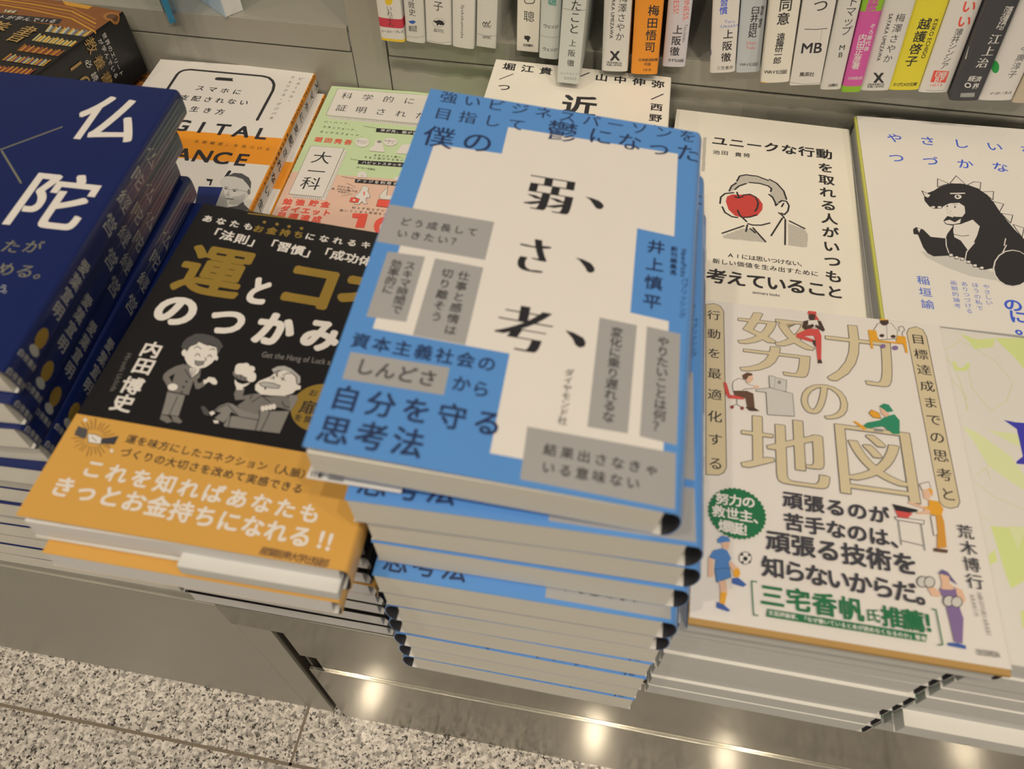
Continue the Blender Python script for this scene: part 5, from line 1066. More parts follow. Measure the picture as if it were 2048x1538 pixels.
  ('w','Uesaka',133.7,33.3,145.9,33.3,3,'g','BU2',0),
  ('t','上阪徹',139.1,27.6,138.6,11.2,6.8,'b','K',0,1),
  ('t','三笠書房',134.1,3.5,142.5,3.4,2.8,'g','K',0,1),
  ('p',[(126.9,40.6),(126.9,39.7),(126.9,39),(126.9,38.4),(126.9,38.3),(126.9,38.5),(126.9,39),(126.9,39.8),(126.9,40.7),(126.9,41.7),(126.9,42.4),(126.9,42.9),(126.9,43.1),(126.9,42.9),(126.9,42.4),(126.9,41.6)],'PU2'),
  ('p',[(126.9,29.6),(126.9,28.7),(126.9,27.9),(126.9,27.3),(126.9,27.2),(126.9,27.4),(126.9,27.9),(126.9,28.7),(126.9,29.7),(126.9,30.7),(126.9,31.5),(126.9,32),(126.9,32.1),(126.9,31.9),(126.9,31.4),(126.9,30.6)],'PU2'),
  ('p',[(126.9,24.2),(126.9,23.2),(126.9,22.4),(126.9,21.9),(126.9,21.7),(126.9,21.9),(126.9,22.5),(126.9,23.3),(126.9,24.3),(126.9,25.3),(126.9,26.1),(126.9,26.6),(126.9,26.8),(126.9,26.6),(126.9,26),(126.9,25.2)],'PU2'),
  ('p',[(128.5,15),(128.5,14),(128.3,13.2),(128.1,12.6),(127.6,12.4),(126.9,12.6),(126.9,13.2),(126.9,14.1),(126.9,15.1),(126.9,16.1),(126.9,16.9),(126.9,17.5),(126.9,17.6),(127.7,17.4),(128.1,16.8),(128.4,16)],'PU2'),
  ('p',[(127.6,18.7),(127.5,17.7),(126.9,16.9),(126.9,16.4),(126.9,16.2),(126.9,16.4),(126.9,17),(126.9,17.8),(126.9,18.8),(126.9,19.8),(126.9,20.6),(126.9,21.2),(126.9,21.3),(126.9,21.1),(126.9,20.6),(126.9,19.7)],'PU2'),
 ],
 'S13': [
  ('t','臼井由妃',137.5,43.6,136.9,27.8,5.6,'b','K',0,1),
  ('t','著述家・講演家',141.7,45,141.2,32.5,2.3,'b','K',0,1),
  ('w','Usui',133.4,21.7,139.9,21.3,3,'g','RE',0),
  ('w','Yuki',133.6,18.2,139.9,17.9,3,'g','RE',0),
  ('t','WAVE出版',131.6,6.1,141.3,5.7,2.9,'g','K',0,1),
 ],
 'S14': [
  ('t','同意',138,53.4,137.6,44.6,8.4,'b','K',0,1),
  ('t','遠藤研一郎',137.5,32.7,137.1,16.1,5.4,'b','K',0,1),
  ('t','WAVE出版',131.2,8.2,142.9,7.7,3.4,'b','K',0,1),
  ('p',[(128.1,0.9),(135.5,-0.3),(135.6,-1.4),(128.7,-0.8)],'YE'),
 ],
 'S15': [
  ('t','つ',139.3,54.6,139.3,54.6,9.5,'m','K',0,1),
  ('l',[(132.1,39.6),(139,39.1),(145.7,39.5)],0.45,'K',0),
  ('l',[(142.9,38.9),(142.9,30.9)],0.15,'G2',0),
  ('t','MB',135.4,26.9,142.4,26.8,10,'b','K',0,1),
  ('t','集英社',135.1,8,141.5,7.8,3.4,'b','K',0,1),
  ('l',[(128.2,2.3),(137.7,0.6),(147.6,1.2)],0.25,'G2',0),
 ],
 'S16': [
  ('t','トマップ',136.5,59.8,136.3,41.2,6.8,'g','K',0,1),
  ('t','MB',136.1,30.1,136.2,25.1,5,'m','K',0,1),
  ('t','扶桑社',133.8,3.1,137.8,3.3,2.4,'b','K',0,1),
 ],
 'S17': [
  ('p',[(100,-0.7),(170.4,-0.7),(170.4,4.4),(100,4.4)],'LM'),
  ('p',[(100,55.4),(170.4,55.4),(170.4,73.1),(100,73.1)],'LM'),
  ('t','内田正彦著',133,38.5,133.1,19.2,5.2,'b','W',0,1),
  ('t','戦略',134.1,61.7,133.8,57.3,6.5,'h','PK',0,1),
  ('t','ぞろ屋代表',137.4,45.8,137.1,30.8,3.3,'b','W',0,1),
  ('t','日本橋出版',131.3,10.3,138.5,10.3,2.5,'g','W',0,1),
 ],
 'S18': [
  ('t','梅澤さやか',140,50.1,139.6,23,6,'g','K',0,1),
  ('w','SAYAKA UMEZAWA',133.9,53,134,21.3,3.2,'b','K',-90),
  ('p',[(133.2,13.1),(134.7,13.1),(141.3,6.2),(141.5,5.6),(140,5.7),(133.4,12.6)],'K'),
  ('p',[(139.6,13),(138,13),(134.9,6.3),(135.1,5.7),(136.7,5.7),(139.7,12.5)],'K'),
  ('p',[(138.7,9.4),(138.7,8.8),(138.6,8.3),(138.2,7.9),(137.7,7.8),(137.2,8),(136.7,8.3),(136.2,8.8),(136,9.4),(136,10),(136.1,10.5),(136.5,10.8),(137,10.9),(137.5,10.8),(138,10.5),(138.4,10)],'K'),
  ('t','CROSSMEDIA',132.3,4.5,141.5,4.7,2,'b','K',0,1),
  ('t','PUBLISHING',132.3,2.8,141.7,3.1,2,'b','K',0,1),
 ],
 'S19': [
  ('t','越護啓子',137.3,45.9,136.7,20.9,7.8,'b','K',0,1),
  ('w','KEIKO ECHIGO',143.6,49.1,143.2,22.5,3.6,'b','K',-90),
  ('t','かざひの文庫',131.3,4,143.7,4.2,2.9,'b','K',0,1),
 ],
 'S20': [
  ('t','いい',139.9,58.4,140.3,49,8.5,'R2','RE',0,1),
  ('t','薄井シンシア',139.3,42,138.1,19.2,5.2,'g','K',0,1),
  ('p',[(132.9,16.1),(142.5,15.4),(142.7,7.2),(133.1,7.6)],'RE'),
  ('t','日経',136.1,13.3,139.8,13.1,4.2,'b','W',0,1),
  ('t','BP',136.8,9.6,139.9,9.6,5,'b','W',0,1),
  ('w','11073',133.2,5.3,141.3,5.5,2.6,'g','RE',0),
  ('l',[(132.4,1.8),(136.4,1.3),(143.5,1.5)],0.25,'G2',0),
 ],
 'S21': [
  ('t','江上治',140.4,42.7,138.9,27,7.2,'M2','W',0,1),
  ('t','富裕層専門の',142.4,61.9,141.6,49.7,2.9,'b','W',0,1),
  ('t','カリスマFP',140,62.5,139.3,50.6,2.9,'b','W',0,1),
  ('t','経済',136.2,16.1,140.2,15.7,4.2,'b','W',0,1),
  ('t','界',140.4,10.7,140.4,10.7,4.2,'b','W',0,1),
  ('p',[(137.4,11.4),(137.5,10.6),(137.3,10),(136.8,9.6),(136,9.5),(135.2,9.6),(134.4,10),(133.8,10.6),(133.4,11.4),(133.3,12.1),(133.5,12.7),(134,13.1),(134.8,13.3),(135.6,13.1),(136.4,12.7),(137,12.1)],'W'),
  ('p',[(136.6,11.4),(136.6,10.9),(136.5,10.6),(136.2,10.3),(135.8,10.2),(135.3,10.3),(134.8,10.6),(134.5,10.9),(134.2,11.4),(134.2,11.8),(134.3,12.2),(134.6,12.4),(135,12.5),(135.5,12.4),(135.9,12.2),(136.3,11.8)],'K'),
  ('p',[(133,5.6),(141.5,6),(142.3,2.8),(133.6,2.7)],'GL'),
  ('l',[(126.9,36.6),(128,29.5)],0.8,'W',0),
 ],
 'S22': [
  ('t','今廣淳子',142.5,35.9,141.9,18.8,5.4,'g','K2',0,1),
  ('t','イースト・プレス',134.4,5,145.6,5.6,2.4,'b','K2',0,1),
  ('p',[(132.3,23.7),(132.7,22.1),(132.7,20.7),(132.3,19.8),(131.5,19.5),(130.5,19.8),(129.3,20.7),(128.2,22.1),(126.9,23.8),(126.9,25.4),(126.9,26.8),(126.9,27.7),(128.3,28),(129.4,27.7),(130.5,26.7),(131.5,25.4)],'GR'),
 ],
 'S23': [
 ],
}

POSE = {
 'A': ((128, 192, 19.7, 4.5, 2.0), [0.99693, 0.01566, -0.07672], [-0.00993, 0.99717, 0.07454], [-70.6, -164.2, 231.9]),
 'B': ((130, 188, 15, 2.5, 3.5), [0.99977, 0.00174, 0.02147], [-0.00184, 0.99999, 0.00419], [77.6, -159.3, 127.6]),
 'C': ((126, 200, 16, 3.0, 3.0), [0.99956, -0.02967, 0.0], [0.02967, 0.99956, 0.0], [49.1, 36.9, 115.0]),
 'D': ((130, 200, 17, 2.5, 3.5), [0.99962, -0.00872, 0.02618], [0.00854, 0.99994, 0.00698], [181.8, 36.5, 123.0]),
 'E': ((129, 188, 19, 3.0, 2.6), [0.99423, 0.04167, -0.0988], [-0.04358, 0.9989, -0.01728], [-189.0, -187.5, 185.0]),
 'F': ((130, 188, 16.0, 3.0, 3.2), [0.99711, 0.06448, -0.04013], [-0.06324, 0.99751, 0.03136], [-338.2, -149.4, 217.2]),
 'G': ((130, 188, 46, 2.0, 6.0), [0.98784, -0.15469, 0.01571], [0.15502, 0.98765, -0.02268], [-536.4, 68.0, 155.0]),
 'H': ((130, 188, 15, 1.5, 5.0), [0.99759, 0.06801, -0.01396], [-0.06792, 0.99767, 0.00698], [-352.7, 50.3, 111.0]),
 'J': ((129, 188, 16, 2.5, 3.0), [0.99823, 0.05931, -0.00349], [-0.0593, 0.99824, 0.00175], [-209.8, 51.1, 103.0]),
 'K': ((127, 188, 16, 2.0, 4.0), [0.99963, 0.01919, -0.0192], [-0.01916, 0.99981, 0.00174], [-77.6, 36.3, 148.1]),
 'L': ((130, 188, 14, 2.0, 4.0), [1.0, -0.00175, 0.0], [0.00175, 1.0, 0.00175], [207.6, -154.9, 125.4]),
 'Eobi': ((129, 188, 19, 3.0, 2.6), [0.99423, 0.04167, -0.0988], [-0.04358, 0.9989, -0.01728], [-189.0, -187.5, 185.0]),
 'S1': ((128, 188, 18.0, 2.2, 3.0), [0.0, -1.0, 0.0], [0.011, 0.0, 0.99994], [-169.3, 357.4, 152.3]),
 'S2': ((128, 188, 14.3, 2.2, 3.0), [0.0, -1.0, 0.0], [0.04894, 0.0, 0.9988], [-150.6, 359.5, 152.3]),
 'S3': ((128, 188, 19.3, 2.2, 3.0), [0.0, -1.0, 0.0], [0.05492, 0.0, 0.99849], [-135.6, 361.0, 152.3]),
 'S4': ((128, 188, 16.0, 2.2, 3.0), [0.0, -1.0, 0.0], [0.0579, 0.0, 0.99832], [-115.0, 358.3, 152.3]),
 'S5': ((128, 188, 14.6, 1.0, 6.0), [0.0, -1.0, 0.0], [0.0579, 0.0, 0.99832], [-97.8, 361.5, 152.3]),
 'S6': ((128, 188, 16.1, 1.0, 6.0), [0.0, -1.0, 0.0], [0.013, 0.0, 0.99992], [-67.5, 360.7, 152.3]),
 'S7': ((128, 188, 14.0, 2.2, 3.0), [0.0, -1.0, 0.0], [0.006, 0.0, 0.99998], [-49.9, 353.9, 152.3]),
 'S8': ((128, 188, 15.2, 1.0, 6.0), [0.0, -1.0, 0.0], [0.021, 0.0, 0.99978], [-32.6, 325.0, 152.3]),
 'S9': ((128, 188, 18.3, 2.2, 3.0), [0.0, -1.0, 0.0], [-0.05989, 0.0, 0.9982], [-3.5, 344.8, 152.3]),
 'S10': ((128, 188, 18.4, 2.2, 3.0), [0.0, -1.0, 0.0], [-0.06983, 0.0, 0.99756], [17.3, 344.6, 152.3]),
 'S11': ((128, 188, 16.0, 2.2, 3.0), [0.0, -1.0, 0.0], [-0.07181, 0.0, 0.99742], [38.6, 358.0, 152.3]),
 'S12': ((128, 188, 17.2, 2.2, 3.0), [0.0, -1.0, 0.0], [-0.1628, 0.0, 0.98666], [72.0, 355.0, 152.3]),
 'S13': ((128, 188, 16.3, 2.2, 3.0), [0.0, -1.0, 0.0], [-0.15799, 0.0, 0.98744], [90.1, 358.7, 152.3]),
 'S14': ((128, 188, 18.9, 2.2, 3.0), [0.0, -1.0, 0.0], [-0.15317, 0.0, 0.9882], [107.2, 348.6, 152.3]),
 'S15': ((128, 188, 20.0, 1.0, 6.0), [0.0, -1.0, 0.0], [-0.1435, 0.0, 0.98965], [127.0, 348.6, 152.3]),
 'S16': ((128, 188, 13.4, 2.2, 3.0), [0.0, -1.0, 0.0], [-0.12892, 0.0, 0.99166], [147.6, 347.6, 152.3]),
 'S17': ((128, 188, 12.4, 2.2, 3.0), [0.0, -1.0, 0.0], [-0.12403, 0.0, 0.99228], [161.6, 346.9, 152.3]),
 'S18': ((128, 188, 18.4, 2.2, 3.0), [0.0, -1.0, 0.0], [-0.11425, 0.0, 0.99345], [174.6, 351.3, 152.3]),
 'S19': ((128, 188, 19.4, 2.2, 3.0), [0.0, -1.0, 0.0], [-0.10934, 0.0, 0.994], [193.6, 355.4, 152.3]),
 'S20': ((128, 188, 18.8, 2.2, 3.0), [0.0, -1.0, 0.0], [-0.10738, 0.0, 0.99422], [213.6, 356.0, 152.3]),
 'S21': ((128, 188, 18.0, 2.2, 3.0), [0.0, -1.0, 0.0], [-0.10738, 0.0, 0.99422], [233.0, 349.4, 152.3]),
 'S22': ((128, 188, 21.0, 2.2, 3.0), [0.0, -1.0, 0.0], [-0.10443, 0.0, 0.99453], [252.0, 353.3, 152.3]),
 'S23': ((128, 188, 17.0, 2.2, 3.0), [0.0, -1.0, 0.0], [-0.10443, 0.0, 0.99453], [274.0, 354.0, 152.3]),
}

def spine_profile(W, T, rx, n, N=20):
    """cross-section of a jacket: list of (arc_len, x, z, nx, nz) from fore edge over the front, round the spine, to the back"""
    xc = W - min(rx * 0.5, 2.0)
    pts = [(0.0, 0.0)]
    for i in range(N + 1):
        a = math.pi / 2 - math.pi * i / N
        c, s = math.cos(a), math.sin(a)
        pts.append((xc + rx * abs(c) ** (2.0 / n), -T / 2 + T / 2 * math.copysign(abs(s) ** (2.0 / n), s)))
    pts.append((0.0, -T))
    out = []; L = 0.0
    for i, (x, z) in enumerate(pts):
        if i: L += math.hypot(x - pts[i - 1][0], z - pts[i - 1][1])
        p0 = pts[max(i - 1, 0)]; p1 = pts[min(i + 1, len(pts) - 1)]
        if i == 1: p0 = pts[0]; p1 = (pts[1][0] + 1, pts[1][1])
        dx, dz = p1[0] - p0[0], p1[1] - p0[1]; d = math.hypot(dx, dz) or 1
        out.append((L, x, z, -dz / d, dx / d))
    return out

def all_chars():
    s = set()
    for L in ART.values():
        for it in L:
            if it[0] in 'twq': s |= set(it[1])
    return sorted(s - {' '})
GLYPH = {}
THIN = {'M': -0.020, 'M2': -0.012, 'O': -0.017, 'm': 0.0}
def load_glyphs():
    objs = {}
    thin = set()                                   # brush style lettering is built from a thinned outline, widened sideways
    for L in ART.values():
        for it in L:
            if it[0] == 't' and it[7] in ('M', 'M2', 'm'): thin |= {(ch, it[7]) for ch in it[1]}
            if it[0] == 'q' and it[6] in ('M', 'M2', 'O', 'm'): thin.add((it[1], it[6]))
    for ch, st in [(c, '') for c in all_chars()] + sorted(t for t in thin if t[0] != ' '):
        c = bpy.data.curves.new('glyph', 'FONT'); c.body = ch; c.resolution_u = 4; c.offset = THIN.get(st, 0.0)
        o = bpy.data.objects.new('glyph', c); COL.objects.link(o); objs[ch + st] = o
    dg = bpy.context.evaluated_depsgraph_get(); dg.update()
    for ch, o in objs.items():
        me = bpy.data.meshes.new_from_object(o.evaluated_get(dg))
        V = [(v.co.x, v.co.y) for v in me.vertices]; F = []
        for p in me.polygons:
            f = list(p.vertices)
            a = sum(V[f[i]][0] * V[f[(i + 1) % len(f)]][1] - V[f[(i + 1) % len(f)]][0] * V[f[i]][1] for i in range(len(f)))
            F.append(f if a > 0 else f[::-1])
        GLYPH[ch] = (V, F, min((v[0] for v in V), default=0), max((v[0] for v in V), default=0), min((v[1] for v in V), default=0), max((v[1] for v in V), default=0))
        bpy.data.meshes.remove(me)
    for o in objs.values():
        c = o.data; bpy.data.objects.remove(o); bpy.data.curves.remove(c)
load_glyphs()
def ring(r, n, ph=0.0): return [(r * math.cos(ph + 2 * math.pi * i / n), r * math.sin(ph + 2 * math.pi * i / n)) for i in range(n)]
STYLE = {'g': [(0, 0)], 'b': ring(0.020, 4, math.pi / 4), 'h': ring(0.035, 4, math.pi / 4) + [(0, 0)], 'm': [(-0.010, 0), (0.010, 0)], 'r': ring(0.012, 4),
         'R': ring(0.055, 10) + [(0, 0)], 'R2': ring(0.03, 8), 'M': [(-0.07, 0), (-0.047, 0), (-0.023, 0), (0, 0), (0.023, 0), (0.047, 0), (0.07, 0)], 'M2': [(-0.03, 0), (0, 0), (0.03, 0)]}

class Print:
    """flat artwork in millimetres on a jacket: (along the jacket from the fore edge, up from the tail, layer)"""
    def __init__(s): s.V = []; s.F = []; s.M = []; s.layer = 0; s.top = 0; s.slots = []
    def up(s): s.layer = max(s.layer, s.top) + 1
    def slot(s, k):
        if k not in s.slots: s.slots.append(k)
        return s.slots.index(k)
    def add(s, V, F, k, layer=None):
        b = len(s.V); l = s.layer if layer is None else layer
        s.V += [(x, y, l) for x, y in V]; s.F += [[i + b for i in f] for f in F]; s.M += [s.slot(k)] * len(F)
    def poly(s, pts, k):
        s.up()
        a = sum(pts[i][0] * pts[(i + 1) % len(pts)][1] - pts[(i + 1) % len(pts)][0] * pts[i][1] for i in range(len(pts)))
        if a < 0: pts = pts[::-1]
        tris = tessellate_polygon([[Vector((p[0], p[1], 0)) for p in pts]])
        F = []
        for t in tris:
            p, q, r = [pts[i] for i in t]
            ar = (q[0] - p[0]) * (r[1] - p[1]) - (q[1] - p[1]) * (r[0] - p[0])
            if abs(ar) < 1e-9: continue
            F.append(list(t) if ar > 0 else [t[0], t[2], t[1]])
        s.add(pts, F, k)
    def line(s, pts, w, k, closed):
        s.up()
        P = list(pts) + ([pts[0]] if closed else [])
        h = w / 2
        for a, b in zip(P, P[1:]):
            d = math.hypot(b[0] - a[0], b[1] - a[1])
            if d < 1e-6: continue
            s.layer += 0.08
            nx, ny = -(b[1] - a[1]) / d * h, (b[0] - a[0]) / d * h
            s.add([(a[0] - nx, a[1] - ny), (b[0] - nx, b[1] - ny), (b[0] + nx, b[1] + ny), (a[0] + nx, a[1] + ny)], [[0, 1, 2, 3]], k)
        if w > 0.28:
            for a in P:
                s.layer += 0.08
                s.add([(a[0] + h * math.cos(i * math.pi / 4), a[1] + h * math.sin(i * math.pi / 4)) for i in range(8)], [list(range(8))], k)
    def glyph(s, ch, ox, oy, ax, ay, copies, k, rot=None, st=''):
        V, F = GLYPH.get(ch + st, GLYPH[ch])[:2]
        l0 = s.layer
        for i, (dx, dy) in enumerate(copies):
            s.layer = l0 + 0.3 * i
            if rot: s.add([(ox + rot[0] * x * ax - rot[1] * y * ay + dx, oy + rot[1] * x * ax + rot[0] * y * ay + dy) for x, y in V], F, k)
            else: s.add([(ox + x * ax + dx, oy + y * ay + dy) for x, y in V], F, k)
        s.layer = l0
        s.top = max(s.top, l0 + 0.3 * len(copies))
    def text(s, it):
        _, txt, u0, v0, u1, v1, size, st, k, rot, sx = it
        s.up()
        n = len(txt); vert = abs(v1 - v0) > abs(u1 - u0)
        cp = [(a * size, b * size) for a, b in STYLE[st]]
        for i, ch in enumerate(txt):
            if ch == ' ': continue
            t = i / (n - 1) if n > 1 else 0
            cx, cy = u0 + (u1 - u0) * t, v0 + (v1 - v0) * t
            g = GLYPH[ch]; mx = 0.5 if ord(ch) > 0x2000 else (g[2] + g[3]) / 2
            if vert and ch == 'ー': s.glyph(ch, cx + 0.385 * size, cy + 0.5 * size, size, size, cp, k, (0, -1)) if False else s.glyph(ch, cx - 0.385 * size, cy + 0.5 * size, size, size, cp, k, (0, -1))
            else: s.glyph(ch, cx - mx * size, cy - 0.37 * size, size, size, cp, k, None, st)
    def word(s, it):
        _, txt, u0, v0, u1, v1, size, st, k, rot = it
        s.up()
        adv = []; x = 0.0
        for ch in txt:
            adv.append(x); x += (0.28 if ch == ' ' else (GLYPH[ch][3] - min(GLYPH[ch][2], 0) + 0.075))
        d = math.hypot(u1 - u0, v1 - v0); ax = d / x; c, sn = (u1 - u0) / d, (v1 - v0) / d
        cp = [(a * size, b * size) for a, b in STYLE[st]]
        for ch, a in zip(txt, adv):
            if ch == ' ': continue
            yo = -0.35 * size
            s.glyph(ch, u0 + c * a * ax - sn * yo, v0 + sn * a * ax + c * yo, ax, size, cp, k, (c, sn))
    def fit(s, it):
        _, ch, u0, v0, u1, v1, st, k = it
        g = GLYPH.get(ch + st, GLYPH[ch]); size = max(u1 - u0, v1 - v0)
        if st == 'O':
            mx, my = 0.036 * size, 0.003 * size
            cp = [(x * mx, y * my) for x in (-1, -0.5, 0, 0.5, 1) for y in (-1, 1)]
            e = 0.38
            ax = (u1 - u0 - 2 * mx - 2 * e) / (g[3] - g[2]); ay = (v1 - v0 - 2 * my - 2 * e) / (g[5] - g[4])
            ox, oy = u0 + mx + e - g[2] * ax, v0 + my + e - g[4] * ay
            s.up(); s.glyph(ch, ox, oy, ax, ay, [(a + e * c, b + e * d) for a, b in cp for c, d in ((-1, 0), (1, 0), (0, -1), (0, 1), (.7, .7), (-.7, .7), (.7, -.7), (-.7, -.7))], 'G6', None, st)
            s.up(); s.glyph(ch, ox, oy, ax, ay, cp, k, None, st)
            return
        cp = [(a * size, b * size) for a, b in STYLE[st]]
        mx = max(abs(a) for a, b in cp); my = max(abs(b) for a, b in cp)
        ax = (u1 - u0 - 2 * mx) / (g[3] - g[2]); ay = (v1 - v0 - 2 * my) / (g[5] - g[4])
        s.up(); s.glyph(ch, u0 + mx - g[2] * ax, v0 + my - g[4] * ay, ax, ay, cp, k, None, st)
    def dots(s, pts, sp, r, k):
        s.up()
        def inside(x, y):
            c = False; j = len(pts) - 1
            for i in range(len(pts)):
                (xi, yi), (xj, yj) = pts[i], pts[j]
                if (yi > y) != (yj > y) and x < (xj - xi) * (y - yi) / (yj - yi) + xi: c = not c
                j = i
            return c
        y = min(p[1] for p in pts); row = 0
        while y < max(p[1] for p in pts):
            x = min(p[0] for p in pts) + (sp / 2 if row % 2 else 0)
            while x < max(p[0] for p in pts):
                if inside(x, y): s.add([(x + r * math.cos(i * math.pi / 3), y + r * math.sin(i * math.pi / 3)) for i in range(6)], [list(range(6))], k)
                x += sp
            y += sp * 0.6; row += 1
    def run(s, items):
        for it in items:
            c = it[0]
            if c == 'p': s.poly(it[1], it[2])
            elif c == 'l': s.line(it[1], it[2], it[3], it[4])
            elif c == 't': s.text(it)
            elif c == 'w': s.word(it)
            elif c == 'q': s.fit(it)
            elif c == 'd': s.dots(it[1], it[2], it[3], it[4])

# ------------------------------------------------------------------ mesh helpers
def link(name, me, mats, parent=None):
    o = bpy.data.objects.new(name, me); COL.objects.link(o)
    for m in mats: me.materials.append(m)
    if parent: o.parent = parent
    return o
def tag(o, label=None, cat=None, group=None, kind=None):
    if label: o['label'] = label
    if cat: o['category'] = cat
    if group: o['group'] = group
    if kind: o['kind'] = kind
    return o
def box_bm(bm, x0, x1, y0, y1, z0, z1, bev=0.0, mat=0):
    vs = [bm.verts.new((x * MM, y * MM, z * MM)) for x in (x0, x1) for y in (y0, y1) for z in (z0, z1)]
    fs = [(0, 1, 3, 2), (4, 6, 7, 5), (0, 4, 5, 1), (2, 3, 7, 6), (0, 2, 6, 4), (1, 5, 7, 3)]
    out = [bm.faces.new([vs[i] for i in f]) for f in fs]
    for f in out: f.material_index = mat
    if bev:
        bmesh.ops.bevel(bm, geom=list({e for f in out for e in f.edges}), offset=bev * MM, segments=2, affect='EDGES', profile=0.5)
    return bm
def mesh_of(bm, name):
    bmesh.ops.recalc_face_normals(bm, faces=bm.faces)
    me = bpy.data.meshes.new(name); bm.to_mesh(me); bm.free(); return me
def boxes(name, lst, mat, parent=None, bev=0.6):
    bm = bmesh.new()
    for b in lst: box_bm(bm, *b, bev=bev)
    return link(name, mesh_of(bm, name), [mat], parent)

# ------------------------------------------------------------------ books
def jacket_mesh(name, dims, art, base, rough, coat, v0=0.0, v1=None, lift=0.0, u_from=0.0, back_from=0.0):
    W, H, T, rx, n = dims
    v1 = H if v1 is None else v1
    pr = spine_profile(W, T, rx, n)
    cx, cy, cz = W / 2, H / 2, -T
    Ltot = pr[-1][0]
    def surf(s, v, off):
        s = min(max(s, 0.0), Ltot)
        for a, b in zip(pr, pr[1:]):
            if s <= b[0] + 1e-9:
                t = (s - a[0]) / max(b[0] - a[0], 1e-9)
                x, z = a[1] + (b[1] - a[1]) * t, a[2] + (b[2] - a[2]) * t
                nx, nz = a[3] + (b[3] - a[3]) * t, a[4] + (b[4] - a[4]) * t
                d = math.hypot(nx, nz) or 1
                return ((x + nx / d * off - cx) * MM, (v - cy) * MM, (z + nz / d * off - cz) * MM)
    # artwork
    bm = bmesh.new(); mats = [cover_mat(base, rough, coat), INNER, SHADE_AND_MARKS]
    pt = Print(); pt.run(art)
    if pt.V:
        me = bpy.data.meshes.new('art'); me.from_pydata(pt.V, [], pt.F)
        bm.from_mesh(me); bpy.data.meshes.remove(me)
        bm.faces.ensure_lookup_table()
        for f, mi in zip(bm.faces, pt.M): f.material_index = mi + 3
        def cut(co, no, clear):
            bmesh.ops.bisect_plane(bm, geom=list(bm.verts) + list(bm.edges) + list(bm.faces), plane_co=co, plane_no=no, clear_outer=clear, dist=1e-5)
        xs = [v.co.x for v in bm.verts]; ys = [v.co.y for v in bm.verts]
        if min(xs) < 0.05: cut((0.05, 0, 0), (-1, 0, 0), True)
        if max(xs) > Ltot - .05: cut((Ltot - .05, 0, 0), (1, 0, 0), True)
        if min(ys) < v0 + .05: cut((0, v0 + .05, 0), (0, -1, 0), True)
        if max(ys) > v1 - .05: cut((0, v1 - .05, 0), (0, 1, 0), True)
        if max(xs) > pr[1][0]:
            for p in pr[1:-1]: cut((p[0], 0, 0), (1, 0, 0), False)
        for v in bm.verts: v.co = surf(v.co.x, v.co.y, lift + 0.012 + 0.0035 * v.co.z)
        mats += [ink(k, rough, coat) for k in pt.slots]
    th = 0.35
    rings = []
    for L, x, z, nx, nz in pr:
        row = []
        for off in (lift, lift - th):
            for v in (v0, v1): row.append(bm.verts.new(((x + nx * off - cx) * MM, (v - cy) * MM, (z + nz * off - cz) * MM)))
        rings.append(row)
    def face(vs, mi):
        f = bm.faces.new(vs); f.material_index = mi
    for i, (a, b) in enumerate(zip(rings, rings[1:])):
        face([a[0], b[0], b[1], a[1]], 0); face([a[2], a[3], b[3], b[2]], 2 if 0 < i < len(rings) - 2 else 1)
        face([a[0], a[2], b[2], b[0]], 0); face([a[1], b[1], b[3], a[3]], 0)
    for a in (rings[0], rings[-1]): face([a[0], a[1], a[3], a[2]], 0)
    me = bpy.data.meshes.new(name); bm.to_mesh(me); bm.free()
    return me, mats
def block_mesh(dims, inset=0.8, hollow=3.0, zt=(-0.36, -0.36), zb=None, y0=0.0):
    W, H, T, rx, n = dims
    cx, cy, cz = W / 2, H / 2, -T
    zb = zb or (-T + 0.36, -T + 0.36)
    x0, x1 = inset, W - hollow
    bm = bmesh.new()
    P = [(x0, zt[0]), (x0 + (x1 - x0) * 0.5, (zt[0] * 0.35 + zt[1] * 0.65)), (x1 - 0.8, zt[1]), (x1, zt[1] - 0.8), (x1, zb[1] + 0.8), (x1 - 0.8, zb[1]), (x0, zb[0])]
    A = [bm.verts.new(((x - cx) * MM, (y0 - cy) * MM, (z - cz) * MM)) for x, z in P]
    B = [bm.verts.new(((x - cx) * MM, (H - max(y0, 0.0) - cy) * MM, (z - cz) * MM)) for x, z in P]
    bm.faces.new(A); bm.faces.new(B[::-1])
    for i in range(len(P)):
        j = (i + 1) % len(P); bm.faces.new([A[i], A[j], B[j], B[i]])
    return mesh_of(bm, 'page_block')
def base_matrix(dims, X, Y, O):
    X, Y = Vector(X), Vector(Y); Z = X.cross(Y)
    m = Matrix((X, Y, Z)).transposed().to_4x4()
    c = Vector(O) + X * dims[0] / 2 + Y * dims[1] / 2 - Z * dims[2]
    m.translation = c * MM
    return m
def pose(dims, x, y, z, yaw=0.0, tx=0.0, ty=0.0, flip=False):
    """front-left top corner of a lying book at x, y, z; flip turns it half round so its spine lies on the left"""
    yw, a, b = math.radians(yaw), math.tan(math.radians(tx)), math.tan(math.radians(ty))
    X = Vector((math.cos(yw), math.sin(yw), a)).normalized(); Y = Vector((-math.sin(yw), math.cos(yw), b)); Y = (Y - X * X.dot(Y)).normalized()
    O = Vector((x, y, z))
    if flip: O = O + X * dims[0] + Y * dims[1]; X, Y = -X, -Y
    return base_matrix(dims, X, Y, O)
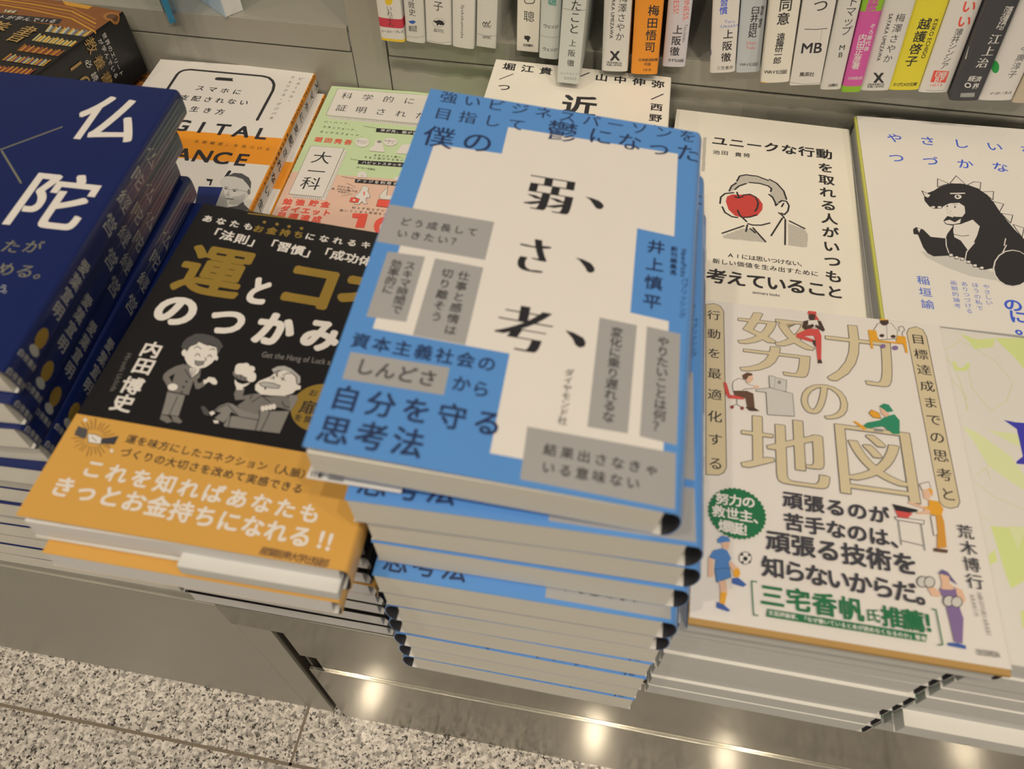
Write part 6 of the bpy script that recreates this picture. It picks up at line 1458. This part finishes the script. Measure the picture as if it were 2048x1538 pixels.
def book(name, key, base, rough=0.4, coat=0.0, pages=None, label='', group=None, mtx=None, dims=None, art=None, block=None, hollow=3.0, cat='book'):
    dims = dims or POSE[key][0]
    if mtx is None: mtx = base_matrix(dims, *POSE[key][1:])
    root = bpy.data.objects.new(name, None); COL.objects.link(root); root.empty_display_size = 0.02
    root.matrix_world = mtx
    me, mats = jacket_mesh('jacket', dims, ART.get(key, []) if art is None else art, base, rough, coat)
    link('jacket', me, mats, root)
    link('page_block', block or block_mesh(dims, hollow=hollow), [pages or PAGES], root)
    tag(root, label, cat, group)
    return root
def dup(root, mtx, label, group=None):
    r = root.copy(); COL.objects.link(r); r.matrix_world = mtx; r['label'] = label
    if group: r['group'] = group
    for ch in list(root.children):
        if ch.get('only_here'): continue
        c = ch.copy(); COL.objects.link(c); c.parent = r
    return r
ORD = ['topmost', 'second', 'third', 'fourth', 'fifth', 'sixth', 'seventh', 'eighth', 'ninth', 'tenth', 'eleventh', 'twelfth', 'thirteenth', 'fourteenth']
# ------------------------------------------------------------------ the setting
FZ = -258.0
boxes('floor', [(-1500, 1500, -1600, 600, FZ - 20, FZ)], M_GRANITE, bev=0)['kind'] = 'structure'
g_ = boxes('trim_1', [(-1500, 1500, -199.6, -196.8, FZ - 3, FZ + 0.15), (-187.0, -184.6, -199, 240, FZ - 3, FZ + 0.15), (-687.0, -684.6, -1600, 240, FZ - 3, FZ + 0.15), (313, 315.4, -1600, 240, FZ - 3, FZ + 0.15), (60, 62.4, -1600, -199, FZ - 3, FZ + 0.15)], M_GROUT, bev=0)
g_['kind'] = 'structure'
boxes('wall_back', [(-900, -200, 242.6, 252, 0, 131.4), (-199.2, -171.2, 242, 252, 0, 470), (-170.4, 700, 242.6, 252, 0, 131.4)], M_GREY, bev=0.5)['kind'] = 'structure'
boxes('wall_upper', [(-900, 700, 410, 420, 100, 520)], M_GREY, bev=0)['kind'] = 'structure'

def fixture(name, loc, label, cat):
    o = bpy.data.objects.new(name, None); COL.objects.link(o); o.location = Vector(loc) * MM
    return tag(o, label, cat)
def part(name, lst, mat, root, bev=0.6):
    l = root.location / MM
    return boxes(name, [(a - l.x, b - l.x, c - l.y, d - l.y, e - l.z, f - l.z) for a, b, c, d, e, f in lst], mat, root, bev)
s = fixture('display_shelf', (-550, 242, 132), 'grey metal upper shelf board of the left bay with two blue items on it', 'shelf')
part('shelf_board', [(-900, -200.6, 244.5, 408, 146, 152)], M_GREY, s, 0.8)
part('front_fascia', [(-900, -200.6, 242, 244.4, 132.6, 152)], M_GREY, s, 0.8)
s = fixture('display_shelf', (260, 242, 132), 'grey metal upper shelf board of the right bay carrying upright books', 'shelf')
part('shelf_board', [(-169.8, 700, 244.5, 408, 146, 152)], M_GREY, s, 0.8)
part('front_fascia', [(-169.8, 700, 242, 244.4, 132.6, 152)], M_GREY, s, 0.8)

s = fixture('display_plinth', (-540, 0, FZ), 'grey painted low display plinth under the navy and black books', 'display stand')
part('tray_top', [(-900, -186.5, -150, 241.5, -9, 0)], M_GREY, s, 1.2)
part('front_panel', [(-900, -186.4, -151.2, -148.2, FZ, -9.2), (-186.4, -162.4, -151.2, -148.2, FZ, -33)], M_GREY, s, 0.5)
part('side_panel', [(-164.6, -162.4, -148, 240, FZ, -34)], M_GAP_SHADE, s, 0.2)
s = fixture('display_plinth', (260, 0, FZ), 'stainless steel low display plinth under the blue and white books', 'display stand')
part('tray_top', [(-185.6, 700, -150.4, 241.5, -8, 0)], M_STEEL, s, 0.8)
part('front_lip', [(-185.6, 700, -154, -150.6, -32.5, 0.6)], M_STEEL, s, 0.9)
part('fascia_panel', [(-151.4, 700, -153, -150.6, -82, -32.9)], M_STEEL, s, 0.4)
part('recess_panel', [(-141, 700, -151.8, -147, -113.4, -82.2)], M_STEEL, s, 0.3)
part('kick_panel', [(-151.6, 700, -153.4, -150.8, -244, -113.6)], M_STEEL, s, 0.3)
part('toe_strip', [(-151.6, 700, -152.6, -150.6, FZ, -244.2)], M_STEEL, s, 0.3)
part('side_panel', [(-151.4, -149.4, -150, 240, FZ, -34)], M_GAP_SHADE, s, 0.2)

# clear film hanging off the upper shelf edge
def film(name, x0, x1, label):
    bm = bmesh.new(); n = int((x1 - x0) / 6); rows = []
    for i in range(n + 1):
        x = x0 + (x1 - x0) * i / n; w = 0.45 * math.sin(i * 1.7) + 0.3 * math.sin(i * 0.61)
        rows.append([bm.verts.new((x * MM, (241.0 + w * k) * MM, z * MM)) for k, z in ((0.2, 131.0), (0.6, 127.5), (1.0, 123.6 + 0.8 * math.sin(i * 2.3)))])
    for a, b in zip(rows, rows[1:]):
        for k in range(2): bm.faces.new([a[k], b[k], b[k + 1], a[k + 1]])
    me = mesh_of(bm, name); o = link(name, me, [M_FILM]); md = o.modifiers.new('t', 'SOLIDIFY'); md.thickness = 0.00025
    return tag(o, label, 'film')
film('label_film', -169, 330, 'clear wavy plastic label film under the upper shelf edge above the lying books')

# ------------------------------------------------------------------ blue stack
dA = POSE['A'][0]
# ------------------------------------------------------------------ order slip
bm = bmesh.new(); box_bm(bm, -76, -40, -162.4, -60, 205.4, 205.65, 0.0)
sl = link('order_slip', mesh_of(bm, 'order_slip'), [INNER]); tag(sl, 'small white order slip sticking out left under the topmost blue book', 'paper slip')
sl.rotation_euler = (0, 0, 0)
bm = bmesh.new()
for k in range(4): box_bm(bm, -74.6 + k * 1.3, -74.1 + k * 1.3 + (0.6 if k == 2 else 0), -161.6, -80, 205.66, 205.7, 0.0)
for q in range(5): box_bm(bm, -68, -62, -161.5 + q * 1.5, -160.9 + q * 1.5, 205.66, 205.7, 0.0)
link('printed_marks', mesh_of(bm, 'printed_marks'), [SHADE_AND_MARKS], sl)

tA = book('paperback_book', 'A', 'blue', 0.33, 0.15, PAGES, 'topmost blue and white book of the tall centre stack, full cover visible', 'blue books of the centre stack', hollow=5.0)
blockA = block_mesh(dA, hollow=5.0)
top_block = tA.children[1] if tA.children[1].name.startswith('page') else tA.children[0]
top_block.data = block_mesh(dA, hollow=5.0, zt=(-4.2, -0.8)); top_block.data.materials.append(PAGES)
fl = bmesh.new()
for i, (xa, xb, za, zb_) in enumerate(((0.6, 82, -0.8, -1.0), (0.8, 80, -1.7, -1.3))):
    v = [fl.verts.new(((x - 64) * MM, (y - 96) * MM, (z + dA[2]) * MM)) for x, y, z in ((xa, 0.3, za), (xb, 0.3, zb_), (xb, 191, zb_), (xa, 191, za))]
    fl.faces.new(v)
f_ob = link('jacket_flap', mesh_of(fl, 'jacket_flap'), [PAGES_W], tA); md = f_ob.modifiers.new('t', 'SOLIDIFY'); md.thickness = 0.0005
f_ob['only_here'] = 1
pA = None
listA = [(-60, -167.6, 203.6, 2.2, -0.7, 3.3, False), (-57, -164.9, 183.2, 1.4, -0.6, 2.4, False), (-57.5, -164.6, 162.5, 1.0, -0.45, 1.7, False), (-58.5, -170.6, 141.9, 0.9, -0.3, 1.1, False), (-58.5, -168.6, 121.6, 0.5, 0, 0.5, False),
         (-58, -168.6, 101.4, 0.8, 0, 0, True), (-59, -168, 81.6, 0.1, 0, 0, True), (-59, -168.5, 61.2, -0.2, 0, 0, True), (-59, -168, 40.8, 0, 0, 0, True), (-59.5, -168, 20.4, -0.4, 0, 0, True)]
for i, a in enumerate(listA):
    side = 'spine turned left' if a[6] else 'spine turned right'
    lab = '%s book from the top of the tall blue centre stack, %s' % (ORD[i + 1], side)
    if i == 9: lab = 'bottom book of the tall blue centre stack, overhanging the steel edge'
    o = dup(tA, pose(dA, *a), lab)
    for c in o.children:
        if c.name.startswith('page'): c.data = blockA
blockA.materials.append(PAGES)

# ------------------------------------------------------------------ white map-title book stack
dB = POSE['B'][0]
tB = book('paperback_book', 'B', 'white', 0.5, 0.0, PAGES_G, 'white book with large tan outlined title and little coloured figures, right of the blue stack', 'white book stack beside the blue stack')
bm = bmesh.new(); box_bm(bm, -65.4, 64.6, -96.6, 92, dB[2] - 2.6, dB[2] - 0.5, 0.0); k_ = link('inner_cover', mesh_of(bm, 'inner_cover'), [cover_mat('kraft', 0.7, 0)], tB); k_['label'] = 'brown inner cover edge under the white jacket'
bm = bmesh.new(); box_bm(bm, -65.0, 64.6, -95.4, 92, dB[2] - 4.0, dB[2] - 2.7, 0.0); k_ = link('endpaper', mesh_of(bm, 'endpaper'), [cover_mat('darkgreen', 0.7, 0)], tB); k_['label'] = 'dark green endpaper edge'
for c in tB.children:
    if c.name.startswith('page_block'): c.data = block_mesh(dB, zt=(-4.1, -4.1), y0=-0.6); c.data.materials.append(PAGES_G)
dB2 = (120, 188, 13.9, 1.6, 4.0)
pB2 = None
for k in range(8):
    z = 13.95 * (8 - k)
    m = pose(dB2, 75.5 + 0.5 * math.sin(k * 2.1), -155.8 - 0.9 * math.cos(k * 1.9) - 0.15 * k, z, 0.15 * math.sin(k * 1.7))
    lab = '%s book down in the white stack right of the blue stack, grey page edges outward' % ORD[k + 1]
    if k == 7: lab = 'bottom book of the white stack right of the blue stack, lying on the steel tray'
    if pB2 is None:
        pB2 = book('paperback_book', 'B2', 'greywhite', 0.5, 0.0, PAGES_G, lab, 'white book stack beside the blue stack', m, dB2,
                   [('p', [(119.5, 0.1), (134.5, 0.1), (134.5, 187.9), (119.5, 187.9)], 'GB')])
    else: dup(pB2, m, lab)

# ------------------------------------------------------------------ flower-print stack at the right edge
dL = POSE['L'][0]
tL = book('paperback_book', 'L', 'greywhite', 0.5, 0.0, PAGES_G, 'topmost book with pale green flower print at the right edge', 'flower print books at the right')
for k in range(8):
    z = 13.9 * (8 - k)
    x, y = 200.5 + 0.6 * math.sin(k * 1.3), -155.2 - 0.8 * math.cos(k * 2.3)
    if k == 5: y = -162.5
    lab = '%s book down in the flower print stack at the right edge' % ORD[k + 1]
    if k == 5: lab = 'flower print book sticking out of the lower right stack, green leaves showing on its cover'
    if k == 7: lab = 'bottom book of the flower print stack at the right edge, lying on the steel tray'
    dup(tL, pose(dL, x, y, z, 0.1 * math.sin(k)), lab)

# ------------------------------------------------------------------ black and gold book stack
dE = POSE['E'][0]
tE = book('paperback_book', 'E', 'black', 0.25, 0.35, PAGES_W, 'black book with gold title and cartoon men, wide golden band, topmost of its crooked stack', 'black and gold books',
          block=block_mesh(dE, zt=(-5.5, -0.8), zb=(-18.4, -10.5), y0=0.4))
def add_obi(root, dims, art, v1, base='gold', lift=0.25):
    me, mats = jacket_mesh('obi_band', dims, art, base, 0.36, 0.15, v0=-0.15, v1=v1, lift=lift)
    o = link('obi_band', me, mats, root); o['label'] = 'golden paper band around the lower cover'; return o
add_obi(tE, dE, ART['Eobi'], 48.2)
bm = bmesh.new(); box_bm(bm, (62 - 64.5), (126.5 - 64.5), (-5.2 - 94), (60 - 94), (-18.4 + 19), (-10.6 + 19), 0.6)  # separate forward slab shapes the lit lower half of the page block
lp = link('lit_pages_slab', mesh_of(bm, 'lit_pages_slab'), [PAGES_G], tE); lp['label'] = 'forward slab shaping the lit lower half of the pages'; 
dE2 = (121, 188, 12.6, 2.0, 2.6)
pE = book('paperback_book', 'E2', 'black', 0.25, 0.35, PAGES_W, 'second black and gold book, its golden band sticking out under the topmost one', 'black and gold books', pose(dE2, -186, -193.2, 164.3, 2.4, -5.6, -1), dE2, [])
oE = add_obi(pE, dE2, [], 48.2); oE['only_here'] = 1
for k in range(9):
    z = 15.3 * (9 - k)
    x, y, yw = -193.5 + 0.8 * math.sin(k * 2.0), -157 + 1.2 * math.cos(k * 1.4), 0.3 * math.sin(k * 1.1)
    if k == 8: x, y, yw = -198.2, -150.5, -0.6
    lab = '%s book down in the black and gold stack beneath the cartoon men book' % ORD[k + 2]
    if k == 8: lab = 'bottom black and gold book on the tray edge, orange band showing at its left corner'
    q_ = dup(pE, pose(dE2, x + 3, y, z, yw), lab)
    if k in (3, 8): add_obi(q_, dE2, [], 48.2)

# ------------------------------------------------------------------ navy stack
dF = POSE['F'][0]
tF = book('paperback_book', 'F', 'navy', 0.30, 0.2, PAGES, 'topmost navy book with huge white two character title at the left edge', 'navy books of the left stack')
fr = [(-211.5, -146, 5.0, 0), (-214.5, -148.5, 6.2, 0), (-215.5, -146, 5.0, 0), (-214, -151, 3.0, 0), (-214, -147, 2.5, 0), (-213, -148, 2.0, 0), (-212, -149.5, 2.0, 0), (-211, -147.5, 1.8, 0), (-210, -148.5, 1.5, 0), (-208, -148, 1.2, 0), (-206, -149, 1.0, 0), (-205, -149.5, 0.6, 0)]
for k, (xr, y, yw, _) in enumerate(fr):
    z = 16.62 * (12 - k) + 0.3
    tl = max(0.0, 2.05 - 0.25 * k)
    ya = math.radians(yw)
    lab = '%s navy book from the top of the left stack, lettered spine visible' % ORD[k + 1] if k < 3 else '%s navy book from the top of the left stack' % ORD[k + 1]
    if k == 11: lab = 'bottom navy book of the left stack, lying on the grey tray edge'
    dup(tF, pose(dF, xr - 130 * math.cos(ya), y - 130 * math.sin(ya), z + (130 * math.sin(math.radians(tl)) * 0.12), yw, -tl, 0.6 if k == 0 else 0), lab)

# ------------------------------------------------------------------ back row stacks
def pile(key, base, rough, coat, pages, top_label, what, group, n, jit, lower=None, art=None, hollow=3.0, T=None, gap=1.0):
    dims = POSE[key][0]
    if T: dims = (dims[0], dims[1], T) + tuple(dims[3:])
    top = book('paperback_book', key, base, rough, coat, pages, top_label, group, base_matrix(dims, *POSE[key][1:]), dims, None, None, hollow)
    X, Y, O = POSE[key][1:]
    yaw0 = math.degrees(math.atan2(X[1], X[0])); ztop = O[2]
    for k in range(1, n):
        dx, dy, dyaw = jit(k)
        z = (ztop - dims[2] - gap) * (n - k) / (n - 1)
        lab = '%s book down in the stack %s' % (ORD[k], what)
        if k == n - 1: lab = 'bottom book of the stack %s, lying on the tray' % what
        dup(top, pose(dims, O[0] + dx, O[1] + dy, z, yaw0 + dyaw), lab)
    return top
pile('H', 'white', 0.42, 0.0, PAGES_W, 'white and orange book with phone outline and a small portrait, topmost of its stack', 'of phone books by the back wall', 'white and orange books', 7,
     lambda k: (7.0, -7.0, 0.2) if k == 1 else (5 + math.sin(k), -3, 0), T=15.6)
pile('J', 'green', 0.45, 0.0, PAGES_W, 'pale green and salmon book with white title boxes and cartoon blobs', 'under the green and salmon book', 'green and salmon books', 6,
     lambda k: (1.2 * math.sin(k * 2), math.cos(k), 0.2), T=16.8)
pile('K', 'cream', 0.5, 0.0, PAGES, 'cream book with bold black names, half hidden behind the blue stack', 'of cream books behind the blue stack', 'cream books', 9,
     lambda k: (0.8 * math.sin(k * 2), math.cos(k) - 1, 0.2), T=16.2)
pile('C', 'cream', 0.5, 0.0, PAGES_G, 'white book with line drawn man and red apple, behind the tan title book', 'of red apple books', 'red apple books', 7,
     lambda k: (0.8 * math.sin(k * 2), math.cos(k) - 1, 0.2), T=16.2)
tD = pile('D', 'warm', 0.5, 0.0, PAGES_G, 'white book with blue kana title and black dinosaur costume drawing at the right', 'of dinosaur costume books', 'dinosaur books', 7,
     lambda k: (-2.4 + 0.8 * math.sin(k * 2), math.cos(k) - 1, 0.2), T=17.2)
dD = POSE['D'][0]
bm = bmesh.new(); box_bm(bm, -66.6, 64, -99.8, 99.6, 17.2 - 2.4, 17.2 - 0.5, 0.2); k_ = link('cover_board', mesh_of(bm, 'cover_board'), [cover_mat('olive', 0.6, 0)], tD); k_['label'] = 'olive green hard cover edge'
pile('G', 'black', 0.35, 0.1, PAGES, 'thick black and gold book with library picture, top left behind the navy stack', 'of thick library picture books', 'thick black books', 3,
     lambda k: (8.0 if k == 1 else 6, -2, 1.5), T=49.5, gap=6.0)

# ------------------------------------------------------------------ upright books on the upper shelf
SPN = [('white', 'white spine with red band and yellow foot, leftmost upright book on the shelf'), ('greywhite', 'white spine with small blue bird mark, second upright book from the post'),
       ('white', 'white spine with oval animal mark, third upright book from the post'), ('warm', 'white spine with one small vertical Latin line'), ('greywhite', 'pale grey spine with zigzag publisher mark, beside the shelf gap'),
       ('cream', 'cream spine with small black bird mark, right of the shelf gap'), ('greenish', 'pale grey green spine with the same mark printed twice'), ('greenish', 'tall grey spine pulled forward over the cream book'),
       ('greywhite', 'white spine with black cross mark left of the orange book'), ('orange', 'orange spine with black name'), ('lilac', 'pale lilac spine with red Latin title, right of the orange book'),
       ('white', 'white spine with blue title, right of the wider shelf gap'), ('bluegrey', 'pale blue grey spine with small red Latin name'), ('cream', 'cream spine with bold black title and yellow foot corner'),
       ('white', 'wide white spine with large MB letters'), ('greywhite', 'narrow white spine with kana title left of the pink book'), ('pink', 'pink spine with lime green foot'),
       ('greywhite', 'white spine with black cross mark between pink and yellow books'), ('yellow', 'yellow spine with black name'), ('white', 'white spine with red kana and red square mark'),
       ('darkgrey', 'black spine with white name'), ('white', 'white spine with green dot right of the black book'), ('beige', 'beige spine cut by the right edge of the picture')]
for i, (base, lab) in enumerate(SPN):
    key = 'S%d' % (i + 1)
    hd = i in (4, 5, 7, 14)
    book('standing_book', key, base, 0.38, 0.0, PAGES_W, 'upright book: ' + lab, 'upright books on the upper shelf', hollow=3.5)

# ------------------------------------------------------------------ blue items on the left upper shelf
X = Vector((-0.81, 0.586, 0)).normalized()
dd = (118, 180, 15.6, 2, 4)
o = book('standing_book', 'x', 'lightblue', 0.35, 0.1, PAGES_W, 'pale blue book standing fore edge outward on the left upper shelf', None, base_matrix(dd, X, Vector((0, 0, 1)), (-287, 252, 152.3)), dd,
         [('p', [(0.1, 0.1), (117, 0.1), (117, 179.9), (0.1, 179.9)], 'TE2')])
X = Vector((-0.57, 0.82, 0)).normalized()
dd = (60, 180, 4.5, 1, 4)
o = book('standing_booklet', 'x', 'teal', 0.3, 0.2, cover_mat('teal', 0.3, 0.2), 'thin teal booklet in a clear sleeve on the left upper shelf', None, base_matrix(dd, X, Vector((0, 0, 1)), (-331, 226, 152.3)), dd, [], cat='booklet')
bm = bmesh.new(); box_bm(bm, -36, 32, -90, 90, -1.2, 7.2, 0.3); sl = link('clear_sleeve', mesh_of(bm, 'clear_sleeve'), [M_FILM], o); sl['label'] = 'transparent plastic sleeve'
for ob in list(bpy.data.objects):
    if ob.get('only_here') is not None: del ob['only_here']
